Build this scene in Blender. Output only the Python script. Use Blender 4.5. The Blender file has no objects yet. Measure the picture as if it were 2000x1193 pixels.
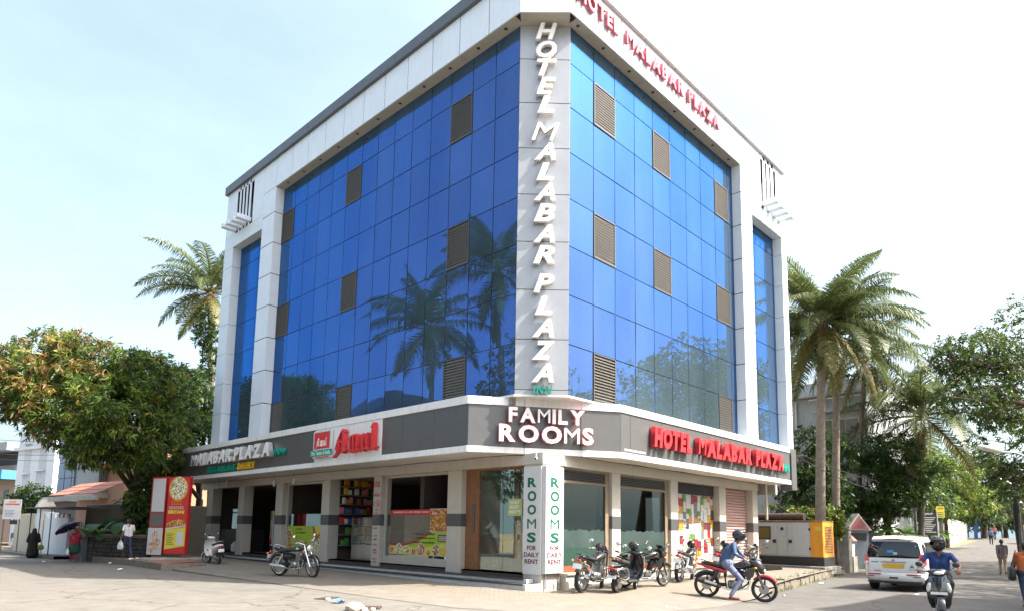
import bpy, bmesh, math, random
import numpy as np
from mathutils import Matrix, Vector, Euler, noise as mnoise
random.seed(7); np.random.seed(7)
R = math.radians
S = bpy.context.scene
COL = S.collection
PI = math.pi
# ------------------------------------------------------------------ camera, sky, sun, exposure
CAMP = Vector((-14.10, -12.45, 1.55))
FPX, PY, YAW, PITCH, ROLL = 1305.31, 874.63, R(43.928), R(7.075), R(0.9687)
_fw = Vector((math.cos(YAW)*math.cos(PITCH), math.sin(YAW)*math.cos(PITCH), math.sin(PITCH)))
_rt = Vector((math.sin(YAW), -math.cos(YAW), 0)); _up = _rt.cross(_fw)
_r2 = _rt*math.cos(ROLL) + _up*math.sin(ROLL); _u2 = -_rt*math.sin(ROLL) + _up*math.cos(ROLL)
cd = bpy.data.cameras.new('camera'); cam = bpy.data.objects.new('camera', cd); COL.objects.link(cam)
cam.matrix_world = Matrix(((_r2.x, _u2.x, -_fw.x, CAMP.x), (_r2.y, _u2.y, -_fw.y, CAMP.y), (_r2.z, _u2.z, -_fw.z, CAMP.z), (0, 0, 0, 1)))
cd.sensor_width = 36; cd.lens = 36*FPX/2000; cd.shift_y = (PY-596.5)/2000; cd.shift_x = 0
cd.clip_start = 0.1; cd.clip_end = 3000
S.camera = cam
SUN_AZ, SUN_EL = R(-60), R(51)
wd = bpy.data.worlds.new('World'); S.world = wd; wd.use_nodes = True
wn = wd.node_tree.nodes; wl = wd.node_tree.links
bg = wn['Background']; bg.inputs['Strength'].default_value = 0.135
sky = wn.new('ShaderNodeTexSky'); sky.sky_type = 'NISHITA'; sky.sun_disc = False
sky.sun_elevation = SUN_EL
sky.sun_rotation = PI/2 - SUN_AZ      # sky rotation runs clockwise from +Y
sky.altitude = 0; sky.air_density = 1.0; sky.dust_density = 10.0; sky.ozone_density = 1.6
# thin high cloud, all over the sky
tc = wn.new('ShaderNodeTexCoord'); mp = wn.new('ShaderNodeMapping'); mp.inputs['Scale'].default_value = (1, 1, 2.6)
nz = wn.new('ShaderNodeTexNoise'); nz.inputs['Scale'].default_value = 1.7; nz.inputs['Detail'].default_value = 6; nz.inputs['Roughness'].default_value = 0.55
rp = wn.new('ShaderNodeMapRange'); rp.inputs[1].default_value = 0.3; rp.inputs[2].default_value = 0.75; rp.inputs[3].default_value = 0.6; rp.inputs[4].default_value = 1.25
hz = wn.new('ShaderNodeMixRGB'); hz.blend_type = 'MULTIPLY'; hz.inputs[0].default_value = 1; hz.inputs[1].default_value = (0.92, 1.28, 1.38, 1)
mx = wn.new('ShaderNodeMixRGB'); mx.blend_type = 'ADD'; mx.inputs[0].default_value = 1
wl.new(tc.outputs['Generated'], mp.inputs[0]); wl.new(mp.outputs[0], nz.inputs['Vector']); wl.new(nz.outputs['Fac'], rp.inputs[0])
sz = wn.new('ShaderNodeSeparateXYZ'); wl.new(tc.outputs['Generated'], sz.inputs[0])
hr = wn.new('ShaderNodeMapRange'); hr.interpolation_type = 'SMOOTHSTEP'; hr.inputs[1].default_value = 0.0; hr.inputs[2].default_value = 0.5; hr.inputs[3].default_value = 1.8; hr.inputs[4].default_value = 1.1
wl.new(sz.outputs[2], hr.inputs[0]); hm = wn.new('ShaderNodeMath'); hm.operation = 'MULTIPLY'; wl.new(rp.outputs[0], hm.inputs[0]); wl.new(hr.outputs[0], hm.inputs[1])
wl.new(hm.outputs[0], hz.inputs[2]); wl.new(sky.outputs[0], mx.inputs[1]); wl.new(hz.outputs[0], mx.inputs[2]); wl.new(mx.outputs[0], bg.inputs['Color'])
sl = bpy.data.lights.new('sun', 'SUN'); sl.energy = 5.0; sl.angle = R(0.53); sl.color = (1, 0.93, 0.82)
so = bpy.data.objects.new('sun', sl); COL.objects.link(so)
SUND = Vector((math.cos(SUN_EL)*math.cos(SUN_AZ), math.cos(SUN_EL)*math.sin(SUN_AZ), math.sin(SUN_EL)))
so.rotation_euler = SUND.to_track_quat('Z', 'Y').to_euler(); so.location = SUND*60
S.view_settings.view_transform = 'Standard'; S.view_settings.look = 'None'
S.view_settings.exposure = 1.4; S.view_settings.gamma = 1; S.view_settings.use_curve_mapping = False
S.render.engine = 'CYCLES'
S.cycles.max_bounces = 7; S.cycles.diffuse_bounces = 3; S.cycles.glossy_bounces = 3; S.cycles.transparent_max_bounces = 8; S.cycles.transmission_bounces = 4
S.cycles.caustics_reflective = False; S.cycles.caustics_refractive = False

def at(px, py, depth):
    """a point of the place that lies `depth` metres ahead of the camera"""
    d = _r2*((px-1000)/FPX) + _u2*(-(py-PY)/FPX) + _fw
    h = Vector((math.cos(YAW), math.sin(YAW), 0))
    return CAMP + d*(depth/d.dot(h))

# ------------------------------------------------------------------ materials
MATS = {}
def mat(name, col, rough=0.6, metal=0.0, var=0.12, scale=6.0, bump=0.0, bscale=None, spec=0.5, streak=0.0, emit=0, col2=None, trans=0.0, coat=0.0):
    if name in MATS: return MATS[name]
    m = bpy.data.materials.new(name); m.use_nodes = True; MATS[name] = m
    n = m.node_tree.nodes; l = m.node_tree.links; b = n['Principled BSDF']
    c = tuple(col)+(1,)
    b.inputs['Roughness'].default_value = rough; b.inputs['Metallic'].default_value = metal
    b.inputs['Specular IOR Level'].default_value = spec; b.inputs['Coat Weight'].default_value = coat
    b.inputs['Base Color'].default_value = c
    m.diffuse_color = c
    if emit: b.inputs['Emission Color'].default_value = c; b.inputs['Emission Strength'].default_value = emit
    t = None
    if var or bump or streak or col2:
        t = n.new('ShaderNodeTexCoord')
    out = None
    if var or col2:
        z = n.new('ShaderNodeTexNoise'); z.inputs['Scale'].default_value = scale; z.inputs['Detail'].default_value = 8; z.inputs['Roughness'].default_value = 0.65
        l.new(t.outputs['Object'], z.inputs['Vector'])
        r = n.new('ShaderNodeValToRGB'); r.color_ramp.elements[0].position = 0.3; r.color_ramp.elements[1].position = 0.7
        if col2: a1, a2 = tuple(col)+(1,), tuple(col2)+(1,)
        else: a1 = tuple(x*(1-var) for x in col)+(1,); a2 = tuple(min(1, x*(1+var)) for x in col)+(1,)
        r.color_ramp.elements[0].color = a1; r.color_ramp.elements[1].color = a2
        l.new(z.outputs['Fac'], r.inputs[0]); out = r.outputs[0]
    if streak:
        mp = n.new('ShaderNodeMapping'); mp.inputs['Scale'].default_value = (5, 5, 0.35)
        z2 = n.new('ShaderNodeTexNoise'); z2.inputs['Scale'].default_value = 1.6; z2.inputs['Detail'].default_value = 9; z2.inputs['Roughness'].default_value = 0.7
        l.new(t.outputs['Object'], mp.inputs[0]); l.new(mp.outputs[0], z2.inputs['Vector'])
        r2 = n.new('ShaderNodeMapRange'); r2.inputs[1].default_value = 0.5; r2.inputs[2].default_value = 0.78; r2.inputs[3].default_value = 0; r2.inputs[4].default_value = streak
        l.new(z2.outputs['Fac'], r2.inputs[0])
        mm = n.new('ShaderNodeMixRGB'); l.new(r2.outputs[0], mm.inputs[0])
        if out: l.new(out, mm.inputs[1])
        else: mm.inputs[1].default_value = c
        mm.inputs[2].default_value = (0.09, 0.08, 0.07, 1); out = mm.outputs[0]
    if out: l.new(out, b.inputs['Base Color'])
    if bump:
        z3 = n.new('ShaderNodeTexNoise'); z3.inputs['Scale'].default_value = bscale or scale*4; z3.inputs['Detail'].default_value = 6
        l.new(t.outputs['Object'], z3.inputs['Vector'])
        bp = n.new('ShaderNodeBump'); bp.inputs['Strength'].default_value = bump; bp.inputs['Distance'].default_value = 0.02
        l.new(z3.outputs['Fac'], bp.inputs['Height']); l.new(bp.outputs[0], b.inputs['Normal'])
    if trans:
        tr = n.new('ShaderNodeBsdfTranslucent'); ms = n.new('ShaderNodeMixShader'); ms.inputs[0].default_value = trans
        if out: l.new(out, tr.inputs[0])
        else: tr.inputs[0].default_value = c
        l.new(b.outputs[0], ms.inputs[1]); l.new(tr.outputs[0], ms.inputs[2]); l.new(ms.outputs[0], n['Material Output'].inputs[0])
    return m
def glass_mat(name, tint=(0.9, 0.95, 0.95), refl=(1, 1, 1), dark=0.0, rough=0.01):
    if name in MATS: return MATS[name]
    m = bpy.data.materials.new(name); m.use_nodes = True; MATS[name] = m
    n = m.node_tree.nodes; l = m.node_tree.links; n.remove(n['Principled BSDF'])
    tr = n.new('ShaderNodeBsdfTransparent'); tr.inputs[0].default_value = tuple(tint)+(1,)
    gl = n.new('ShaderNodeBsdfGlossy'); gl.inputs[0].default_value = tuple(refl)+(1,); gl.inputs['Roughness'].default_value = rough
    fr = n.new('ShaderNodeFresnel'); fr.inputs[0].default_value = 1.5
    ad = n.new('ShaderNodeMath'); ad.operation = 'MULTIPLY_ADD'; ad.inputs[1].default_value = 0.5; ad.inputs[2].default_value = dark
    ms = n.new('ShaderNodeMixShader')
    l.new(fr.outputs[0], ad.inputs[0]); l.new(ad.outputs[0], ms.inputs[0]); l.new(tr.outputs[0], ms.inputs[1]); l.new(gl.outputs[0], ms.inputs[2])
    l.new(ms.outputs[0], n['Material Output'].inputs[0])
    return m

# ------------------------------------------------------------------ mesh builder
class MB:
    def __init__(s, M=None):
        s.v = []; s.f = []; s.m = []; s.M = M; s.cur = 0
    def add(s, vs, fs, m=None):
        o = len(s.v)
        if s.M is not None: vs = [s.M @ Vector(p) for p in vs]
        s.v.extend([tuple(p) for p in vs])
        s.f.extend([tuple(o+i for i in f) for f in fs]); s.m.extend([s.cur if m is None else m]*len(fs))
        return s
    def box(s, x0, x1, y0, y1, z0, z1, m=None, rot=None, c=0.0):
        if c:
            cx, cy, cz = (x0+x1)/2, (y0+y1)/2, (z0+z1)/2; hx, hy, hz = abs(x1-x0)/2, abs(y1-y0)/2, abs(z1-z0)/2
            c = min(c, hx*.95, hy*.95, hz*.95)
            bm = bmesh.new(); bmesh.ops.create_cube(bm, size=2)
            for v in bm.verts: v.co = (v.co.x*hx, v.co.y*hy, v.co.z*hz)
            bmesh.ops.bevel(bm, geom=bm.edges[:], offset=c, segments=1, affect='EDGES')
            vs = [v.co.copy() for v in bm.verts]; bm.verts.index_update(); fs = [[v.index for v in f.verts] for f in bm.faces]; bm.free()
            if rot is not None: vs = [rot @ v for v in vs]
            return s.add([v+Vector((cx, cy, cz)) for v in vs], fs, m)
        vs = [(x, y, z) for z in (z0, z1) for y in (y0, y1) for x in (x0, x1)]
        if rot is not None:
            cc = Vector(((x0+x1)/2, (y0+y1)/2, (z0+z1)/2)); vs = [rot @ (Vector(v)-cc)+cc for v in vs]
        return s.add(vs, [(0, 2, 3, 1), (4, 5, 7, 6), (0, 1, 5, 4), (2, 6, 7, 3), (0, 4, 6, 2), (1, 3, 7, 5)], m)
    def tube(s, pts, rad, n=8, m=None, cap=True):
        pts = [Vector(p) for p in pts]
        if not hasattr(rad, '__len__'): rad = [rad]*len(pts)
        vs = []; fs = []; ref = None
        for i, p in enumerate(pts):
            d = (pts[min(i+1, len(pts)-1)]-pts[max(i-1, 0)])
            d = d.normalized() if d.length > 1e-9 else Vector((0, 0, 1))
            if ref is None: ref = d.orthogonal().normalized()
            a = (ref-d*ref.dot(d)); a = a.normalized() if a.length > 1e-6 else d.orthogonal().normalized()
            ref = a; b = d.cross(a)
            for k in range(n):
                t = 2*PI*k/n; vs.append(p+(a*math.cos(t)+b*math.sin(t))*rad[i])
        for i in range(len(pts)-1):
            for k in range(n):
                fs.append((i*n+k, i*n+(k+1) % n, (i+1)*n+(k+1) % n, (i+1)*n+k))
        if cap:
            fs.append(tuple(range(n-1, -1, -1))); fs.append(tuple((len(pts)-1)*n+k for k in range(n)))
        return s.add(vs, fs, m)
    def lathe(s, prof, n=20, M=None, m=None):
        """prof: [(r,h)] about local Z, closed by caps"""
        vs = []; fs = []
        for r, h in prof:
            for k in range(n):
                t = 2*PI*k/n; p = Vector((r*math.cos(t), r*math.sin(t), h)); vs.append(M @ p if M else p)
        for i in range(len(prof)-1):
            for k in range(n): fs.append((i*n+k, i*n+(k+1) % n, (i+1)*n+(k+1) % n, (i+1)*n+k))
        if prof[0][0] > 1e-5: fs.append(tuple(range(n-1, -1, -1)))
        if prof[-1][0] > 1e-5: fs.append(tuple((len(prof)-1)*n+k for k in range(n)))
        return s.add(vs, fs, m)
    def ell(s, c, r, m=None, nu=12, nv=8, rot=None):
        vs = []; fs = []
        for i in range(1, nv):
            t = PI*i/nv
            for k in range(nu):
                a = 2*PI*k/nu; p = Vector((r[0]*math.sin(t)*math.cos(a), r[1]*math.sin(t)*math.sin(a), r[2]*math.cos(t)))
                vs.append((rot @ p if rot else p)+Vector(c))
        top = len(vs); p = Vector((0, 0, r[2])); vs.append((rot @ p if rot else p)+Vector(c)); p = Vector((0, 0, -r[2])); vs.append((rot @ p if rot else p)+Vector(c))
        for i in range(nv-2):
            for k in range(nu): fs.append((i*nu+k, (i+1)*nu+k, (i+1)*nu+(k+1) % nu, i*nu+(k+1) % nu))
        for k in range(nu):
            fs.append((top, k, (k+1) % nu)); fs.append((top+1, (nv-2)*nu+(k+1) % nu, (nv-2)*nu+k))
        return s.add(vs, fs, m)
    def loft(s, secs, m=None, cap=True, closed=True):
        """secs: rings of equal length"""
        n = len(secs[0]); vs = [p for r in secs for p in r]; fs = []
        for i in range(len(secs)-1):
            for k in range(n if closed else n-1): fs.append((i*n+k, i*n+(k+1) % n, (i+1)*n+(k+1) % n, (i+1)*n+k))
        if cap and closed:
            fs.append(tuple(range(n-1, -1, -1))); fs.append(tuple((len(secs)-1)*n+k for k in range(n)))
        return s.add(vs, fs, m)
    def prism(s, poly, h0, h1, m=None):
        """poly in local XY, extruded in Z"""
        n = len(poly); vs = [(x, y, h0) for x, y in poly]+[(x, y, h1) for x, y in poly]
        fs = [tuple(range(n-1, -1, -1)), tuple(range(n, 2*n))]+[(k, (k+1) % n, n+(k+1) % n, n+k) for k in range(n)]
        return s.add(vs, fs, m)
    def quad(s, a, b, c, d, m=None): return s.add([a, b, c, d], [(0, 1, 2, 3)], m)
    def mesh(s, name, mats, smooth=None, fixn=False):
        me = bpy.data.meshes.new(name); me.from_pydata(s.v, [], s.f)
        for mm in (mats if isinstance(mats, (list, tuple)) else [mats]): me.materials.append(mm)
        if len(me.polygons): me.polygons.foreach_set('material_index', s.m)
        if fixn:
            bm = bmesh.new(); bm.from_mesh(me); bmesh.ops.recalc_face_normals(bm, faces=bm.faces[:]); bm.to_mesh(me); bm.free()
        if smooth:
            me.polygons.foreach_set('use_smooth', [True]*len(me.polygons)); me.set_sharp_from_angle(angle=R(smooth))
        me.update(); return me
    def build(s, name, mats, parent=None, smooth=None, fixn=False):
        return link(name, s.mesh(name, mats, smooth, fixn), parent)
def link(name, me, parent=None, loc=None, M=None):
    o = bpy.data.objects.new(name, me); COL.objects.link(o)
    if parent is not None: o.parent = parent
    if M is not None: o.matrix_local = M if parent is None else M
    if loc is not None: o.location = loc
    return o
def tag(o, label, cat, group=None):
    o['label'] = label; o['category'] = cat
    if group: o['group'] = group
    return o
def thing(name, label, cat, loc=(0, 0, 0), rz=0, group=None):
    o = bpy.data.objects.new(name, None); COL.objects.link(o); o.empty_display_size = 0.2
    o.location = loc; o.rotation_euler = (0, 0, rz); return tag(o, label, cat, group)
def struct(o): o['kind'] = 'structure'; return o
def copy_tree(o, parent=None):
    c = o.copy(); COL.objects.link(c)
    if parent is not None: c.parent = parent
    for ch in o.children: copy_tree(ch, c)
    return c
def frame(o, u, up=(0, 0, 1)):
    u = Vector(u).normalized(); up = Vector(up).normalized(); n = u.cross(up)
    return Matrix(((u.x, up.x, n.x, o[0]), (u.y, up.y, n.y, o[1]), (u.z, up.z, n.z, o[2]), (0, 0, 0, 1)))
def rect(mb, u0, u1, v0, v1, n0, n1, m=None, c=0): return mb.box(u0, u1, v0, v1, n0, n1, m, c=c)
def lerp(a, b, t): return a+(b-a)*t
def ss(t): t = max(0, min(1, t)); return t*t*(3-2*t)

# ------------------------------------------------------------------ text
_tc = {}
def glyph(ch, size=1, ext=0.05, off=0.0, shear=0.0, bev=0.0):
    k = (ch, size, ext, off, shear, bev)
    if k in _tc: return _tc[k]
    cu = bpy.data.curves.new('t', 'FONT'); cu.body = ch; cu.size = size; cu.extrude = ext/2; cu.offset = off; cu.shear = shear
    cu.resolution_u = 3; cu.bevel_depth = bev; cu.bevel_resolution = 0
    o = bpy.data.objects.new('t', cu); me = bpy.data.meshes.new_from_object(o)
    bpy.data.objects.remove(o); bpy.data.curves.remove(cu)
    if len(me.vertices):
        a = np.empty(len(me.vertices)*3); me.vertices.foreach_get('co', a); a = a.reshape(-1, 3)
        bb = (a[:, 0].min(), a[:, 0].max(), a[:, 1].min(), a[:, 1].max())
    else: bb = (0, size*.3, 0, 0)
    _tc[k] = (me, bb); return _tc[k]
def fit_text(F, s, u0, u1, v0, v1, n0, m, parent, name='lettering', ext=0.004, off=0.0, shear=0, per_line=None):
    """one flat line of print squeezed into a box on a sign face"""
    me, bb = glyph(s, 1, ext, off, shear); me = me.copy(); me.materials.clear(); me.materials.append(m)
    sx = (u1-u0)/max(1e-6, bb[1]-bb[0]); sy = (v1-v0)/max(1e-6, bb[3]-bb[2])
    T = F @ Matrix.Translation((u0-bb[0]*sx, v0-bb[2]*sy, n0+ext/2)) @ Matrix.Diagonal((sx, sy, 1, 1))
    me.transform(T); return link(name, me, parent)
def letters(F, s, u0, u1, v0, v1, n0, ext, mside, mface, parent, shear=0.0, off=0.01, gap=0.1, inset=0.02, space=0.45, standoff=0.03):
    """separate built-up letters along a sign, each one a part (with its face as a sub-part)"""
    ws = []; 
    for ch in s:
        if ch == ' ': ws.append(None); continue
        ws.append(glyph(ch, 1, 1, off*(0 if ch == 'M' else 1), shear))
    tot = sum((space if w is None else w[1][1]-w[1][0]) for w in ws)+gap*(len(s)-1)
    sx = (u1-u0)/tot; x = u0
    hmin = min(w[1][2] for w in ws if w); hmax = max(w[1][3] for w in ws if w); sy = (v1-v0)/(hmax-hmin)
    for ch, w in zip(s, ws):
        if w is None: x += (space+gap)*sx; continue
        me, bb = w; me = me.copy(); me.materials.clear(); me.materials.append(mside)
        me.transform(F @ Matrix.Translation((x-bb[0]*sx, v0-hmin*sy, n0+standoff+ext/2)) @ Matrix.Diagonal((sx, sy, ext, 1)))
        o = link('letter', me, parent)
        if mface is not None:
            mf, b2 = glyph(ch, 1, 1, max(0.0, off*(0 if ch == 'M' else 1)-inset), shear); mf = mf.copy(); mf.materials.clear(); mf.materials.append(mface)
            mf.transform(F @ Matrix.Translation((x-bb[0]*sx, v0-hmin*sy, n0+standoff+ext+0.004)) @ Matrix.Diagonal((sx, sy, 0.012, 1)))
            link('letter_face', mf, o)
        x += (bb[1]-bb[0]+gap)*sx
# ------------------------------------------------------------------ ground, roads, pavements
def soft(t): return 0 if t < 0 else (t*t/8 if t < 4 else t-2)
def Hr(x, y): return -0.08-0.12*ss(x/6.0)+0.03*min(65, soft(x-24))-0.02*min(40, soft(y-16))
def KY(x):
    P = [(-60, -1.2), (5.9, -1.2), (6, -3.9), (12, -2.85), (19, -1.75), (30, -0.4), (45, 0.5), (60, 1.2), (83, 3.0), (119, 9), (160, 20), (220, 40)]
    for (a, b), (c, d) in zip(P, P[1:]):
        if x <= c: return lerp(b, d, (x-a)/(c-a))
    return P[-1][1]
def ground_mat(name, kind):
    m = bpy.data.materials.new(name); m.use_nodes = True; n = m.node_tree.nodes; l = m.node_tree.links; b = n['Principled BSDF']
    b.inputs['Roughness'].default_value = 0.88; b.inputs['Specular IOR Level'].default_value = 0.25
    t = n.new('ShaderNodeTexCoord')
    def nz(sc, det=8, ro=0.6):
        z = n.new('ShaderNodeTexNoise'); z.inputs['Scale'].default_value = sc; z.inputs['Detail'].default_value = det; z.inputs['Roughness'].default_value = ro
        l.new(t.outputs['Object'], z.inputs['Vector']); return z.outputs['Fac']
    def mr(o, a, c, d=0, e=1):
        r = n.new('ShaderNodeMapRange'); r.inputs[1].default_value = a; r.inputs[2].default_value = c; r.inputs[3].default_value = d; r.inputs[4].default_value = e; l.new(o, r.inputs[0]); return r.outputs[0]
    def mixc(f, a, c):
        x = n.new('ShaderNodeMixRGB')
        if hasattr(f, 'links') or not isinstance(f, float): l.new(f, x.inputs[0])
        else: x.inputs[0].default_value = f
        for i, q in ((1, a), (2, c)):
            if isinstance(q, tuple): x.inputs[i].default_value = q+(1,)
            else: l.new(q, x.inputs[i])
        return x.outputs[0]
    def math_(op, a, c):
        x = n.new('ShaderNodeMath'); x.operation = op
        for i, q in ((0, a), (1, c)):
            if isinstance(q, (int, float)): x.inputs[i].default_value = q
            else: l.new(q, x.inputs[i])
        x.use_clamp = True
        return x.outputs[0]
    big, mid, fine = nz(0.35), nz(2.2), nz(38, 6, 0.7)
    h = fine
    if kind == 'road':
        sandy = mixc(mr(mid, 0.35, 0.7), (0.128, 0.122, 0.111), (0.168, 0.160, 0.146))
        asph = mixc(mr(mid, 0.3, 0.7), (0.085, 0.083, 0.081), (0.118, 0.114, 0.108))
        sx = n.new('ShaderNodeSeparateXYZ'); l.new(t.outputs['Object'], sx.inputs[0])
        f = math_('ADD', mr(sx.outputs[0], -1.5, 3.5), mr(big, 0.3, 0.7, -0.35, 0.35))
        g = math_('MULTIPLY', f, mr(math_('ADD', sx.outputs[1], mr(mid, 0, 1, -0.6, 0.6)), -1.5, -1.2, 1, 0.0))
        # dusty verge beside the kerb of the right-hand street
        c = mixc(f, sandy, asph)
        c = mixc(mr(fine, 0.55, 0.8, 0, 0.25), c, (0.06, 0.054, 0.048))
        c = mixc(mr(nz(0.7, 12, 0.78), 0.54, 0.72, 0, 0.55), c, (0.07, 0.06, 0.05))
        # worn tracks and cracks
        vo = n.new('ShaderNodeTexVoronoi'); vo.feature = 'DISTANCE_TO_EDGE'; vo.inputs['Scale'].default_value = 0.22
        wp = n.new('ShaderNodeMixRGB'); wp.inputs[0].default_value = 0.06; nc = n.new('ShaderNodeTexNoise'); nc.inputs['Scale'].default_value = 1.4; nc.inputs['Detail'].default_value = 6
        l.new(t.outputs['Object'], nc.inputs['Vector']); l.new(t.outputs['Object'], wp.inputs[1]); l.new(nc.outputs['Color'], wp.inputs[2]); wp.blend_type = 'ADD'; wp.inputs[0].default_value = 1.0; l.new(wp.outputs[0], vo.inputs['Vector'])
        c = mixc(mr(vo.outputs['Distance'], 0.0, 0.010, 0.8, 0), c, (0.05, 0.045, 0.04))
    elif kind == 'paver':
        mp = n.new('ShaderNodeMapping'); mp.inputs['Rotation'].default_value = (0, 0, R(45)); l.new(t.outputs['Object'], mp.inputs[0])
        br = n.new('ShaderNodeTexBrick'); br.inputs['Scale'].default_value = 1; br.inputs['Brick Width'].default_value = 0.24; br.inputs['Row Height'].default_value = 0.12
        br.inputs['Mortar Size'].default_value = 0.009; br.inputs['Color1'].default_value = (0.205, 0.182, 0.150, 1); br.inputs['Color2'].default_value = (0.165, 0.142, 0.114, 1); br.inputs['Mortar'].default_value = (0.12, 0.10, 0.078, 1)
        wv = n.new('ShaderNodeTexNoise'); wv.inputs['Scale'].default_value = 3; ad = n.new('ShaderNodeMixRGB'); ad.blend_type = 'ADD'; ad.inputs[0].default_value = 0.05
        l.new(mp.outputs[0], ad.inputs[1]); l.new(wv.outputs['Color'], ad.inputs[2]); l.new(ad.outputs[0], br.inputs['Vector'])
        c = mixc(mr(mid, 0.3, 0.75, 0, 0.55), br.outputs['Color'], (0.178, 0.16, 0.136))
        c = mixc(mr(nz(0.9, 10, 0.7), 0.55, 0.75, 0, 0.5), c, (0.11, 0.09, 0.07))
        h = br.outputs['Fac']
    elif kind == 'concrete':
        c = mixc(mr(mid, 0.3, 0.7), (0.14, 0.128, 0.112), (0.19, 0.175, 0.153))
        c = mixc(mr(nz(1.3, 10, 0.75), 0.57, 0.72, 0, 0.6), c, (0.09, 0.078, 0.065))
    elif kind == 'redtile':
        br = n.new('ShaderNodeTexBrick'); br.inputs['Scale'].default_value = 1; br.inputs['Brick Width'].default_value = 0.3; br.inputs['Row Height'].default_value = 0.3; br.offset = 0
        br.inputs['Mortar Size'].default_value = 0.012; br.inputs['Color1'].default_value = (0.30, 0.12, 0.10, 1); br.inputs['Color2'].default_value = (0.25, 0.11, 0.10, 1); br.inputs['Mortar'].default_value = (0.15, 0.09, 0.08, 1)
        l.new(t.outputs['Object'], br.inputs['Vector'])
        c = mixc(mr(mid, 0.35, 0.75, 0, 0.6), br.outputs['Color'], (0.24, 0.17, 0.15)); h = br.outputs['Fac']
    else:
        c = mixc(mr(mid, 0.35, 0.65), (0.24, 0.18, 0.12), (0.13, 0.13, 0.06))
    l.new(c, b.inputs['Base Color'])
    bp = n.new('ShaderNodeBump'); bp.inputs['Strength'].default_value = 0.6; bp.inputs['Distance'].default_value = 0.01; l.new(h, bp.inputs['Height']); l.new(bp.outputs[0], b.inputs['Normal'])
    return m
M_road = ground_mat('road_surface', 'road'); M_pav = ground_mat('paver_blocks', 'paver'); M_conc = ground_mat('dusty_concrete', 'concrete')
M_redt = ground_mat('red_paving', 'redtile'); M_soil = ground_mat('soil', 'soil')
def sheet(name, cols, m, parent=None):
    mb = MB(); n = len(cols[0]); mb.add([p for c in cols for p in c], [(i*n+k, (i+1)*n+k, (i+1)*n+k+1, i*n+k+1) for i in range(len(cols)-1) for k in range(n-1)])
    return mb.build(name, m, parent, smooth=40)
xs = [-400, -200, -100, -60, -30, -15]+list(range(-5, 60, 5))+list(range(60, 240, 12))+[300, 420, 700]
ys = [-400, -200, -100, -50, -30, -20, -12, -6, 0, 6, 12, 16, 20, 26, 34, 44, 60, 90, 140, 220, 400, 700]
struct(sheet('ground', [[(x, y, Hr(x, y)-0.06) for y in ys] for x in xs], M_soil))
cols = []
for x in [-60, -45, -30, -22, -18, -15]+[(-14+0.8*i) for i in range(26)]+list(range(7, 60, 2))+list(range(60, 230, 6)):
    lo = -60 if x < -5 else max(-60, min(-12.8, KY(x)-10.5)); lo = -12.8 if x >= -5 else lo; lo = min(lo, KY(x)-9.5) if x < 60 else KY(x)-9.5
    hi = KY(x); cols.append([(x, lerp(lo, hi, k/24), Hr(x, lerp(lo, hi, k/24))) for k in range(25)])
struct(sheet('road', cols, M_road))
cols = [[(x, y, Hr(x, y)) for x in (-30, -20, -15, -12, -10, -8, -6.5, -5.5, -4.4, -2)] for y in [-1.2+0.8*i for i in range(26)]+[22, 25, 28, 32, 37, 45, 55, 70, 100]]
struct(sheet('road', [list(reversed(c)) for c in cols], M_road))
# forecourt: paved apron lofted from the building line out to the road
ST = [((-1.5, 21.5, .2), (-4.75, 15.0, -.04)), ((-1.5, 16, .19), (-4.75, 12.8, -.05)), ((-1.5, 12, .16), (-4.7, 10, -.06)), ((-1.5, 8, .13), (-4.65, 7.3, -.065)), ((-1.5, 4.5, .1), (-4.6, 4.2, -.07)), ((-1.5, 1.5, .07), (-4.6, 1.0, -.072)),
      ((-1.45, -.3, .05), (-4.5, -1.6, -.073)), ((-1.1, -1.1, .05), (-3.7, -3.4, -.073)), ((-.4, -1.3, .055), (-2.0, -4.75, -.073)), ((.6, -1.3, .07), (0.2, -5.1, -.075)), ((2, -1.25, .1), (2, -4.85, -.10)), ((3.8, -1.2, .125), (4.0, -4.5, -.12)),
      ((5.5, -1.2, .13), (5.6, -4.15, -.05)), ((7, -1.15, .135), (7, -3.72, .07)), ((9, -1.1, .14), (9, -3.38, .1)), ((14, -1.1, .16), (14, -2.52, .12)), ((20, 1.5, .17), (20.2, -1.6, .13))]
def fc_pt(i, t, lift=0.0):
    (a, b, c), (d, e, f) = ST[i]; return (lerp(a, d, t), lerp(b, e, t), lerp(c, f, t**1.4)+lift)
T1 = [0.0, .12, .25, .38, .5, .62]; T2 = [.62, .74, .86, 1.0]
def refine(i, n=3):
    return None
def fc_cols(ts):
    out = []
    for i in range(len(ST)-1):
        for q in range(3):
            f = q/3; out.append([tuple(lerp(a, b, f) for a, b in zip(fc_pt(i, t), fc_pt(i+1, t))) for t in ts])
    out.append([fc_pt(len(ST)-1, t) for t in ts]); return out
struct(sheet('forecourt_paving', fc_cols([0, .12, .25, .38, .5, .62]), M_pav))
struct(sheet('concrete_apron', fc_cols([.62, .74, .86, 1.0]), M_conc))
def Hf(x, y):
    """height of the forecourt near a point"""
    best = None
    for i in range(len(ST)-1):
        for q in range(6):
            for t in range(21):
                p = tuple(lerp(a, b, q/6) for a, b in zip(fc_pt(i, t/20), fc_pt(i+1, t/20))); d = (p[0]-x)**2+(p[1]-y)**2
                if best is None or d < best[0]: best = (d, p[2])
    return best[1]
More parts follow.
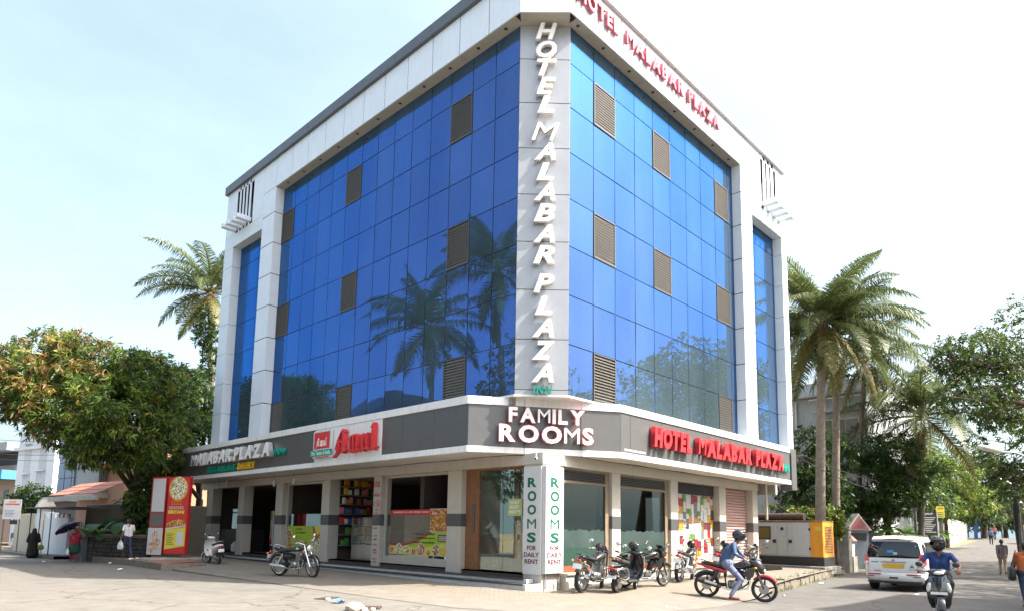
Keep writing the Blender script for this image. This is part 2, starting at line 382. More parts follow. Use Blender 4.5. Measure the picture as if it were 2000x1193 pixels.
# rough kerb stones along the raised part of the forecourt and beyond
M_kerb = mat('kerb_stone', (0.17, 0.145, 0.115), 0.9, var=0.35, scale=5, bump=0.8, bscale=14)
kerb = bpy.data.objects.new('kerb', None); COL.objects.link(kerb); kerb['kind'] = 'structure'
x = 5.9; rnd = random.Random(3)
while x < 20:
    L_ = rnd.uniform(.55, .95); x2 = min(20.2, x+L_)
    y1, y2 = KY(x+.02), KY(x2); zt = lerp(0.0, .12, ss((x-5.5)/3))+rnd.uniform(-.015, .015); j = [rnd.uniform(-.03, .03) for _ in range(8)]
    zb = -.32
    vs = [(x+.012, y1+.03+j[0], zb), (x2-.012, y2+.03+j[1], zb), (x2-.012, y2+.3, zb), (x+.012, y1+.3, zb),
          (x+.012, y1+.06+j[2], zt+j[3]*.4), (x2-.012, y2+.06+j[4], zt+j[5]*.4), (x2-.012, y2+.32, zt+.01), (x+.012, y1+.32, zt+.01)]
    MB().add(vs, [(0, 3, 2, 1), (4, 5, 6, 7), (0, 1, 5, 4), (1, 2, 6, 5), (2, 3, 7, 6), (3, 0, 4, 7)]).build('kerb_stone', M_kerb, kerb)
    x = x2
# left pavement with its broken kerb
def walk_strip(name, pts, inner, zt, m):
    cols = []
    for (ox, oy), (ix, iy) in zip(pts, inner): cols.append([(ix, iy, zt(oy)), (lerp(ix, ox, .5), lerp(iy, oy, .5), zt(oy)), (ox, oy, zt(oy)), (ox-.02, oy, zt(oy)-.45)])
    return sheet(name, cols, m)
zt = lambda y: 0.15-0.016*max(0, y-17)
struct(walk_strip('pavement', [(-4.9, 14.2), (-4.85, 17), (-4.8, 20), (-4.75, 23), (-4.7, 25.6)], [(-3.4, 15.0), (-2.6, 17.5), (-2.4, 20), (-2.4, 23), (-3.0, 27)], zt, M_redt))
kl = bpy.data.objects.new('kerb', None); COL.objects.link(kl); kl['kind'] = 'structure'
P = [(-4.75, 13.75), (-5.08, 14.0), (-5.1, 15.6), (-5.06, 17.2), (-5.04, 18.8), (-5.0, 20.4), (-4.97, 22), (-4.94, 23.6), (-4.9, 25.4)]
for i in range(len(P)-1):
    (a, b), (c, d) = P[i], P[i+1]; z1, z2 = zt(b)+.012+rnd.uniform(-.012, .012), zt(d)+.012; w = .26 if i else 1.2
    vs = [(a, b+.01, -.5), (c, d-.01, -.5), (c+w, d-.01, -.5), (a+w, b+.01, -.5), (a+.02, b+.01, z1), (c+.02, d-.01, z2), (c+w, d-.01, z2), (a+w, b+.01, z1)]
    MB().add(vs, [(0, 3, 2, 1), (4, 5, 6, 7), (0, 1, 5, 4), (1, 2, 6, 5), (2, 3, 7, 6), (3, 0, 4, 7)]).build('kerb_stone', M_kerb, kl, fixn=True)
struct(walk_strip('pavement', [(-5.2, 29), (-5.1, 33), (-4.6, 40), (-4.0, 50), (-3.6, 64)], [(-3.2, 29), (-3.1, 33), (-2.8, 40), (-2.6, 50), (-2.2, 64)], lambda y: Hr(-5, y)+.16, M_conc))
# rubble, litter and a drain by the forecourt
M_rub = mat('rubble', (0.42, 0.38, 0.32), 0.9, var=0.3, scale=9, bump=.6)
for i, (px, py, r) in enumerate([(690, 1186, .16), (700, 1184, .13), (712, 1187, .09), (640, 1168, .07), (729, 1186, .06), (1300, 1172, .06), (1318, 1173, .05), (1530, 1138, .05)]):
    p = at(px, py, 1.63*FPX/max(40, (py-1031))); z = Hr(p.x, p.y); mb = MB(); mb.ell((0, 0, 0), (r, r*.8, r*.7), nu=7, nv=5)
    mb.v = [tuple(Vector(v)*(1+.35*mnoise.noise(Vector(v)*9+Vector((i*3, 0, 0))))) for v in mb.v]
    o = mb.build('rubble_stone', M_rub); o.location = (p.x, p.y, z+r*.35); tag(o, ['largest', 'second largest', 'medium', 'flat', 'thin', 'small', 'tiny', 'last'][i]+' lump of broken concrete on the sandy ground'+(' beside the kerb' if i > 4 else ' in the foreground'), 'rubble', 'broken concrete lumps')
mb = MB(); rr = random.Random(5)
for k in range(7): a = k*.9; mb.add([(0, 0, .02), (.16*math.cos(a), .16*math.sin(a), .03+rr.random()*.07), (.15*math.cos(a+.8), .15*math.sin(a+.8), .01+rr.random()*.05)], [(0, 1, 2)])
p = at(661, 1182, 15.0); o = mb.build('plastic_bag', mat('blue_plastic', (0.10, 0.35, 0.75), .4)); o.location = (p.x, p.y, Hr(p.x, p.y)); tag(o, 'crumpled blue plastic bag lying by the rubble in the foreground', 'litter')
M_paper = mat('paper_litter', (0.75, 0.73, 0.70), .8)
for i, (px, py, z) in enumerate([(268, 1090, .13), (256, 1091, .13), (197, 1093, -.12), (215, 1099, -.1), (235, 1111, -.1), (175, 1090, -.14), (85, 1096, -.25), (1604, 1138, -.2), (1790, 1160, -.2)]):
    p = at(px, py, (1.55-z)*FPX/(py-1013.5-(px+368)*.0169)); mb = MB(); w = .07+.03*(i % 3)
    mb.add([(-w, -.05, .015), (w*.8, -.07, .05), (w, .06, .02), (-w*.7, .08, .045), (0, 0, .07)], [(0, 1, 4), (1, 2, 4), (2, 3, 4), (3, 0, 4)])
    o = mb.build('paper_scrap', M_paper); o.location = (p.x, p.y, z+.012); tag(o, 'scrap of white paper litter '+['on the red pavement by the low wall', 'on the red pavement behind the first scrap', 'at the kerb foot behind', 'at the kerb foot in the middle', 'at the kerb foot in front', 'at the kerb near the umbrella', 'on the far left road', 'beside the right kerb stones', 'on the road behind the white minivan'][i], 'litter', 'paper litter')
M_hole = mat('drain_dark', (0.02, 0.018, 0.016), .9)
for i, (px, py) in enumerate([(638, 1165), (728, 1181), (945, 1137)]):
    p = at(px, py, 1.6*FPX/(py-1034)); z = max(Hr(p.x, p.y), Hf(p.x, p.y)); o = thing('drain_cover', 'broken drain opening '+['on the left of the apron', 'beside the rubble in the foreground', 'grating in the paving before the steps'][i], 'drain', (p.x, p.y, z), R(20*i+30))
    MB().box(-.28, .28, -.17, .17, -.05, .008).build('opening', M_hole, o)
    for k in range(4): MB().box(-.28, .28, -.15+.08*k, -.12+.08*k, .008, .014).build('bar', mat('rusty_iron', (.12, .08, .06), .8, .3), o)
# tufts of grass along the kerb
M_grass = mat('grass_blades', (0.10, 0.17, 0.04), .7, var=.4, scale=3, trans=.3)
mb = MB(); rr = random.Random(11)
for k in range(420):
    x = rr.choice([7.2, 8.5, 10.5, 13, 15, 17.5, 18.3, 19])+rr.gauss(0, .35); y = KY(x)+rr.uniform(-.12, .25); h = rr.uniform(.05, .2); a = rr.uniform(0, 6.3); z = -.2 if y < KY(x)+.05 else .1
    mb.add([(x, y, z), (x+.02*math.cos(a), y+.02*math.sin(a), z), (x+h*.5*math.cos(a+1), y+h*.5*math.sin(a+1), z+h)], [(0, 1, 2)])
g = mb.build('grass', M_grass); tag(g, 'tufts of grass growing out of the right kerb', 'grass'); g['kind'] = 'stuff'
# ------------------------------------------------------------------ hotel building
XG, YG, XF, YF = -1.2, -1.12, -1.6, -1.5
ROWS = [5.25, 6.68, 8.08, 9.5, 10.9, 12.29, 13.68, 15.05, 16.2]
ZB, ZT = 16.2, 17.5
M_white = mat('white_cladding', (0.66, 0.725, 0.82), .38, .0, var=.04, scale=2, streak=.10)
M_whitecan = mat('white_canopy_band', (0.76, 0.76, 0.76), .4, var=.05, scale=2, streak=.28)
M_grey = mat('grey_cladding', (0.115, 0.116, 0.12), .36, .25, var=.06, scale=2.5, streak=.12)
M_coldgrey = mat('column_cladding', (0.33, 0.345, 0.375), .34, .25, var=.05, scale=2.5, streak=.08)
M_dark = mat('dark_joint', (0.03, 0.03, 0.035), .8)
M_alu = mat('aluminium_frame', (0.30, 0.31, 0.33), .45, .6, var=.1)
M_cop = mat('shaded_coping', (0.10, 0.11, 0.13), .45, .3, var=.15, scale=2)  # coping colour darkened for the shaded left side
M_cream = mat('cream_tile', (0.46, 0.43, 0.38), .35, var=.07, scale=3, streak=.12)
M_soff = mat('soffit_panel', (0.68, 0.65, 0.60), .45, var=.06, scale=2)
M_slat = mat('shaded_louver_slat', (0.012, 0.012, 0.012), .8, .0, var=.2); M_lip = mat('lit_louver_lip', (0.12, 0.112, 0.10), .5, .1, var=.2)  # slats coloured near black for underside shade, lips paler for lit front edges
M_wall = mat('plain_wall', (0.55, 0.54, 0.52), .8, var=.1, streak=.3)
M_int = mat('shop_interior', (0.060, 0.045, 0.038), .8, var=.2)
M_intw = mat('shop_wall_maroon', (0.10, 0.03, 0.03), .7, var=.15)
M_band = mat('pillar_band', (0.075, 0.075, 0.078), .4, var=.1)
M_tread = mat('step_granite', (0.045, 0.042, 0.042), .4, var=.25, scale=30)
M_riser = mat('riser_tile', (0.62, 0.63, 0.64), .35, var=.1, scale=4, streak=.25)
M_wood = mat('brown_wood', (0.20, 0.085, 0.035), .45, var=.3, scale=8)
# coated blue facade glass: a tinted mirror
def facade_glass():
    m = bpy.data.materials.new('blue_facade_glass'); m.use_nodes = True; n = m.node_tree.nodes; l = m.node_tree.links; b = n['Principled BSDF']
    b.inputs['Metallic'].default_value = 1.0; b.inputs['Roughness'].default_value = 0.012
    t = n.new('ShaderNodeTexCoord'); z = n.new('ShaderNodeTexNoise'); z.inputs['Scale'].default_value = .9; l.new(t.outputs['Object'], z.inputs['Vector'])
    oi = n.new('ShaderNodeObjectInfo')
    r = n.new('ShaderNodeMixRGB'); r.inputs[1].default_value = (0.027, 0.070, 0.255, 1); r.inputs[2].default_value = (0.036, 0.090, 0.295, 1); l.new(oi.outputs['Random'], r.inputs[0]); l.new(r.outputs[0], b.inputs['Base Color'])
    b.inputs['Specular Tint'].default_value = (0.35, 0.6, 1, 1)
    bp = n.new('ShaderNodeBump'); bp.inputs['Strength'].default_value = .035; bp.inputs['Distance'].default_value = .05; l.new(z.outputs['Fac'], bp.inputs['Height']); l.new(bp.outputs[0], b.inputs['Normal'])
    # thin film of road dust on the panes: it scatters sunlight
    df = n.new('ShaderNodeBsdfDiffuse'); df.inputs[0].default_value = (0.50, 0.74, 0.84, 1)
    z2 = n.new('ShaderNodeTexNoise'); z2.inputs['Scale'].default_value = .5; z2.inputs['Detail'].default_value = 6; mp = n.new('ShaderNodeMapping'); mp.inputs['Scale'].default_value = (1, 1, .3); l.new(t.outputs['Object'], mp.inputs[0]); l.new(mp.outputs[0], z2.inputs['Vector'])
    mr = n.new('ShaderNodeMapRange'); mr.inputs[1].default_value = .3; mr.inputs[2].default_value = .7; mr.inputs[3].default_value = .055; mr.inputs[4].default_value = .095; l.new(z2.outputs['Fac'], mr.inputs[0])
    ms = n.new('ShaderNodeMixShader'); l.new(mr.outputs[0], ms.inputs[0]); l.new(b.outputs[0], ms.inputs[1]); l.new(df.outputs[0], ms.inputs[2]); l.new(ms.outputs[0], n['Material Output'].inputs[0])
    return m
M_fglass = facade_glass()
H = thing('hotel_building', 'four storey corner hotel clad in blue mirror glass and white panels', 'building')
rg = random.Random(21)
FLT = lambda y: frame((XG, y, 0), (0, -1, 0)); FRT = lambda x: frame((x, YG, 0), (1, 0, 0))
def pane(F, u0, u1, v0, v1, n=0.0, name='glass_pane', m=None):
    g = .014; a, b = rg.gauss(0, .0035), rg.gauss(0, .0035); uc, vc = (u0+u1)/2, (v0+v1)/2
    f = lambda u, v: (u, v, n+(u-uc)*a+(v-vc)*b)
    mb = MB(F); q = [(u0+g, v0+g), (u1-g, v0+g), (u1-g, v1-g), (u0+g, v1-g)]
    mb.add([f(*p) for p in q]+[(p[0], p[1], n-.03) for p in q], [(0, 1, 2, 3), (0, 4, 5, 1), (1, 5, 6, 2), (2, 6, 7, 3), (3, 7, 4, 0)])
    return mb.build(name, m or M_fglass, H)
def louver(F, u0, u1, v0, v1):
    mb = MB(F); e = .03
    mb.box(u0+.01, u1-.01, v0+.01, v0+.01+e, -.06, .03); mb.box(u0+.01, u1-.01, v1-.01-e, v1-.01, -.06, .03); mb.box(u0+.01, u0+.01+e, v0+.042, v1-.042, -.06, .03); mb.box(u1-.01-e, u1-.01, v0+.042, v1-.042, -.06, .03)
    o = mb.build('louver_window', mat('louver_frame', (.10, .10, .105), .5, .4), H)
    MB(F).box(u0+.045, u1-.045, v0+.045, v1-.045, -.075, -.068).build('backing', M_dark, o)
    sl = MB(F); n = 15; h = (v1-v0-.1)/n
    for k in range(n):
        v = v0+.05+h*k; sl.add([(u0+.045, v+.012, .02), (u1-.045, v+.012, .02), (u1-.045, v+h*.62, -.045), (u0+.045, v+h*.62, -.045), (u0+.045, v, .02), (u1-.045, v, .02)], [(0, 1, 2, 3), (4, 5, 1, 0)])
    s_ = sl.build('slats', M_slat, o); lp = MB(F)
    for k in range(n): v = v0+.05+h*k; lp.box(u0+.046, u1-.046, v+.004, v+h*.42, .021, .026)
    lp.build('slat_lips', M_lip, o)
# --- glass fields
LY = [-.08]+[.9+1.012*i for i in range(14)]; 
for c in range(len(LY)-1):
    for r in range(8):
        y0, y1 = LY[c], LY[c+1]; F = FLT(0)
        if c in (2, 8, 13) and r in (0, 3, 6): louver(F, -y1, -y0, ROWS[r], ROWS[r+1])
        else: pane(F, -y1, -y0, ROWS[r], ROWS[r+1])
RX = [-.17]+[.95+1.092*i for i in range(10)]
for c in range(len(RX)-1):
    for r in range(8):
        if (c in (1, 8) and r in (0, 3, 6)) or (c == 4 and r in (3, 6)): louver(FRT(0), RX[c], RX[c+1], ROWS[r], ROWS[r+1])
        else: pane(FRT(0), RX[c], RX[c+1], ROWS[r], ROWS[r+1])
SLY = [15.2, 16.17, 17.14, 18.12]; SRX = [11.08, 12.06, 13.04, 14.0]; SR = ROWS[:7]+[14.6]; SRR = ROWS[:7]+[14.45]
for c in range(3):
    for r in range(7):
        pane(FLT(0), -SLY[c+1], -SLY[c], SR[r], SR[r+1]); pane(FRT(0), SRX[c], SRX[c+1], SRR[r], SRR[r+1])
MB().box(XG+.03, 14.2, YG+1.2, 19, 5.25, 17.4).box(XG+1.2, 14.2, YG+.03, YG+1.19, 5.25, 17.4).build('core', M_alu, H)
MB().box(XG+.06, 14.25, YG+1.2, 19.05, 5.0, 5.25).build('floor_slab', M_alu, H)
# backing sheets that show in the joints
MB().box(XG+.031, XG+.06, -.02, 18.2, 5.25, 16.3).build('glazing_frame', M_alu, H); MB().box(-.1, 14.1, YG+.031, YG+.06, 5.25, 16.3).build('glazing_frame', M_alu, H)
# --- chamfered corner column
A = Vector((XG, -.08, 0)); B = Vector((-.17, YG, 0)); W = (B-A).length; FC = frame(A, B-A)
CJ = [5.2, 5.38, 6.79, 8.2, 9.59, 10.99, 12.38, 13.77, 15.13, 16.2]
for a, b in zip(CJ, CJ[1:]): rect(MB(FC), 0.0, W, a+.008, b-.008, -.05, .022, c=.006).build('column_panel', M_coldgrey, H)
rect(MB(FC), .01, W-.01, 5.2, 16.25, -.2, -.02).build('column_backing', M_dark, H)
# --- fascia band, soffit, coping
AF = Vector((XF, -.42, 0)); BF = Vector((-.6, YF, 0)); WF = (BF-AF).length; FCF = frame(AF, BF-AF)
jl = [-.42]+[.84+1.318*i for i in range(11)]; jl[-1] = 14.05
for a, b in zip(jl, jl[1:]): MB().box(XF, XF+.05, a+.016, b-.016, ZB, ZT, c=.006).build('fascia_panel', M_white, H)
jr = [-.6, .48]+[1.88+1.398*i for i in range(6)]+[10.08]
for a, b in zip(jr, jr[1:]): MB().box(a+.016, b-.016, YF, YF+.05, ZB, ZT, c=.006).build('fascia_panel', M_white, H)
rect(MB(FCF), .006, WF-.006, ZB, ZT, -.05, 0, c=.006).build('fascia_panel', M_white, H)
MB().box(XF+.03, XF+.25, -.3, 18.9, ZB+.05, 17.45).build('fascia_backing', M_dark, H); MB().box(-.4, 14.2, YF+.03, YF+.25, ZB+.05, 17.45).build('fascia_backing', M_dark, H)
M_sofg = mat('fascia_soffit', (0.40, 0.38, 0.35), .5, var=.06)
for a, b in zip(jl, jl[1:]):
    a2 = max(a, -.2); o = MB().box(XF+.052, XG+.02, a2+.006, b-.006, ZB-.004, ZB+.03).build('soffit_panel', M_sofg, H)
    mb = MB(); mb.lathe([(.055, ZB-.012), (.055, ZB+.01)], 12, Matrix.Translation(((XF+XG)/2, (a2+b)/2, 0))); mb.build('downlight', M_dark, o)
for a, b in zip(jr, jr[1:]):
    o = MB().box(max(a, -.3)+.006, b-.006, YF+.052, YG+.02, ZB-.004, ZB+.03).build('soffit_panel', M_sofg, H)
    mb = MB(); mb.lathe([(.055, ZB-.012), (.055, ZB+.01)], 12, Matrix.Translation(((a+b)/2, (YF+YG)/2, 0))); mb.build('downlight', M_dark, o)
mb = MB(); mb.prism([(XF+.052, -.40), (-.58, YF+.052), (-.17, YG+.06), (XG+.06, -.06)], ZB-.003, ZB+.029); mb.build('soffit_panel', M_sofg, H, fixn=True)
for k in range(10): MB().box(XF-.12, XF+.3, -.5+1.97*k+.004, min(19.2, -.5+1.97*(k+1))-.004, ZT+.002, 17.92, c=.012).build('coping', M_cop, H)
M_copr = mat('sunlit_coping', (0.42, 0.43, 0.44), .45, .1, var=.1, streak=.15)  # same coping, colour lightened for the sunlit right side and corner
for k in range(8): MB().box(-.55+1.87*k+.004, -.55+1.87*(k+1)-.004, YF-.12, YF+.3, ZT+.002, 17.80, c=.012).build('coping', M_copr, H)
rect(MB(FCF), -.05, WF+.05, ZT+.002, 17.86, -.25, .115, c=.012).build('coping', M_copr, H)
MB().box(XF+.3, 14.3, YF+.3, 19.1, 17.3, 17.45).build('roof', M_wall, H)
# --- pylons at both ends
def pylon(left):
    def bx(a, b, n0, n1, z0, z1, name, m, c=.006):
        mb = MB()
        if left: mb.box(XG-n1, XG-n0, a, b, z0, z1, c=c)
        else: mb.box(a, b, YG-n1, YG-n0, z0, z1, c=c)
        return mb.build(name, m, H)
    d = .4 if left else .38
    i0, i1, o0, o1, top = (14.06, 15.18, 18.12, 19.07, 14.62) if left else (10.1, 11.06, 14.02, 14.55, 14.47)
    zs = [5.2]+ROWS[1:7]+[15.05, ZB]
    for a, b in zip(zs, zs[1:]):
        bx(i0, i1, .0, d, a+.016, b-.016, 'pylon_panel', M_white)
        if b < 15.1 or a < 14: bx(o0, o1, -.3, d, a+.008, min(b, top)-.008, 'pylon_panel', M_white)
    bx(i0+.02, i1-.02, -.02, d-.02, 5.2, ZB, 'pylon_backing', M_dark, 0)
    bx(i0, i1, .0, d, ZB+.004, ZT, 'pylon_panel', M_white); bx(i1+.03, o1, -.05, d-.03, top+.02, ZT-.02, 'pylon_backing', M_dark, 0)
    u = lambda t: lerp(i1+.02, o1, t)
    z0 = top
    bx(u(0), u(1), .0, d, z0, z0+.62, 'pylon_panel', M_white)
    # upright fins between open slots
    fs = [(0, .27), (.345, .385), (.44, .475), (.53, .565), (.62, .655), (.72, 1)] if left else [(0, .27), (.34, .41), (.46, .53), (.58, .65), (.72, 1)]
    for a, b in fs: bx(u(a), u(b), .0, d, z0+.628, ZT, 'slot_fin', M_white)
    bx(u(.28), u(.71), .0, d, ZT-.2, ZT, 'pylon_panel', M_white)
    # four short projecting beams under the slots
    for k in range(4):
        a = u(.30+.13*k) if left else u(.29+.15*k)
        mb = MB(); zz = z0+.72-(.0 if left else .04*k)
        if left: mb.box(XF-.62, XF+.02, a, a+.26, zz, zz+.2, c=.01)
        else: mb.box(a, a+.26, YF-.62, YF+.02, zz, zz+.2, c=.01)
        mb.build('bracket_beam', M_white, H)
pylon(True); pylon(False)
MB().box(14.02, 14.55, YF-.1, YF+.4, 3.45, 5.19, c=.01).build('end_panel', M_grey, H)
MB().box(14.25, 14.5, YG+.35, 19, 3.3, 17.4).build('end_wall', M_wall, H); MB().box(XG+.1, 14.24, 19.06, 19.3, 5.0, 17.4).build('end_wall', M_wall, H)
# --- canopy
CZ0, CZ1, CB0, CB1 = 3.66, 5.2, 3.83, 4.98
P1, P2 = Vector((-2.05, .83, 0)), Vector((1.63, -1.6, 0)); CW = (P2-P1).length; FCC = frame(P1, P2-P1)
FCL = frame((-2.05, 0, 0), (0, -1, 0)); FCR = frame((0, -1.6, 0), (1, 0, 0))
YE, XE = 22.0, 13.85
def canopy_run(F, js, wj):
    for a, b in zip(js, js[1:]): rect(MB(F), a+.006, b-.006, CB0+.004, CB1-.004, -.05, -.006, c=.005).build('canopy_panel', M_grey, H)
    for a, b in zip(wj, wj[1:]):
        rect(MB(F), a+.005, b-.005, CB1, CZ1, -.12, .03, c=.006).build('canopy_band', M_whitecan, H); rect(MB(F), a+.005, b-.005, CZ0, CB0, -.12, .03, c=.006).build('canopy_band', M_whitecan, H)
    rect(MB(F), js[0]+.03, js[-1]-.03, CZ0+.02, CZ1-.02, -.2, -.052).build('canopy_backing', M_dark, H)
ljs = sorted([-YE, -20.4, -18.8, -17.2, -15.4, -13.6, -12.0, -10.4, -8.83]); lj2 = [-4.79, -3.76, -2.28, -.83]
canopy_run(FCL, ljs, ljs); canopy_run(FCL, lj2, [-8.83, -7.4, -6.1, -4.79, -3.76, -2.28, -.83+.02])
rect(MB(FCL), -8.82, -4.8, CB0+.004, CB1-.004, -.05, .012, c=.006).build('sign_panel', M_whitecan, H)
canopy_run(FCC, [0, 1.57, 3.21, CW], [0, 1.57, 3.21, CW]); canopy_run(FCR, [1.63, 2.11, 3.82, 5.32, 6.87, 8.45, 10.05, 11.65, XE], [1.63, 2.11, 3.82, 5.32, 6.87, 8.45, 10.05, 11.65, XE])
MB().prism([(-2.0, .85), (1.65, -1.55), (XE, -1.55), (XE, 3), (3, 8), (3, YE), (-2.0, YE)], 5.1, 5.19).build('canopy_roof', M_wall, H, fixn=True)
MB().prism([(-1.24, .95), (-1.24, -.09), (-.18, -1.16), (1.3, -1.16), (.4, .6)], 5.192, 5.243).build('ledge', M_whitecan, H, fixn=True)
# soffit panels
ym = [.9, 2.3, 3.8, 5.3, 6.8, 8.3, 9.8, 11.3, 12.8, 14.3, 15.8, 17.3, 18.8, 20.3, YE]
for a, b in zip(ym, ym[1:]):
    for x0, x1 in ((-1.92, -1.36), (-1.36, -.74)): MB().box(x0+.006, x1-.006, a+.006, b-.006, CZ0+.012, CZ0+.04).build('soffit_panel', M_soff, H)
xm = [1.7, 3.1, 4.6, 6.1, 7.6, 9.1, 10.6, 12.1, XE]
for a, b in zip(xm, xm[1:]): MB().box(a+.006, b-.006, -1.47, -.73, CZ0+.012, CZ0+.04).build('soffit_panel', M_soff, H)
for poly in ([(-1.92, .88), (-.78, .12), (-.78, -.0), (-.72, .89)], [(-1.9, .85), (-.0, -.4), (-.72, .85)], ):
    pass
MB().prism([(-1.93, .88), (-.2, -.27), (-.2, .6), (-.74, .88)], CZ0+.013, CZ0+.04).build('soffit_panel', M_soff, H, fixn=True)
MB().prism([(-.19, -.275), (1.68, -1.49), (1.68, -.5), (-.19, .6)], CZ0+.013, CZ0+.04).build('soffit_panel', M_soff, H, fixn=True)
MB().prism([(-1.9, YE-.05), (-1.9, .9), (1.6, -1.42), (XE-.05, -1.42), (XE-.05, 8), (8, YE-.05)], CZ0+.045, CZ0+.06).build('canopy_deck', M_dark, H, fixn=True)
# lintel
ly = [-.72, .9, 2.3, 3.8, 5.3, 6.8, 8.3, 9.8, 11.3, 12.8, 14.3, 15.8, 17.3, 18.8, 20.3, YE]
for a, b in zip(ly, ly[1:]): MB().box(-.72, -.42, a+.004, b-.004, 3.36, CZ0+.01, c=.004).build('lintel_panel', M_cream, H)
lx = [-.70, .8, 2.2, 3.6, 5.1, 6.6, 8.1, 9.6, 11.1, 12.8]
for a, b in zip(lx[1:], lx[2:]): MB().box(a+.004, b-.004, -.67, -.4, 3.36, CZ0+.01, c=.004).build('lintel_panel', M_cream, H)
MB().box(-.70, .796, -.70, -.4, 3.362, CZ0+.01, c=.004).build('lintel_panel', M_cream, H)
# a black cable slung along the soffit edge
mb = MB(); pts = [(-.98, 21-1.4*k, CZ0-.02-.02*(k % 2)) for k in range(15)]+[(-.9, .3, CZ0-.03), (-.3, -.75, CZ0-.03)]+[(.6+1.4*k, -.95, CZ0-.02-.02*(k % 2)) for k in range(9)]
mb.tube(pts, .009, 5); mb.build('cable', M_dark, H)
# --- floor, steps
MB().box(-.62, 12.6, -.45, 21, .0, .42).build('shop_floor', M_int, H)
FY0, FY1 = -.05, 21.0
def stepline(x0, x1, y0, y1, z0, z1):
    o = MB().box(x0, x1, y0, y1, z1-.035, z1).build('step', M_tread, H)
    n = int((y1-y0)/.42); w = (y1-y0)/n
    for k in range(n): MB().box(x0+.03, x0+.06, y0+w*k+.004, y0+w*(k+1)-.004, z0, z1-.036).build('riser_tile', M_riser, o)
    MB().box(x0+.062, x1, y0+.01, y1, z0, z1-.037).build('step_core', M_dark, o)
stepline(-.99, -.4, -.3, FY1, .1, .31); stepline(-1.34, -.9, -.6, FY1, -.05, .2); stepline(-.62, -.3, 0.0, FY1, .25, .42)
MB().box(-1.33, -.72, -.72, -.61, -.05, .198).build('step_end', M_riser, H); MB().box(-.98, -.715, -.42, -.31, .2, .308).build('step_end', M_riser, H)
# --- pillars
def pillar(x0, x1, y0, y1, z0, parts=True):
    o = MB().box(x0, x1, y0, y1, z0, 3.36, c=.008).build('pillar', M_cream, H)
    if parts: MB().box(x0-.004, x1+.004, y0-.004, y1+.004, 1.67, 2.05).build('band', M_band, o)
    return o
for y0, y1 in ((2.54, 3.17), (6.66, 7.09), (9.95, 10.5), (13.58, 14.18), (17.2, 17.75), (20.6, 21.2)): pillar(-.7, -.25, y0, y1, .3)
for x0, x1 in ((2.54, 2.98), (5.93, 6.41), (9.42, 9.94), (12.3, 12.76)): pillar(x0, x1, -.65, -.2, .1)
cp = pillar(-.7, .05, -.69, -.03, -.1, False)
# interior shell
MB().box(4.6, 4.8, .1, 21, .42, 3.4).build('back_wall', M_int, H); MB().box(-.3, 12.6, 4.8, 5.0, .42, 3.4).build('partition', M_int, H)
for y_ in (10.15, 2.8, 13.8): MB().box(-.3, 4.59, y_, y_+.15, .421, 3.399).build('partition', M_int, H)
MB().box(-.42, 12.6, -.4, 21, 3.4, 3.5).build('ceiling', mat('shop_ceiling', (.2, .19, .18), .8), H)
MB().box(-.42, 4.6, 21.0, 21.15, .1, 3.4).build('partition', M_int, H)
# right hand plinth
for k in range(9): MB().box(.06+1.4*k, min(12.3, .06+1.4*(k+1))-.006, -.9, -.35, -.1, .40, c=.01).build('plinth', M_cream, H)
MB().box(.07, 12.3, -.95, -.4, .402, .44).build('plinth_top', mat('plinth_top', (.45, .38, .28), .5), H)
# --- right bays
M_tint = glass_mat('tinted_shop_glass', (.45, .45, .42), (.9, .95, 1), .0); M_clear = glass_mat('clear_shop_glass', (.86, .92, .90), (1, 1, 1), .02)
M_frost = mat('frosted_film', (0.035, 0.06, 0.055), .4, var=.3, scale=1.2); M_frost2 = mat('frosted_film_green', (0.018, 0.05, 0.04), .35, var=.2)
M_redboard = mat('dark_red_board', (0.30, 0.05, 0.03), .5, var=.2); M_blackb = mat('black_board', (0.018, 0.018, 0.018), .5); M_sill = mat('red_wood_sill', (0.22, 0.06, 0.03), .5)
def shopwin(x0, x1, board):
    w = MB(); y = -.52
    w.box(x0, x0+.06, y-.03, y+.05, .44, 3.36); w.box(x1-.2, x1, y-.03, y+.05, .44, 3.36); w.box(x0+.06, x1-.2, y-.03, y+.05, 3.3, 3.36); w.box(x0+.06, x1-.2, y-.03, y+.05, 2.93, 3.0)
    o = w.build('shop_window', mat('brown_frame', (.22, .17, .12), .5), H)
    MB().box(x0+.06, x1-.2, y-.034, y+.04, .44, .62).build('sill', M_sill, o)
    MB().box(x0+.06, x1-.2, y, y+.012, .62, 2.93).build('pane', M_tint, o)
    s_ = MB()
    for k in range(6): s_.box(x0+.06, x1-.2, y-.01, y+.03, 3.01+.05*k, 3.03+.05*k)
    s_.build('grille', M_band, o); MB().box(x0+.06, x1-.2, y+.035, y+.05, 2.93, 3.3).build('backing', M_dark, o)
    # frosted film on the lower half, its upper edge wavy
    n = 24; xs_ = [lerp(x0+.07, x1-.21, k/n) for k in range(n+1)]; top = [1.62+.02*math.sin(k*1.9)+.02*math.sin(k*.7+x0) for k in range(n+1)]
    for (z0, m, e) in ((.62, M_frost2, 0), (1.12, M_frost, 1)):
        mb = MB()
        for k in range(n):
            a, b = (top[k], top[k+1]) if e else (1.12, 1.12)
            mb.quad((xs_[k], y-.004, z0), (xs_[k+1], y-.004, z0), (xs_[k+1], y-.004, b), (xs_[k], y-.004, a))
        mb.build('frosted_film', m, o)
    MB().box(x0+.06, lerp(x0, x1, .68), y+.25, y+.28, 1.5, 2.9).build('interior_board', M_redboard if board else M_blackb, o)
    MB().box(x0-.02, x1, y+1.6, y+1.64, .44, 3.36).build('interior_wall', mat('interior_grey', (.05, .045, .04), .8), o)
    return o
shopwin(.06, 2.53, True); shopwin(2.99, 5.92, False)
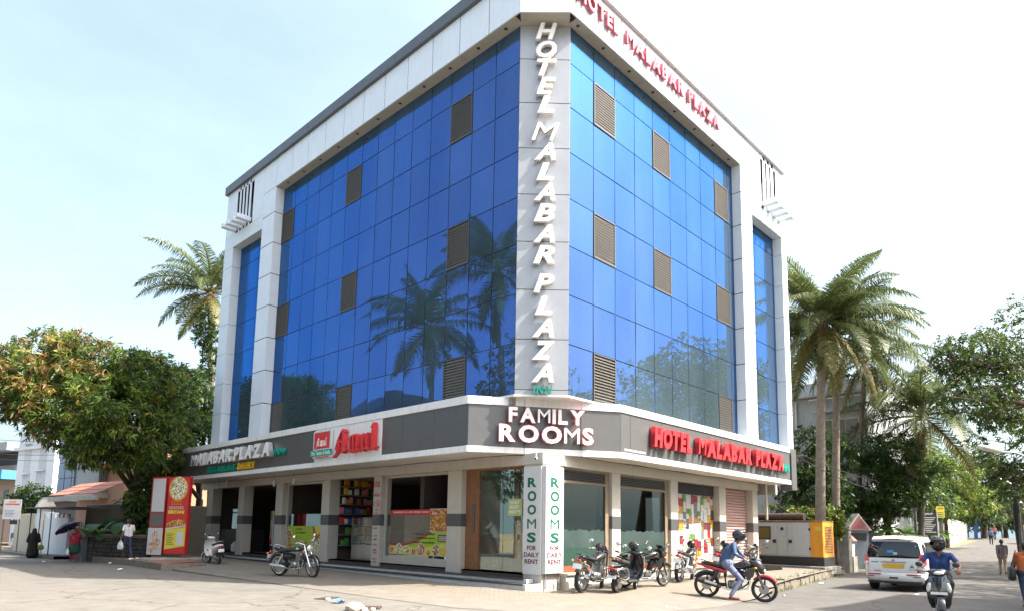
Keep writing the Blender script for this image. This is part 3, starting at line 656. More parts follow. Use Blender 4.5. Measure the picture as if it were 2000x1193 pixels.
# mosaic bay
tiles = MB().box(6.42, 9.41, -.38, -.3, .3, 3.36).build('mosaic_wall', mat('mosaic_grout', (.35, .34, .32), .8), H)
MB().box(6.42, 9.41, -.42, -.385, 2.98, 3.36).build('grille_panel', M_dark, tiles)
TC = [mat('tile_'+n_, c, .35, var=.12) for n_, c in (('white', (.50, .50, .49)), ('white', (.50, .50, .49)), ('cream', (.48, .45, .38)), ('white2', (.47, .49, .52)), ('white', (.50, .50, .49)), ('red', (.30, .02, .02)), ('yellow', (.48, .25, .03)), ('black', (.05, .045, .045)), ('orange', (.55, .22, .05)), ('green', (.10, .22, .04)), ('maroon', (.16, .03, .03)), ('grey', (.14, .15, .16)))]
TW = [0, 0, 0, 0, 1, 2, 3, 3, 0, 5, 5, 6, 6, 7, 8, 9, 10, 11]; rt = random.Random(9); _tm = {}
def tile_mesh(w, h, d, mi):
    k = (round(w, 2), round(h, 2), round(d, 3), mi)
    if k not in _tm: _tm[k] = MB().box(0, w-.012, -d, .01, 0, h-.012, c=.004).mesh('tile', TC[mi])
    return _tm[k]
x = 6.44; cnt = 0
while x < 9.36:
    w = rt.choice([.2, .24, .28]); w = min(w, 9.4-x); z = .36
    while z < 2.95:
        h = rt.choice([.18, .24, .3, .36]); h = min(h, 2.97-z); d = rt.choice([.012, .02, .035]); mi = rt.choice(TW)
        if h > .05 and w > .05:
            t_ = link('tile', tile_mesh(w, h, d, mi), tiles, (x, -.382, z)); cnt += 1
            if rt.random() < .07 and w > .19 and h > .2: link('tile_centre', tile_mesh(w*.5, h*.5, .05, rt.choice([7, 11, 9])), t_, (w*.25, 0, h*.25))
        z += h
    x += w
# roller shutter
sh = MB(); M_shut = mat('pink_shutter', (0.50, 0.33, 0.31), .45, .1, var=.08, streak=.15)
shut = MB().box(9.95, 12.29, -.30, -.26, .1, 3.36).build('roller_shutter', M_shut, H)
z = .42
while z < 3.33:
    o = MB(); o.tube([(9.96, -.32, z+.055), (12.28, -.32, z+.055)], .052, 8); o.build('shutter_slat', M_shut, shut, smooth=50); z += .112
MB().box(12.78, 13.0, -.5, -.3, .1, 3.6).build('end_post', M_band, H)
mb = MB(); mb.tube([(.3, -1.02, .14), (6.3, -1.02, .2)], .055, 8); pp = mb.build('drain_pipe', mat('pvc_pipe', (.55, .56, .58), .4), H, smooth=40)
mb = MB(); mb.tube([(13.05, -.9, 2.2), (13.05, -.9, 3.7)], .05, 8); mb.build('drain_pipe', M_cream, H, smooth=40)
# CCTV camera above the corner
c_ = thing('security_camera', 'small white bullet security camera under the canopy at the corner pillar', 'camera', (-.86, -.60, 3.50), R(215)); mb = MB(); mb.tube([(-.02, 0, 0), (.16, 0, -.03)], .04, 10); mb.build('housing', M_white, c_, smooth=40); mb = MB(); mb.tube([(.161, 0, -.03), (.17, 0, -.032)], .03, 10); mb.build('lens', M_dark, c_); mb = MB(); mb.tube([(0, 0, .03), (0, 0, .19)], .015, 6); mb.build('bracket', M_white, c_)
# ------------------------------------------------------------------ signs on the hotel
M_lw = mat('letter_white', (0.82, 0.81, 0.80), .35, var=.03); M_lwside = mat('letter_side', (0.66, 0.62, 0.61), .4, var=.08); M_lred = mat('letter_red', (0.60, 0.035, 0.045), .32, var=.06); M_lredside = mat('letter_red_side', (0.36, 0.012, 0.02), .4)
M_lpink = mat('letter_pink_edge', (0.62, 0.22, 0.25), .4); M_lgreen = mat('letter_green', (0.0, 0.30, 0.21), .35, var=.05); M_lyel = mat('letter_yellow', (0.75, 0.45, 0.03), .35); M_chrome = mat('letter_chrome', (0.62, 0.62, 0.63), .28, .55, var=.1, scale=4)
M_dkgreen = mat('print_green', (0.0, 0.10, 0.06), .5, var=.03); M_maroon = mat('print_maroon', (0.09, 0.008, 0.015), .5, var=.03); M_printred = mat('print_red', (0.55, 0.03, 0.03), .5, var=.04); M_board = mat('sign_white', (0.55, 0.56, 0.57), .4, var=.04, streak=.06)
s1 = thing('vertical_sign', 'tall vertical sign of white slanted letters on the grey corner column', 'sign', (A.x, A.y, 5.2)); T0 = Matrix.Translation(-Vector((A.x, A.y, 5.2)))
ztop = [(c, 16.18-.572*i) for i, c in enumerate('HOTEL')]+list(zip('MALABARPLAZA', [13.07, 12.47, 11.86, 11.26, 10.64, 10.03, 9.42, 8.60, 7.96, 7.34, 6.71, 6.09]))
for ch, z in ztop:
    w = {'M': .78, 'H': .64, 'O': .6, 'L': .5, 'T': .58, 'E': .56, 'P': .58}.get(ch, .62)
    letters(T0 @ FC, ch, .735-w/2+.02, .735+w/2+.02, z-.54, z, .02, .10, M_lwside, M_lw, s1, shear=.28, off=.045, inset=.022, standoff=.06)
letters(T0 @ FC, 'INN', .50, 1.02, 5.25, 5.48, .02, .08, M_lgreen, None, s1, shear=.2, off=.02, standoff=.04, gap=.06)
s2 = thing('canopy_sign', 'white and pink block letters reading family rooms on the angled canopy front', 'sign', (P1.x, P1.y, CZ0)); T0 = Matrix.Translation(-Vector((P1.x, P1.y, CZ0)))
letters(T0 @ FCC, 'FAMILY', 1.08, 3.27, 4.50, 4.93, 0, .09, M_lpink, M_lw, s2, off=.05, inset=.018, gap=.1, standoff=.10)
letters(T0 @ FCC, 'ROOMS', .82, 3.53, 3.95, 4.45, 0, .09, M_lpink, M_lw, s2, off=.05, inset=.018, gap=.1, standoff=.10)
s3 = thing('canopy_sign', 'long red hotel name in raised letters with a green ending on the right canopy', 'sign', (3, -1.6, CZ0)); T0 = Matrix.Translation((-3, 1.6, -CZ0))
letters(T0 @ FCR, 'HOTEL', 3.10, 5.34, 4.12, 4.76, 0, .16, M_lredside, M_lred, s3, shear=.12, off=.06, inset=.003, gap=.05, standoff=.03)
letters(T0 @ FCR, 'MALABAR', 5.78, 9.78, 4.12, 4.76, 0, .16, M_lredside, M_lred, s3, shear=.12, off=.06, inset=.003, gap=.05, standoff=.03)
letters(T0 @ FCR, 'PLAZA', 10.14, 12.72, 4.12, 4.76, 0, .16, M_lredside, M_lred, s3, shear=.12, off=.06, inset=.003, gap=.05, standoff=.03)
letters(T0 @ FCR, 'INN', 12.80, 13.5, 4.15, 4.42, 0, .08, M_lgreen, None, s3, off=.02, gap=.06)
fit_text(T0 @ FCR, 'S.R.M.ROAD, ERNAKULAM-18', 1.81, 2.9, 3.88, 3.96, .0, M_lw, s3, 'address_line')
s4 = thing('canopy_sign', 'silver block letters with green and yellow words below on the left canopy', 'sign', (-2.05, 15, CZ0)); T0 = Matrix.Translation((2.05, -15, -CZ0))
letters(T0 @ FCL, 'MALABAR PLAZA', -19.45, -11.78, 4.24, 4.80, 0, .2, M_chrome, M_lw, s4, shear=.1, off=.06, inset=.015, gap=.06, standoff=.03, space=.2)
letters(T0 @ FCL, 'INN', -11.68, -10.85, 4.27, 4.5, 0, .09, M_lgreen, None, s4, shear=.15, off=.02, gap=.06)
letters(T0 @ FCL, 'RESTAURANT-', -17.85, -14.85, 3.88, 4.13, 0, .07, M_lgreen, None, s4, off=.02, gap=.06)
letters(T0 @ FCL, 'BAKERY', -14.8, -13.3, 3.88, 4.15, 0, .07, M_lyel, None, s4, off=.02, gap=.06)
s5 = thing('roof_sign', 'pinkish red hotel name letters along the right roof fascia', 'sign', (0, YF, ZB)); T0 = Matrix.Translation((0, -YF, -ZB)); FRF = frame((0, YF, 0), (1, 0, 0))
M_fadered = mat('faded_red_letter', (0.38, 0.06, 0.10), .4)
for w_, a, b in (('HOTEL', -.42, 1.56), ('MALABAR', 2.0, 5.5), ('PLAZA', 5.84, 8.12)): letters(T0 @ FRF, w_, a, b, 16.66, 17.16, 0, .09, M_fadered, M_fadered, s5, off=.04, inset=.002, gap=.16, standoff=.03)
# dairy shop sign with black-letter lettering
s6 = thing('shop_sign', 'white dairy shop sign with red logo square and big red black-letter name', 'sign', (-2.05, 6.8, CZ0)); T0 = Matrix.Translation((2.05, -6.8, -CZ0)); FA = T0 @ FCL
def nib(F, strokes, x0, y0, sx, sy, n0, ext, m, parent, name, w=.13, ang=R(38)):
    """black-letter strokes: a broad nib held at an angle, swept along each polyline"""
    k = 0; mb = MB(F); dx, dy = w/2*math.cos(ang), w/2*math.sin(ang)
    for st in strokes:
        for (a, b), (c, d) in zip(st, st[1:]):
            q = [(a-dx, b-dy), (a+dx, b+dy), (c+dx, d+dy), (c-dx, d-dy)]
            q = [(x0+x*sx, y0+y*sy) for x, y in q]; ar = sum(q[i][0]*q[(i+1) % 4][1]-q[(i+1) % 4][0]*q[i][1] for i in range(4))
            if ar < 0: q.reverse()
            mb.prism(q, n0-.001*k*.2, n0+ext+.0012*k); k += 1
    return mb.build(name, m, parent)
GA = [[(.1, .12), (.0, .3), (.12, .62), (.34, .98), (.46, .86)], [(.42, .95), (.42, .2), (.5, .06), (.6, .14)], [(.1, .5), (.42, .5)], [(.12, .62), (.2, .36), (.04, .05), (-.12, -.08)]]
GM = [[(0, .55), (.07, .66), (.07, .12), (.16, .04)], [(.07, .6), (.22, .7), (.27, .62), (.27, .1), (.36, .04)], [(.27, .6), (.42, .7), (.48, .62), (.48, .12), (.58, .06)]]
GU = [[(0, .6), (.07, .68), (.07, .16), (.18, .04), (.3, .16)], [(.26, .6), (.32, .68), (.32, .12), (.42, .06)]]
GL = [[(0, .92), (.08, 1.04), (.08, .14), (.18, .04), (.26, .1)]]
def amul(x0, y0, sx, sy, n0, ext, m, parent, part):
    for g, dx in ((GA, 0), (GM, .78), (GU, 1.5), (GL, 2.06)): nib(FA, [[(a+dx, b) for a, b in st] for st in g], x0, y0, sx, sy, n0, ext, m, parent, part)
amul(-7.12, 3.98, .98, .82, .05, .16, M_lred, s6, 'letter')
lb = rect(MB(FA), -8.74, -7.58, 3.94, 4.90, .02, .12, c=.01).build('logo_box', M_board, s6)
rect(MB(FA), -8.66, -7.66, 4.27, 4.84, .122, .126).build('logo_square', M_lred, s6); rect(MB(FA), -8.86, -7.48, 4.02, 4.22, .122, .15).build('logo_band', M_lgreen, s6); rect(MB(FA), -8.5, -7.7, 3.955, 3.985, .122, .126).build('logo_line', M_lred, s6)
amul(-8.48, 4.34, .28, .3, .127, .004, M_lw, s6, 'logo_letter'); [fit_text(FA, w_, a_, b_, 4.05, 4.19, .151, M_lw, s6, 'slogan_word') for w_, a_, b_ in (('The', -8.8, -8.55), ('Taste', -8.49, -8.1), ('of', -8.03, -7.92), ('India', -7.86, -7.54))]
# room-rent boards on the corner pillar
def rooms_board(F, w, label, z0, z1):
    o = thing('room_board', label, 'sign', F.translation); Tm = Matrix.Translation(-F.translation) @ F
    rect(MB(Tm), 0, w, z0, z1, 0, .035, c=.006).build('board', M_board, o)
    for ch, a, b in (('R', 2.74, 3.0), ('O', 2.36, 2.64), ('O', 2.0, 2.27), ('M', 1.63, 1.89), ('S', 1.26, 1.53)): fit_text(Tm, ch, w*.25, w*.74, a, b, .037, M_dkgreen, o, 'letter', off=.035 if ch != 'M' else .0)
    for s_, a, b, i in (('FOR', 1.06, 1.18, .25), ('DAILY', .88, 1.0, .08), ('RENT', .70, .82, .12)): fit_text(Tm, s_, w*i, w*(1-i), a, b, .037, M_maroon, o, 'word', off=.02)
    return o
rooms_board(frame((-.702, -.04, 0), (0, -1, 0)), .64, 'white room rent board with green letters on the left face of the corner pillar', .42, 3.3)
o = rooms_board(frame((-.69, -.78, 0), (1, 0, 0)), .74, 'white room rent lightbox with green letters on the right face of the corner pillar', .46, 3.3)
MB().box(.0, .73, .002, .085, .45, 3.31).build('box_body', M_board, o)
for x in (.1, .66): mb = MB(); mb.tube([(x, .05, .05), (x, .05, .45)], .02, 6); mb.build('leg', M_alu, o)
# ------------------------------------------------------------------ left shop bays
def noise_print(name, cols, scale=14):
    """flat food photograph: blotches of colour"""
    if name in MATS: return MATS[name]
    m = bpy.data.materials.new(name); m.use_nodes = True; MATS[name] = m; n = m.node_tree.nodes; l = m.node_tree.links; b = n['Principled BSDF']; b.inputs['Roughness'].default_value = .35
    t = n.new('ShaderNodeTexCoord'); v = n.new('ShaderNodeTexVoronoi'); v.inputs['Scale'].default_value = scale; l.new(t.outputs['Object'], v.inputs['Vector']); z = n.new('ShaderNodeTexWhiteNoise'); l.new(v.outputs['Color'], z.inputs['Vector'])
    r = n.new('ShaderNodeValToRGB'); r.color_ramp.interpolation = 'CONSTANT'
    while len(r.color_ramp.elements) < len(cols): r.color_ramp.elements.new(.5)
    for i, c in enumerate(cols): r.color_ramp.elements[i].position = i/len(cols); r.color_ramp.elements[i].color = tuple(c)+(1,)
    l.new(z.outputs['Value'], r.inputs[0]); l.new(r.outputs[0], b.inputs['Base Color']); return m
MF_rice = noise_print('food_rice', [(.75, .72, .6), (.7, .66, .5), (.5, .35, .12), (.25, .12, .05), (.2, .3, .05), (.8, .78, .7)], 22)
MF_fry = noise_print('food_fry', [(.45, .12, .02), (.6, .25, .05), (.3, .05, .02), (.7, .45, .12), (.15, .2, .04)], 18)
MF_mix = noise_print('food_mix', [(.6, .5, .3), (.35, .12, .05), (.55, .08, .05), (.7, .6, .4), (.3, .3, .08), (.2, .08, .04)], 16)
M_lime = mat('print_lime', (.33, .46, .03), .4, var=.06, scale=1.5); M_lime2 = mat('print_yellow', (.62, .55, .06), .4, var=.05); M_pred = mat('poster_red', (.50, .02, .02), .35, var=.05); M_black = mat('print_black', (.02, .02, .02), .5)
def disc(F, cu, cv, r, n0, m, parent, name, ry=None):
    mb = MB(F); mb.prism([(cu+r*math.cos(2*PI*k/24), cv+(ry or r)*math.sin(2*PI*k/24)) for k in range(24)], n0, n0+.003); return mb.build(name, m, parent)
def poly(F, pts, n0, m, parent, name):
    mb = MB(F); mb.prism(pts, n0, n0+.003); return mb.build(name, m, parent, fixn=True)
FS = frame((-.5, 0, 0), (0, -1, 0))   # shop-front plane; u = -Y
def bay_window(u0, u1, label=None, zb=.42):
    mb = MB(FS); mb.box(u0, u0+.1, zb, 3.36, -.06, .02); mb.box(u1-.06, u1, zb, 3.36, -.06, .02); mb.box(u0+.1, u1-.06, 3.28, 3.36, -.06, .02); mb.box(u0+.1, u1-.06, zb, zb+.24, -.06, .02)
    o = mb.build('shop_window', M_cream, H); rect(MB(FS), u0+.1, u1-.06, zb+.24, 2.1, -.02, -.012).build('pane', M_clear, o); return o
bay_window(-6.65, -3.18); bay_window(-13.56, -10.51)
# snack poster in the right-hand bay
pz = thing('window_poster', 'lime green snack bar window poster with red top strip and food pictures', 'poster', (-.5, 4.9, .7)); Fp = Matrix.Translation((.5, -4.9, -.7)) @ FS
u0, u1 = -6.3, -3.26
rect(MB(Fp), u0, u1, 2.02, 2.2, -.004, .006).build('title_strip', M_pred, pz); fit_text(Fp, 'MALABAR SNACKS • TEA • COFFEE • FRESH JUICE • FALOODA •', u0+.15, u0+2.05, 2.07, 2.15, .007, M_lw, pz, 'title')
n = 18; top = [lerp(.98, 1.05, k/n)+.75*ss((k/n-.05)/.95)*(k/n) for k in range(n+1)]
mb = MB(Fp)
for k in range(n): a, b = lerp(u0, u1, k/n), lerp(u0, u1, (k+1)/n); mb.quad((a, .74, .0), (b, .74, .0), (b, top[k+1], .0), (a, top[k], .0))
mb.build('lime_field', M_lime, pz)
mb = MB(Fp)
for k in range(n): a, b = lerp(u0, u1, k/n), lerp(u0, u1, (k+1)/n); mb.quad((a, top[k], .001), (b, top[k+1], .001), (b, top[k+1]+.05*(1-k/n), .001), (a, top[k]+.12*(1-k/n)+.01, .001))
mb.build('red_swoosh', M_pred, pz)
poly(Fp, [(u0, .74), (u1, .74), (u1, 1.18), (lerp(u0, u1, .6), .98), (u0, 1.02)], .002, M_lime2, pz, 'yellow_field')
for k, (f, r, mm) in enumerate([(.03, .13, MF_fry), (.17, .17, MF_rice), (.31, .14, MF_rice), (.43, .1, MF_fry), (.55, .19, MF_mix), (.68, .08, MF_fry), (.80, .17, MF_mix), (.91, .15, mat('food_curry', (.62, .45, .05), .4, var=.4, scale=14))]):
    disc(Fp, lerp(u0, u1, f), .74+r*1.05, r+.02, .006, M_board, pz, 'plate'); disc(Fp, lerp(u0, u1, f), .74+r*1.05, r, .010, mm, pz, 'food_picture')
for k in range(3): fit_text(Fp, ['കേക്ക് ചായ കാപ്പി ജ്യൂസ്', 'ഫ്രഷ് ജ്യൂസ് ഷേക്ക് ഫലൂദ ചായ', 'മലബാർ പലഹാരങ്ങൾ'][k], u0+1.25+.1*(k % 2), u0+2.35, 1.38-.13*k, 1.46-.13*k, .007, M_black, pz, 'print_line')
pe = thing('window_poster', 'brown drink poster with red label at the right end of the snack window', 'poster', (-.48, 3.7, 1.4)); Fe = Matrix.Translation((.48, -3.7, -1.4)) @ FS
rect(MB(Fe), -4.18, -3.26, 1.50, 2.2, .012, .02).build('sheet', MF_fry, pe); rect(MB(Fe), -4.2, -3.24, 1.48, 2.22, .008, .0115).build('border', M_board, pe); rect(MB(Fe), -4.12, -3.78, 2.0, 2.15, .022, .026).build('label_box', M_pred, pe); fit_text(Fe, 'Elite', -4.08, -3.82, 2.03, 2.13, .027, M_lw, pe, 'print'); rect(MB(Fe), -3.78, -3.26, 1.2, 1.4, .012, .02).build('price_list', M_maroon, pe)
for k in range(3): rect(MB(Fe), -3.74, -3.3, 1.23+.05*k, 1.255+.05*k, .021, .023).build('price_line', M_board, pe)
# green poster in the left bay
pg = thing('window_poster', 'lime green window poster with a red curve in the left shop bay', 'poster', (-.5, 12, .7)); Fg = Matrix.Translation((.5, -12, -.7)) @ FS
rect(MB(Fg), -13.4, -10.6, .68, 1.62, .0, .004).build('lime_field', M_lime, pg); poly(Fg, [(-13.4+2.0, 1.62), (-13.4+2.12, 1.62), (-13.4+2.3, 1.2), (-10.6, 1.5), (-10.6, 1.42), (-13.4+2.32, 1.1), (-13.4+2.1, 1.25)], .006, M_pred, pg, 'red_curve'); poly(Fg, [(-13.4+2.15, 1.62), (-10.6, 1.62), (-10.6, 1.5), (-13.4+2.33, 1.2)], .005, M_lime2, pg, 'yellow_field')
for cx, cy, r in ((-13.2, 1.25, .2), (-13.15, .8, .24), (-12.2, .85, .17)): disc(Fg, cx, cy, r+.04, .006, M_board, pg, 'plate'); disc(Fg, cx, cy, r, .010, MF_fry, pg, 'food_picture')
rect(MB(Fg), -11.5, -10.6, .68, 1.12, .006, .009).build('food_picture', MF_rice, pg)
for k in range(2): fit_text(Fg, ['HOT MEALS', 'SNACKS AND TEA'][k] if False else ['ചായ', 'പലഹാരങ്ങൾ'][k], -12.75, -12.2+.3*k, 1.46-.13*k, 1.53-.13*k, .006, M_black, pg, 'print_line')
# entrance door
D = MB(FS); D.box(-2.53, -2.3, .42, 3.36, -.1, .0); do = D.build('door_frame', M_wood, H)
rect(MB(FS), -2.29, -1.95, .42, 3.30, -.08, .01).build('side_panel', M_wood, do); rect(MB(FS), -2.3, -.05, 3.30, 3.36, -.1, .01).build('head', M_wood, do); rect(MB(FS), -.14, -.04, .42, 3.3, -.1, .01).build('jamb', M_wood, do)
rect(MB(FS), -2.22, -2.12, 1.5, 2.35, .012, .03).build('door_handle', M_band, do)
dl = rect(MB(FS), -1.94, -1.0, .44, 3.29, -.045, -.035).build('door_leaf', M_clear, H); rect(MB(FS), -.985, -.15, .44, 3.29, -.045, -.035).build('door_leaf', M_clear, H)
for u in (-1.92, -1.02): rect(MB(FS), u, u+.06, 2.62, 2.72, -.05, -.02).build('hinge', M_band, dl)
# decorated lobby wall behind the door
M_mint = mat('mint_wall', (.55, .66, .61), .7, var=.1, scale=1.5); M_flor = noise_print('green_floral', [(.04, .15, .05), (.05, .17, .06), (.04, .14, .05), (.05, .16, .05), (.25, .03, .04), (.06, .2, .06)], 5)
MB().box(2.2, 2.25, -.02, 2.78, 1.45, 3.39).build('lobby_wall', M_mint, H); MB().box(2.19, 2.25, -.02, 2.78, .43, 1.45).build('lobby_dado', M_flor, H); MB().box(-.28, 2.2, -.30, -.27, .43, 3.39).build('lobby_wall', M_mint, H); MB().box(-.28, 2.18, 2.76, 2.79, 1.45, 3.39).build('lobby_wall', M_mint, H); MB().box(-.28, 2.18, 2.75, 2.79, .43, 1.45).build('lobby_dado', M_flor, H)
st = thing('door_notice', 'small pale green notice stuck on the glass entrance door', 'notice', (-.52, .55, 1.9)); Fs = Matrix.Translation((.52, -.55, -1.9)) @ FS
rect(MB(Fs), -.78, -.24, 1.98, 2.45, -.03, -.026).build('sheet', mat('notice_green', (.38, .44, .16), .5), st)
for k, w_ in enumerate(('FAMILY', 'SUIT', 'ROOMS')): fit_text(Fs, w_, -.72, -.36+.05*(k == 2), 2.31-.13*k, 2.4-.13*k, -.025, M_lw, st, 'word', off=.01)
fit_text(FS, 'PARAGON', -.95, -.18, 1.35, 1.55, -.03, mat('print_teal', (.05, .25, .2), .5), do, 'door_print') if False else None
# bakery bay: shelves, glass counter and packets
bk = thing('bakery_shelf', 'tall dark bakery shelf unit standing in the open shop bay', 'shelf', (.75, 10.06, .42), PI/2)
rect(MB(), 0, .04, -1.05, 1.05, 0, 2.9).build('back_panel', M_int, bk)
ZSH = [.5, .9, 1.3, 1.68, 2.05, 2.4, 2.72]
for z in ZSH: MB().box(-.35, 0, -1.03, 1.03, z-.025, z).build('shelf_board', mat('shelf_steel', (.25, .25, .25), .4, .5), bk)
ct = thing('display_counter', 'glass display counter with steel base in front of the bakery shelves', 'counter', (.05, 8.75, .42))
MB().box(0, .55, -.62, .75, 0, .55, c=.01).build('steel_base', mat('stainless', (.55, .54, .52), .3, .9, var=.1), ct)
for z in (.62, .95, 1.25): MB().box(.02, .53, -.6, .73, z, z+.02).build('shelf', mat('glass_shelf', (.6, .62, .62), .3), ct)
MB().box(0, .012, -.62, .75, .56, 1.55).build('front_pane', M_clear, ct); MB().box(0, .55, -.62, .75, 1.551, 1.565).build('top_pane', M_clear, ct)
for y in (-.62, .74): MB().box(-.005, .02, y-.01, y+.015, .55, 1.56).build('corner_post', M_alu, ct)
PC = [mat('packet_'+n_, c, .35, var=.2, scale=9) for n_, c in (('red', (.5, .04, .03)), ('yellow', (.7, .42, .04)), ('orange', (.6, .2, .03)), ('blue', (.05, .12, .4)), ('green', (.08, .28, .06)), ('white', (.7, .68, .62)), ('brown', (.25, .12, .05)), ('pink', (.6, .2, .25)))]
PN = ['red', 'yellow', 'orange', 'blue', 'green', 'white', 'brown', 'pink']; rp_ = random.Random(4); _pk = {}
def packet(x, y, z, w, h, ci, where, grp):
    k = (ci, round(w, 2), round(h, 2))
    if k not in _pk:
        mb = MB(); d = .035
        mb.loft([[(-.006, -w/2, 0), (.006, -w/2, 0), (.006, w/2, 0), (-.006, w/2, 0)], [(-d, -w/2*.93, h*.2), (d, -w/2*.93, h*.2), (d, w/2*.93, h*.2), (-d, w/2*.93, h*.2)], [(-d, -w/2*.93, h*.8), (d, -w/2*.93, h*.8), (d, w/2*.93, h*.8), (-d, w/2*.93, h*.8)], [(-.006, -w/2, h), (.006, -w/2, h), (.006, w/2, h), (-.006, w/2, h)]]); _pk[k] = mb.mesh('snack_packet', PC[ci])
    o = link('snack_packet', _pk[k], None, (x, y, z)); o.rotation_euler = (0, 0, PI/2 if y > 9.5 else 0); tag(o, PN[ci]+' snack packet '+where, 'packet', PN[ci]+' '+grp)
for zi, z in enumerate(ZSH):
    y = -.98
    while y < .9:
        w = rp_.choice([.12, .15, .18]); h = rp_.choice([.2, .25, .28]); ci = rp_.choice([0, 2, 1, 1, 2] if zi == 6 else [0, 1, 2, 3, 4, 5, 6, 7]) if rp_.random() > .18 else None
        if ci is not None: packet(.75-y-w/2, 10.06-.2+rp_.uniform(-.08, .05), .42+z+.002, w, h, ci, 'on the '+['lowest', 'second lowest', 'third', 'middle', 'fifth', 'second highest', 'topmost'][zi]+' bakery shelf', 'packets on bakery shelf '+['one', 'two', 'three', 'four', 'five', 'six', 'seven'][zi])
        y += w+.01
for z in (.57, .645, .975, 1.275):
    y = -.52
    while y < .62:
        ci = rp_.choice([0, 0, 1, 5, 7, 5, 6]); packet(.25, 8.75+y, .42+z, .13, .22, ci, 'inside the glass counter', 'packets in glass counter'); y += .155
# blue tub and the bench under it
cb = thing('plastic_crate', 'blue plastic tray on the bench behind the snack window', 'tray', (.3, 4.3, 1.55)); MB().box(-.25, .25, -.7, .6, 0, .16, c=.02).build('tray', mat('blue_tray', (.03, .13, .4), .4), cb); MB().box(-.27, .27, -.72, .62, .161, .18).build('rim', mat('blue_rim', (.05, .2, .55), .4), cb)
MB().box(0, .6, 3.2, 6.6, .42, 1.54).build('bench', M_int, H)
# Malayalam lettering on the pillar between the bays
pm = thing('pillar_sign', 'red Malayalam lettering painted down the narrow shop pillar', 'sign', (-.704, 6.87, .6)); Fm = Matrix.Translation((.704, -6.87, -.6)) @ frame((-.704, 0, 0), (0, -1, 0))
for s_, a, b in (('ബേ', 2.98, 3.18), ('ക്ക', 2.66, 2.82), ('റി', 2.3, 2.55), ('ചായ', 2.18, 2.24), ('കാപ്പി', 2.08, 2.14), ('കേക്ക്', 1.56, 1.62), ('പഫ്സ്', 1.3, 1.36), ('കട്ലറ്റ്', 1.18, 1.24), ('വട', 1.0, 1.06), ('സമോസ', .82, .87), ('ബജി', .73, .78), ('ജ്യൂസ്', .52, .57), ('ഷേക്ക്', .42, .47)): fit_text(Fm, s_, -7.03+.05*(b-a < .1), -6.72-.05*(b-a < .1), a, b, .004, M_printred, pm, 'word')
# standing poster in the restaurant entrance
sp = thing('standee_sign', 'upright yellow topped menu poster stand in the dark restaurant entrance', 'sign', (.1, 15.9, .42), R(-20)); Fst = frame((0, 0, 0), (0, -1, 0))
rect(MB(Fst), -.42, .42, .35, 1.85, 0, .05).build('panel', M_board, sp); rect(MB(Fst), -.4, .4, 1.5, 1.83, .052, .056).build('yellow_field', M_lime2, sp); rect(MB(Fst), -.4, .4, .37, .6, .052, .056).build('red_field', M_pred, sp); disc(Fst, -.15, 1.62, .17, .058, MF_fry, sp, 'food_picture'); poly(Fst, [(-.25, .6), (.3, .6), (.15, 1.0), (.05, 1.3), (-.05, 1.0)], .052, MF_fry, sp, 'food_picture'); MB(Fst).box(-.3, -.26, 0, .35, 0, .04).box(.26, .3, 0, .35, 0, .04).build('legs', M_band, sp)
fp = thing('flower_pot', 'terracotta flower pot beside the menu poster stand', 'pot', (.0, 14.9, .42)); mb = MB(); mb.lathe([(.11, 0), (.16, .3), (.18, .3), (.18, .36), (.15, .36), (.14, .3)], 16); mb.build('pot', mat('terracotta', (.35, .1, .04), .7), fp, smooth=40)
# bulbs hanging from the canopy
for i, (y, z) in enumerate(((18.6, .33), (17.7, .2), (13.2, .38), (11.6, .36))):
    o = thing('hanging_lamp', 'white bulb holder hanging under the left canopy, '+['farthest', 'second farthest', 'third', 'nearest'][i]+' of four', 'lamp', (-1.3, y, CZ0), 0, 'bulbs under the canopy')
    mb = MB(); mb.tube([(0, 0, 0), (0, 0, -z+.16)], .008, 5); mb.build('cord', M_dark, o); mb = MB(); mb.lathe([(.02, -z+.16), (.05, -z+.12), (.05, -z+.06), (.035, -z+.05), (.055, -z), (.05, -z-.06), (.02, -z-.09), (0, -z-.09)], 12); mb.build('bulb', M_board, o, smooth=40)
# kitchen front in the last bay
kc = thing('kitchen_counter', 'dark steel tandoor counter in the shaded last bay of the restaurant', 'counter', (.2, 19.0, .42)); MB().box(-.5, .5, -1.2, 1.4, 0, 1.0, c=.02).build('body', mat('dark_steel', (.05, .05, .05), .4, .5), kc); MB().box(-.45, .45, -1.1, .3, 1.0, 2.0, c=.02).build('cabinet', mat('dark_glass', (.02, .02, .022), .1), kc); MB().box(-.47, -.455, -1.05, .25, 1.05, 1.95).build('glass', M_clear, kc)
ch_ = thing('water_can', 'pale plastic water can standing on the steps of the restaurant', 'can', (-.5, 18.3, .42)); mb = MB(); mb.lathe([(.15, 0), (.16, .3), (.05, .4), (.05, .45), (0, .45)], 14); mb.build('can', mat('can_plastic', (.4, .42, .42), .4), ch_, smooth=40)
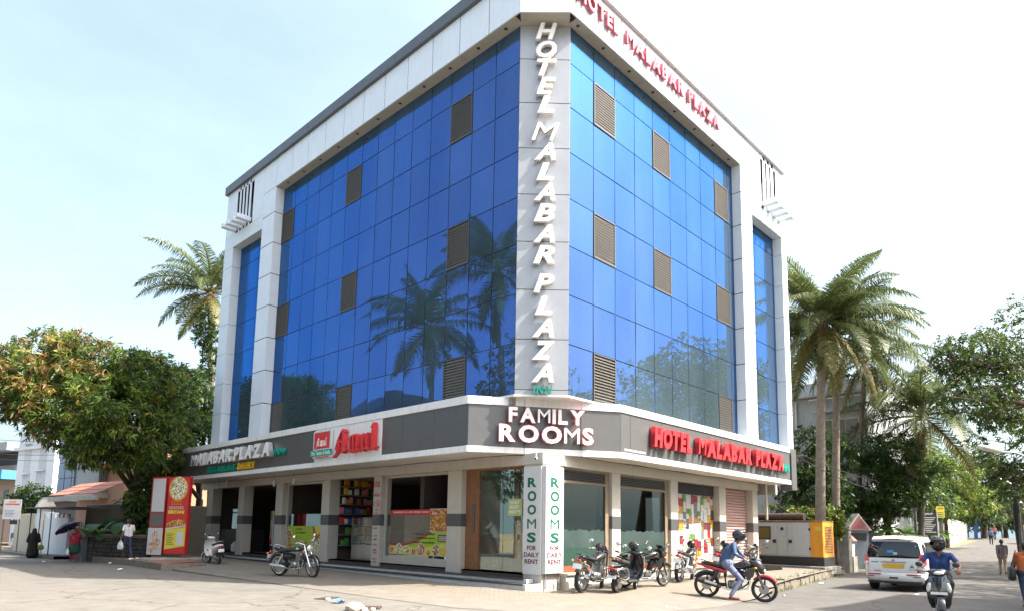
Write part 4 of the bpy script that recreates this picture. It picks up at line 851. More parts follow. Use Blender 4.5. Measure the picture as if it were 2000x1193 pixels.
# ------------------------------------------------------------------ motorcycles and scooters
M_tyre = mat('tyre_rubber', (0.02, 0.02, 0.02), .85, var=.3, scale=20); M_chr = mat('chrome', (0.72, 0.72, 0.72), .14, 1.0, var=.05); M_alloy = mat('alloy', (0.42, 0.42, 0.43), .35, .9, var=.1); M_bblack = mat('black_paint', (0.012, 0.012, 0.014), .18, var=.1, coat=.6); M_bplastic = mat('black_plastic', (0.025, 0.025, 0.026), .55, var=.15)
M_seat = mat('seat_vinyl', (0.018, 0.018, 0.019), .5, var=.2, scale=20); M_lens = mat('headlamp_lens', (0.62, 0.64, 0.66), .08, .3, var=0); M_tail = mat('tail_lens', (0.42, 0.008, 0.01), .15, var=0, coat=.5); M_amber = mat('indicator_lens', (0.7, 0.25, 0.02), .2, var=0); M_plate = mat('number_plate', (0.72, 0.72, 0.70), .5, var=.05); M_mirror = mat('mirror_glass', (0.75, 0.78, 0.8), .04, 1.0, var=0)
M_engine = mat('engine_casting', (0.30, 0.30, 0.30), .42, .8, var=.25, scale=15); M_redp = mat('red_bike_paint', (0.42, 0.008, 0.018), .2, var=.06, coat=.7); M_white_sc = mat('white_scooter_paint', (0.62, 0.63, 0.62), .22, var=.04, coat=.5); M_silver = mat('silver_paint', (0.42, 0.44, 0.46), .25, .7, var=.06, coat=.4); M_bluebk = mat('dark_blue_paint', (0.012, 0.018, 0.035), .18, var=.06, coat=.6); M_dkgrey = mat('charcoal_paint', (0.035, 0.036, 0.04), .22, .4, var=.06, coat=.5)
def oval(x, cy, cz, ry, rz, n=12, e=2.4):
    out = []
    for k in range(n):
        t = 2*PI*k/n; c, s_ = math.cos(t), math.sin(t)
        out.append((x, cy+ry*math.copysign(abs(c)**(2/e), c), cz+rz*math.copysign(abs(s_)**(2/e), s_)))
    return out
def body(secs, e=2.4, n=14):
    """secs: (x, half width, z centre, half height)"""
    mb = MB(); mb.loft([oval(x, 0, z, w, h, n, e) for x, w, z, h in secs]); return mb
RY = Matrix.Rotation(PI/2, 4, 'X')
def wheel(parent, x, r, w, style, steer=0, mt=None, z=None, piv=None):
    Tm = Matrix.Translation((x, 0, r if z is None else z)) @ RY
    prof = [(r*.80, -w*.42), (r*.93, -w*.5), (r*.985, -w*.3), (r, 0), (r*.985, w*.3), (r*.93, w*.5), (r*.80, w*.42), (r*.79, 0)]
    mb = MB(); n = 28; vs = []; fs = []
    for k in range(n):
        t = 2*PI*k/n
        for rr, h in prof: vs.append(Tm @ Vector((rr*math.cos(t), rr*math.sin(t), h)))
    m_ = len(prof)
    for k in range(n):
        for j in range(m_): fs.append((k*m_+j, k*m_+(j+1) % m_, ((k+1) % n)*m_+(j+1) % m_, ((k+1) % n)*m_+j))
    mb.add(vs, fs); o = mb.build('wheel', M_tyre, parent, smooth=50, fixn=True)
    rim = MB(); vs = []; fs = []; pr = [(r*.815, -w*.4), (r*.815, w*.4), (r*.74, w*.33), (r*.74, -w*.33)]
    for k in range(n):
        t = 2*PI*k/n
        for rr, h in pr: vs.append(Tm @ Vector((rr*math.cos(t), rr*math.sin(t), h)))
    for k in range(n):
        for j in range(4): fs.append((k*4+j, k*4+(j+1) % 4, ((k+1) % n)*4+(j+1) % 4, ((k+1) % n)*4+j))
    rim.add(vs, fs); rim.build('rim', {'wire': M_chr, 'alloy': M_bplastic, 'disc': M_alloy, 'silver': M_alloy}[style], o, smooth=40, fixn=True)
    sp = MB(Tm)
    if style == 'wire':
        for k in range(20):
            t = 2*PI*k/20; t2 = t+(.5 if k % 2 else -.5); sp.tube([(.04*math.cos(t2), .04*math.sin(t2), .02*(-1)**k), (r*.76*math.cos(t), r*.76*math.sin(t), 0)], .0035, 4, cap=False)
        sp.build('spokes', M_chr, o)
    elif style == 'disc':
        sp.lathe([(0, -w*.2), (r*.72, -w*.12), (r*.74, w*.12), (r*.3, w*.3), (0, w*.34)], 18); sp.build('wheel_disc', M_alloy, o, smooth=40)
    else:
        for k in range(5):
            t = 2*PI*k/5+.3; c, s_ = math.cos(t), math.sin(t); q = Matrix.Rotation(t, 4, 'Z'); mb2 = [(0.03, -.028, -.014), (r*.76, -.016, -.010), (r*.76, .016, -.010), (.03, .028, -.014), (.03, -.028, .014), (r*.76, -.016, .010), (r*.76, .016, .010), (.03, .028, .014)]
            sp.add([q @ Vector(p) for p in mb2], [(0, 3, 2, 1), (4, 5, 6, 7), (0, 1, 5, 4), (1, 2, 6, 5), (2, 3, 7, 6), (3, 0, 4, 7)])
        sp.build('spokes', M_bplastic if style == 'alloy' else M_alloy, o)
    hb = MB(Tm); hb.lathe([(.03, -w*.75), (.05, -w*.6), (.05, w*.6), (.03, w*.75)], 12); hb.lathe([(.02, w*.85), (.115, w*.85), (.115, w*.95), (.02, w*.95)], 18); hb.build('hub', M_alloy, o, smooth=40)
    return o
def mudguard(x, z, r, w, a0, a1, m, parent, name):
    mb = MB(); rows = []; n = 12
    for k in range(n+1):
        t = lerp(a0, a1, k/n); rows.append([(x+(r-d)*math.cos(t), y*w, z+(r-d)*math.sin(t)) for y, d in ((-1, .045), (-.85, .012), (-.4, 0), (.4, 0), (.85, .012), (1, .045))])
    inner = [[(x+(px-x)*.975, y*.97, z+(pz-z)*.975) for px, y, pz in r_] for r_ in rows]
    rings = [r_+list(reversed(i_)) for r_, i_ in zip(rows, inner)]; mb.loft(rings); return mb.build(name, m, parent, smooth=50, fixn=True)
def mirror(parent, base, tip, side, r=.06, m=None):
    mb = MB(); mb.tube([base, (lerp(base[0], tip[0], .5), tip[1]*.9, lerp(base[2], tip[2], .6)), tip], .007, 6); o = mb.build('mirror', m or M_bplastic, parent)
    mb = MB(); mb.ell(tip, (.022, r*1.25, r), nu=12, nv=8); mb.build('mirror_head', m or M_bplastic, o, smooth=60)
    mb = MB(); mb.ell((tip[0]-.014, tip[1], tip[2]), (.014, r*1.1, r*.86), nu=12, nv=8); mb.build('mirror_glass', M_mirror, o, smooth=60)
def plate(parent, x, z, s=1, tilt=0.25):
    mb = MB(); rr = Matrix.Rotation(tilt, 3, 'Y'); mb.box(x-.006, x+.006, -.11*s, .11*s, z-.06*s, z+.06*s, rot=rr); return mb.build('number_plate', M_plate, parent)
def make_bike(name, label, style, paint, loc, heading, steer=.0, lean=.0, wheels='alloy', group='parked motorcycles', tankpaint=None):
    o = thing(name, label, 'motorcycle', loc, heading, group); o.rotation_euler = (lean, 0, heading); o.scale = (1.06, 1.06, 1.06)
    RX_, FX, r = -.66, .66, .305; classic = style == 'classic'; sport = style == 'sport'
    if classic: r = .325
    wheel(o, RX_, r, .11, wheels)
    # front end turned about the steering head
    fe = Matrix.Translation((.40, 0, .80)) @ Matrix.Rotation(steer, 4, 'Z') @ Matrix.Translation((-.40, 0, -.80))
    before = set(o.children)
    wheel(o, FX, r, .09, wheels)
    mb = MB()
    for y in (-.085, .085): mb.tube([(FX+.0, y, r), (.43, y, .80), (.395, y, .93)], [.022, .024, .02], 8)
    mb.build('front_fork', M_chr if classic or style == 'chrome' else M_bplastic, o, smooth=40)
    mudguard(FX, r, r+.035, .062, R(150) if classic else R(140), R(8) if classic else R(35), paint if not style == 'chrome' else M_chr, o, 'front_mudguard')
    mb = MB(); hz_ = 1.02 if not sport else .97
    mb.tube([(.22, -.36, hz_-.03), (.30, -.24, hz_+.0), (.37, -.1, .96), (.37, .1, .96), (.30, .24, hz_), (.22, .36, hz_-.03)], .012, 8); mb.build('handlebar', M_chr if not sport else M_bplastic, o, smooth=40)
    for s_ in (-1, 1):
        mb = MB(); mb.tube([(.265, .29*s_, hz_-.015), (.215, .37*s_, hz_-.033)], .018, 8); mb.build('grip', M_bplastic, o, smooth=40)
        mb = MB(); mb.tube([(.30, .24*s_, hz_), (.34, .30*s_, hz_-.01), (.29, .37*s_, hz_-.02)], .006, 5); mb.build('lever', M_alloy, o)
        mirror(o, (.31, .22*s_, hz_), (.30, .34*s_, hz_+.17), s_, .052, M_chr if classic else M_bplastic)
        mb = MB(); mb.ell((.47, .16*s_, .78), (.04, .03, .028)); mb.build('front_indicator', M_amber, o, smooth=60)
    if sport:
        mb = MB(); mb.loft([oval(.36, 0, .92, .13, .07, 12), oval(.47, 0, .88, .135, .13, 12), oval(.56, 0, .81, .12, .15, 12), oval(.64, 0, .75, .08, .1, 12), oval(.67, 0, .73, .04, .05, 12)]); mb.build('headlight_fairing', M_dkgrey, o, smooth=60)
        mb = MB(); mb.ell((.645, 0, .73), (.045, .075, .055)); mb.build('headlight', M_lens, o, smooth=60)
        mb = MB(); mb.loft([[(.47, -.11, .98), (.47, .11, .98), (.46, .11, .975), (.46, -.11, .975)], [(.38, -.09, 1.10), (.38, .09, 1.10), (.37, .09, 1.095), (.37, -.09, 1.095)]]); mb.build('windscreen', mat('smoke_screen', (.02, .025, .03), .08), o)
    else:
        mb = MB(Matrix.Translation((.50, 0, .84)) @ Matrix.Rotation(PI/2, 4, 'Y')); mb.lathe([(0, -.12), (.06, -.10), (.085, -.03), (.09, .03)], 16); mb.build('headlight_shell', M_chr if style == 'chrome' else paint, o, smooth=50)
        mb = MB(Matrix.Translation((.53, 0, .84)) @ Matrix.Rotation(PI/2, 4, 'Y')); mb.lathe([(.093, 0), (.085, .012), (.05, .03), (0, .036)], 16); mb.build('headlight', M_lens, o, smooth=50)
        if style == 'visor':
            mb = MB(); mb.loft([oval(.44, 0, .93, .10, .08, 12), oval(.52, 0, .93, .09, .07, 12), oval(.50, 0, 1.06, .04, .02, 12)]); mb.build('visor', M_bplastic, o, smooth=60)
    mb = MB(); mb.lathe([(.0, .0), (.045, 0), (.045, .03), (0, .035)], 12, Matrix.Translation((.38, -.05, .985))); mb.build('instrument', M_bplastic, o, smooth=40)
    for ch in list(o.children):
        if ch not in before: ch.matrix_local = fe @ ch.matrix_local
    # frame and engine
    mb = MB(); mb.tube([(.40, 0, .86), (.05, 0, .78), (-.45, 0, .70), (-.75, 0, .74)], .024, 6); mb.tube([(.41, 0, .76), (.28, 0, .40), (.12, 0, .27), (-.2, 0, .26), (-.26, 0, .62)], .022, 6)
    for y in (-.09, .09): mb.tube([(-.22, y*.6, .36), (RX_, y, r)], .02, 6)
    mb.build('frame', M_bplastic, o, smooth=40)
    mb = MB(); mb.box(-.18, .16, -.11, .11, .27, .46, c=.04); eng = mb.build('engine', M_engine, o)
    mb = MB(); rot = Matrix.Rotation(R(18), 4, 'Y'); Tm = Matrix.Translation((.10, 0, .44)) @ rot
    for k in range(6): mb.add([Tm @ Vector(p) for p in [(a*.085, b*.10, .02+.036*k+c*.018) for c in (0, 1) for b in (-1, 1) for a in (-1, 1)]], [(0, 2, 3, 1), (4, 5, 7, 6), (0, 1, 5, 4), (2, 6, 7, 3), (0, 4, 6, 2), (1, 3, 7, 5)])
    mb.lathe([(.07, 0), (.07, .24), (.05, .27)], 10, Tm); mb.build('cylinder', M_engine if not sport else M_bplastic, eng)
    mb = MB(Matrix.Translation((-.02, 0, .36)) @ RY); mb.lathe([(.0, -.165), (.075, -.155), (.10, -.12), (.10, .12), (.075, .155), (0, .165)], 16); mb.build('engine_cover', M_engine, eng, smooth=40)
    mb = MB(); mb.tube([(.2, -.06, .56), (.33, -.09, .46), (.28, -.11, .29), (.05, -.13, .235), (-.2, -.15, .25), (-.34, -.17, .29)], .02, 8); ex = mb.build('exhaust', M_chr, o, smooth=40)
    mb = MB(); mb.tube([(-.32, -.17, .285), (-.4, -.175, .30), (-.78, -.185, .40 if not classic else .335), (-.86, -.185, .42 if not classic else .345)], [.028, .05, .055, .035], 10); mb.build('silencer', M_chr if not sport else M_bplastic, ex, smooth=40)
    if sport: mb = MB(); mb.tube([(-.42, -.2, .33), (-.7, -.215, .40)], [.035, .04], 8); mb.build('heat_shield', M_alloy, ex, smooth=40)
    # tank
    tp = tankpaint or paint
    if classic: mb = body([(.36, .05, .83, .05), (.30, .11, .84, .085), (.15, .135, .835, .10), (-.02, .125, .81, .085), (-.12, .08, .78, .05)])
    else: mb = body([(.40, .05, .84, .05), (.33, .12, .855, .085), (.18, .145, .845, .105), (.0, .12, .80, .085), (-.14, .08, .755, .045)], 2.8)
    tk = mb.build('fuel_tank', tp, o, smooth=60); mb = MB(); mb.lathe([(.04, 0), (.04, .012), (0, .015)], 12, Matrix.Translation((.17, 0, .945 if not classic else .93))); mb.build('fuel_cap', M_chr, tk)
    if classic or style == 'chrome':
        for s_ in (-1, 1): mb = MB(); mb.ell((.14, .136*s_, .835), (.06, .008, .035)); mb.build('tank_badge', mat('badge_cream', (.55, .5, .4), .4), tk, smooth=60)
    if sport:
        for s_ in (-1, 1):
            mb = MB(); ring = lambda dy: [(.46, s_*(.12+dy), .80), (.30, s_*(.16+dy), .76), (.16, s_*(.165+dy), .62), (.30, s_*(.15+dy), .50), (.40, s_*(.13+dy), .58)]
            mb.loft([ring(0), ring(.02)]); mb.build('tank_shroud', M_bblack, o, fixn=True)
    # seat and tail
    if classic: mb = body([(-.1, .08, .775, .03), (-.18, .12, .79, .045), (-.34, .13, .78, .05), (-.5, .11, .785, .045), (-.54, .08, .785, .03)]); mb.build('seat', M_seat, o, smooth=60); mb = body([(-.56, .08, .80, .03), (-.6, .11, .81, .045), (-.75, .11, .81, .045), (-.8, .08, .81, .03)]); mb.build('pillion_seat', M_seat, o, smooth=60)
    else: body([(-.06, .07, .765, .03), (-.16, .115, .77, .045), (-.36, .125, .775, .045), (-.52, .12, .81, .05), (-.72, .1, .83, .045), (-.8, .06, .83, .025)], 3).build('seat', M_seat, o, smooth=60)
    body([(-.2, .10, .66, .06), (-.4, .115, .68, .065), (-.62, .10, .74, .05), (-.84, .06, .79, .035), (-.9, .035, .795, .02)] if not classic else [(-.12, .10, .60, .06), (-.25, .125, .60, .085), (-.4, .125, .60, .085), (-.5, .10, .60, .06)], 2.6).build('side_panel', paint, o, smooth=60)
    mudguard(RX_, r, r+.05, .075, R(60), R(165) if classic or style == 'chrome' else R(150), paint if classic else (M_chr if style == 'chrome' else M_bplastic), o, 'rear_mudguard')
    xe = -.93 if not classic else -.99; ze = .76 if not classic else .70
    mb = MB(); mb.ell((xe, 0, ze), (.035, .075, .04)); mb.build('tail_light', M_tail, o, smooth=60); plate(o, xe-.04, ze-.13)
    for s_ in (-1, 1):
        mb = MB(); mb.tube([(xe+.06, .05*s_, ze-.02), (xe+.03, .14*s_, ze-.02)], .008, 5); ind = mb.build('rear_indicator', M_bplastic, o); mb = MB(); mb.ell((xe+.02, .165*s_, ze-.02), (.035, .03, .025)); mb.build('lens', M_amber, ind, smooth=60)
        mb = MB(); mb.tube([(-.40, .13*s_, .66), (-.58, .14*s_, .36)], .032, 8); mb.tube([(-.42, .13*s_, .68), (-.60, .14*s_, .33)], .018, 6); mb.build('shock_absorber', M_chr if not sport else M_bplastic, o)
        mb = MB(); mb.tube([(-.02, .12*s_, .30), (-.02, .26*s_, .30)], .014, 6); mb.build('foot_peg', M_bplastic, o)
    mb = MB(); mb.tube([(-.55, -.10, .84), (-.80, -.11, .90), (-.92, -.07, .91), (-.92, .07, .91), (-.80, .11, .90), (-.55, .10, .84)], .012, 6); mb.build('grab_rail', M_chr if classic or style == 'chrome' else M_bplastic, o, smooth=40)
    if not sport:
        mb = MB(); mb.tube([(.30, -.05, .60), (.30, -.24, .56), (.27, -.27, .42), (.22, -.22, .32), (.18, -.05, .30)], .012, 6); mb.tube([(.30, .05, .60), (.30, .24, .56), (.27, .27, .42), (.22, .22, .32), (.18, .05, .30)], .012, 6); mb.build('crash_guard', M_chr, o, smooth=40)
    mb = MB(); mb.tube([(-.05, .10, .27), (-.12, .22, .02)], .012, 6); mb.build('side_stand', M_bplastic, o)
    mb = MB(); mb.box(-.64, -.2, .095, .125, .29, .38, c=.02); mb.build('chain_cover', M_bplastic, o)
    return o
def make_scooter(name, label, paint, loc, heading, lean=0, steer=0, front=None, classic=False, group='parked scooters', inner=None, seat=None):
    o = thing(name, label, 'scooter', loc, heading, group); o.rotation_euler = (lean, 0, heading); r = .225; RX_, FX = -.60, .63
    wheel(o, RX_, r, .10, 'disc'); inner = inner or M_bplastic
    fe = Matrix.Translation((.46, 0, .80)) @ Matrix.Rotation(steer, 4, 'Z') @ Matrix.Translation((-.46, 0, -.80)); before = set(o.children)
    wheel(o, FX, r, .09, 'disc'); mb = MB()
    for y in (-.075, .075): mb.tube([(FX, y, r), (.52, y, .55)], .02, 6)
    mb.build('front_fork', M_bplastic, o); mudguard(FX, r, r+.04, .075, R(165), R(5), paint, o, 'front_mudguard')
    mb = MB(); mb.loft([oval(.30, 0, .985, .10, .035, 14), oval(.38, 0, .99, .19, .06, 14), oval(.47, 0, .985, .17, .075, 14), oval(.54, 0, .965, .12, .055, 14), oval(.565, 0, .955, .06, .025, 14)]); mb.build('handlebar_cowl', paint, o, smooth=60)
    mb = MB(); mb.ell((.535, 0, .965), (.04, .105, .045)); mb.build('headlight', M_lens, o, smooth=60)
    for s_ in (-1, 1):
        mb = MB(); mb.tube([(.38, .17*s_, .99), (.31, .35*s_, .985)], .018, 8); mb.build('grip', M_bplastic, o, smooth=40); mb = MB(); mb.tube([(.41, .2*s_, .99), (.38, .34*s_, .975)], .006, 5); mb.build('lever', M_alloy, o)
        mirror(o, (.38, .19*s_, 1.01), (.36, .33*s_, 1.14), s_, .055, M_bplastic)
    for ch in list(o.children):
        if ch not in before: ch.matrix_local = fe @ ch.matrix_local
    # leg shield: curved sheet with thickness
    rows = []
    for z, x, w in ((.96, .44, .13), (.86, .475, .185), (.72, .50, .215), (.56, .50, .225), (.42, .46, .21), (.32, .38, .19), (.27, .28, .17)):
        rows.append([(x+.065*(1-(y/1.0)**2), y*w, z) for y in (-1, -.7, -.35, 0, .35, .7, 1)])
    mb = MB(); mb.loft([r_+[(x-.045, y*.98, z) for x, y, z in reversed(r_)] for r_ in rows]); mb.build('leg_shield', paint, o, smooth=60, fixn=True)
    if front:
        for s_ in (-1, 1): mb = MB(); mb.loft([[(.50, .15*s_, .90), (.545, .06*s_, .89)], [(.53, .20*s_, .74), (.582, .05*s_, .70)], [(.545, .15*s_, .61), (.583, .01*s_, .59)]], cap=False, closed=False); mb.build('apron_panel', front, o, smooth=60)
        mb = MB(); mb.loft([[(.535, -.12, .88), (.555, 0, .885), (.525, .12, .88)], [(.565, -.07, .72), (.585, 0, .72), (.565, .07, .72)], [(.572, -.012, .60), (.578, 0, .6), (.572, .012, .60)]], cap=False, closed=False); mb.build('front_panel', M_bluebk, o, smooth=60)
        for s_ in (-1, 1): mb = MB(); mb.ell((.535, .175*s_, .67), (.035, .045, .105), rot=Matrix.Rotation(.2*s_, 3, 'X')); mb.build('front_indicator', M_lens, o, smooth=60)
        mb = MB(); mb.box(.565, .575, -.15, .15, .53, .585); mb.build('number_plate', M_plate, o)
    mb = MB(); mb.box(-.22, .40, -.17, .17, .24, .30, c=.02); mb.build('floorboard', inner, o)
    if classic: secs = [(-.15, .12, .47, .2), (-.28, .20, .47, .22), (-.48, .235, .48, .2), (-.7, .22, .50, .17), (-.85, .15, .52, .12), (-.92, .06, .53, .06)]
    else: secs = [(-.16, .12, .48, .2), (-.28, .17, .52, .19), (-.5, .185, .60, .14), (-.72, .165, .67, .11), (-.9, .11, .71, .07), (-.97, .05, .72, .035)]
    body(secs, 2.5).build('rear_body', paint, o, smooth=60)
    body([(-.08, .08, .735, .03), (-.16, .13, .745, .05), (-.4, .145, .76, .05), (-.62, .135, .795, .045), (-.8, .1, .80, .03)], 3).build('seat', seat or M_seat, o, smooth=60)
    mb = MB(); mb.tube([(-.62, -.13, .82), (-.86, -.12, .88), (-.95, -.05, .89), (-.95, .05, .89), (-.86, .12, .88), (-.62, .13, .82)], .014, 6); mb.build('grab_rail', M_chr if not classic else M_bplastic, o, smooth=40)
    xe = -.95 if not classic else -.9; mb = MB(); mb.ell((xe, 0, .70 if not classic else .60), (.035, .12, .035)); mb.build('tail_light', M_tail, o, smooth=60); plate(o, xe+.02, .54 if not classic else .42)
    mb = MB(); mb.box(xe+.03, xe+.12, -.1, .1, .42, .66 if not classic else .55, c=.02); mb.build('rear_mudguard', M_bplastic, o)
    mb = MB(); mb.box(-.62, -.2, .05, .14, .2, .36, c=.03); mb.build('engine', M_engine, o); mb = MB(); mb.tube([(-.3, -.14, .24), (-.5, -.17, .27), (-.85, -.18, .33)], [.03, .06, .055], 10); mb.build('exhaust', M_bplastic if not classic else M_chr, o, smooth=40)
    if classic:
        for s_ in (-1, 1): mb = MB(); mb.tube([(-.85, .2*s_, .40), (-.93, .16*s_, .58), (-.8, .23*s_, .66), (-.5, .25*s_, .62), (-.42, .25*s_, .40), (-.6, .25*s_, .34), (-.85, .2*s_, .40)], .011, 6); mb.build('guard_rail', M_chr, o, smooth=40)
        mb = MB(); mb.tube([(.50, -.21, .78), (.44, -.235, .93), (.49, -.22, .45), (.40, -.2, .30)], .012, 6); mb.tube([(.50, .21, .78), (.44, .235, .93), (.49, .22, .45), (.40, .2, .30)], .012, 6); mb.build('leg_shield_trim', M_chr, o, smooth=40)
    return o
def helmet(name, label, loc, rz=0, m=None, pitch=0, parent=None, visor=True):
    if parent is None: o = thing(name, label, 'helmet', loc, rz); o.rotation_euler = (0, pitch, rz)
    else: o = bpy.data.objects.new(name, None); COL.objects.link(o); o.parent = parent; o.location = loc; o.rotation_euler = (0, pitch, rz)
    mb = MB(); n, nv = 18, 12; vs = []; fs = []
    for i in range(nv+1):
        t = PI*.92*i/nv
        for k in range(n): a = 2*PI*k/n; vs.append((.145*math.sin(t)*math.cos(a)*(1.05 if math.cos(a) > 0 else 1), .122*math.sin(t)*math.sin(a), .125*math.cos(t)*(1 if t < 1.6 else 1.12)))
    skip = lambda i, k: (4 <= i <= 6) and (math.cos(2*PI*(k+.5)/n) > .45)
    for i in range(nv):
        for k in range(n):
            if not skip(i, k): fs.append((i*n+k, (i+1)*n+k, (i+1)*n+(k+1) % n, i*n+(k+1) % n))
    mb.add(vs, fs); mb.build('shell', m or M_bblack, o, smooth=60)
    if visor: mb = MB(); mb.ell((.0, 0, -.01), (.142, .118, .10), nu=18, nv=10); mb.build('visor', mat('visor_tint', (.02, .022, .025), .06), o, smooth=60)
    else: mb = MB(); mb.loft([[(.15*math.cos(t), .13*math.sin(t), .07) for t in [lerp(-1.15, 1.15, k/8) for k in range(9)]], [(.185*math.cos(t), .125*math.sin(t), .12) for t in [lerp(-1.0, 1.0, k/8) for k in range(9)]]], cap=False, closed=False); mb.build('raised_visor', mat('visor_grey', (.2, .21, .23), .06), o, smooth=60)
    mb = MB(); mb.tube([(.155*math.cos(t), .124*math.sin(t), .055-.03*abs(math.sin(t))) for t in [lerp(-1.2, 1.2, k/8) for k in range(9)]], .007, 5); mb.build('visor_edge', m or M_bblack, o)
    return o
def gp(px, py, z): return C_hit(px, py, z)
def place(p, z=None): return (p[0], p[1], Hf(p[0], p[1]) if z is None else z)
def head(a, b): return math.atan2(b[1]-a[1], b[0]-a[0])
# parked along the left steps
make_scooter('scooter', 'white and silver scooter parked beside the red menu lightbox', M_white_sc, place((-3.0, 14.4)), R(84), lean=-.06, steer=.5, group='scooters parked on the forecourt')
helmet('helmet', 'dark blue helmet with white visor hanging on the white scooter handlebar', (-3.05, 15.0, Hf(-3.1, 14.9)+1.0), R(60), M_bluebk)
make_bike('motorcycle', 'black classic motorcycle with spoked wheels and chrome pipes beside the shop steps', 'classic', M_bblack, place((-3.35, 7.2)), R(-70), steer=-.3, lean=.1, wheels='wire', group='motorcycles parked on the forecourt')
# cluster to the right of the corner pillar
make_bike('motorcycle', 'black motorcycle with back wheel towards the street, nearest the corner pillar', 'visor', M_bblack, place((.15, -1.75)), R(10), steer=.4, lean=.1, wheels='silver', group='motorcycles parked on the forecourt', tankpaint=M_dkgrey)
helmet('helmet', 'black helmet resting on the motorcycle nearest the corner pillar', (.5, -1.70, Hf(.5, -1.5)+1.10), R(200), M_bblack)
make_scooter('scooter', 'black rounded classic scooter with chrome guards parked among the motorcycles', M_bblack, place((.85, -2.3)), R(8), lean=.08, steer=.35, classic=True, group='scooters parked on the forecourt')
helmet('helmet', 'charcoal full face helmet resting on the black classic scooter', (1.28, -2.24, Hf(1.2, -2.2)+1.16), R(-95), M_dkgrey, pitch=.1)
make_bike('motorcycle', 'black and grey faired motorcycle facing the street, right of the classic scooter', 'sport', M_bblack, place((2.1, -2.05)), R(-22), steer=.3, lean=.1, wheels='silver', group='motorcycles parked on the forecourt')
make_bike('motorcycle', 'chrome heavy motorcycle with red tail light before the mosaic wall', 'chrome', M_silver, place((4.95, -1.75)), R(10), steer=.3, lean=.1, wheels='wire', group='motorcycles parked on the forecourt', tankpaint=M_bblack)
helmet('helmet', 'black helmet hung on the chrome motorcycle before the mosaic wall', (5.35, -1.7, Hf(5.3, -1.5)+1.12), R(60), M_bblack)
make_bike('motorcycle', 'red tailed motorcycle parked behind the rider, before the white pillar', 'visor', M_redp, place((7.0, -1.9)), R(12), steer=.3, lean=.1, wheels='silver', group='motorcycles parked on the forecourt', tankpaint=M_bblack)
make_bike('motorcycle', 'black motorcycle with high handlebar parked before the roller shutter', 'visor', M_bblack, place((8.7, -2.1)), R(12), steer=.3, lean=.1, wheels='silver', group='motorcycles parked on the forecourt')
helmet('helmet', 'black helmet on the red tailed motorcycle behind the rider', (7.4, -1.8, Hf(7.4, -1.6)+1.12), R(60), M_bblack)
# the red motorcycle being ridden off the kerb, and the scooter coming up the street
RB = make_bike('motorcycle', 'red and black sports motorcycle with a rider pulling out onto the road', 'sport', M_redp, (2.38, -4.55, -.085), R(-66), steer=-.15, lean=-.04, group='ridden motorcycles', tankpaint=M_bblack); RB.rotation_euler = (-.04, .045, R(-66))
SC = make_scooter('scooter', 'black and silver scooter coming towards the viewer with a rider', M_bblack, (2.75, -9.0, Hr(2.75, -9)), R(189), front=mat('dark_silver', (.16, .17, .18), .25, .7, var=.06, coat=.4), steer=.12, group='ridden scooters')
# ------------------------------------------------------------------ people
M_skin = mat('skin_brown', (0.20, 0.095, 0.055), .55, var=.12, scale=12); M_hair = mat('black_hair', (0.010, 0.009, 0.008), .5, var=.3, scale=30); M_eye = mat('eye_dark', (.01, .008, .006), .3, var=0); M_lip = mat('lip', (.17, .06, .045), .5, var=0)
def cloth(n, c, v=.18): return mat('cloth_'+n, c, .85, var=v, scale=9, bump=.25, bscale=26)
def capsule(mb, p, r, q, s, n=10):
    p, q = Vector(p), Vector(q); d = q-p; L_ = d.length
    if L_ < 1e-5: d = Vector((0, 0, 1)); L_ = 1e-5
    d = d/L_; pts = []; rad = []
    for k in range(5): t = PI/2*k/4; pts.append(p-d*r*math.cos(t)); rad.append(max(.0015, r*math.sin(t)))
    for k in range(1, 5): t = PI/2*k/4; pts.append(q+d*s*math.sin(t)); rad.append(max(.0015, s*math.cos(t)))
    pts.insert(5, q); rad.insert(5, s); mb.tube(pts, rad, n)
def remesh(prims, vox, smooth=4):
    mb = MB()
    for p, r, q, s, k in prims: capsule(mb, p, r, q, s)
    me = mb.mesh('b', M_skin, fixn=True); o = bpy.data.objects.new('b', me)
    tmp = bpy.data.scenes.get('tmp') or bpy.data.scenes.new('tmp'); tmp.collection.objects.link(o)
    md = o.modifiers.new('r', 'REMESH'); md.mode = 'VOXEL'; md.voxel_size = vox; md.adaptivity = 0
    sm = o.modifiers.new('s', 'SMOOTH'); sm.factor = .5; sm.iterations = smooth
    dg = tmp.view_layers[0].depsgraph; tmp.view_layers[0].update(); dg = tmp.view_layers[0].depsgraph
    me2 = bpy.data.meshes.new_from_object(o.evaluated_get(dg)); bpy.data.objects.remove(o); bpy.data.meshes.remove(me)
    return me2
def skin_mats(me, prims, keys, mats):
    n = len(me.polygons); c = np.empty(n*3); me.polygons.foreach_get('center', c); c = c.reshape(-1, 3); best = np.full(n, 1e9); idx = np.zeros(n, int)
    for p, r, q, s, k in prims:
        p = np.array(p, float); q = np.array(q, float); d = q-p; L2 = max(1e-9, d@d); t = np.clip(((c-p)@d)/L2, 0, 1); dist = np.linalg.norm(c-(p+t[:, None]*d), axis=1)-(r+(s-r)*t)
        b = dist < best; best[b] = dist[b]; idx[b] = keys.index(k)
    me.materials.clear()
    for k in keys: me.materials.append(mats[k])
    me.polygons.foreach_set('material_index', idx.astype(np.int32)); me.polygons.foreach_set('use_smooth', [True]*n); me.update()
def V(*a): return Vector(a)
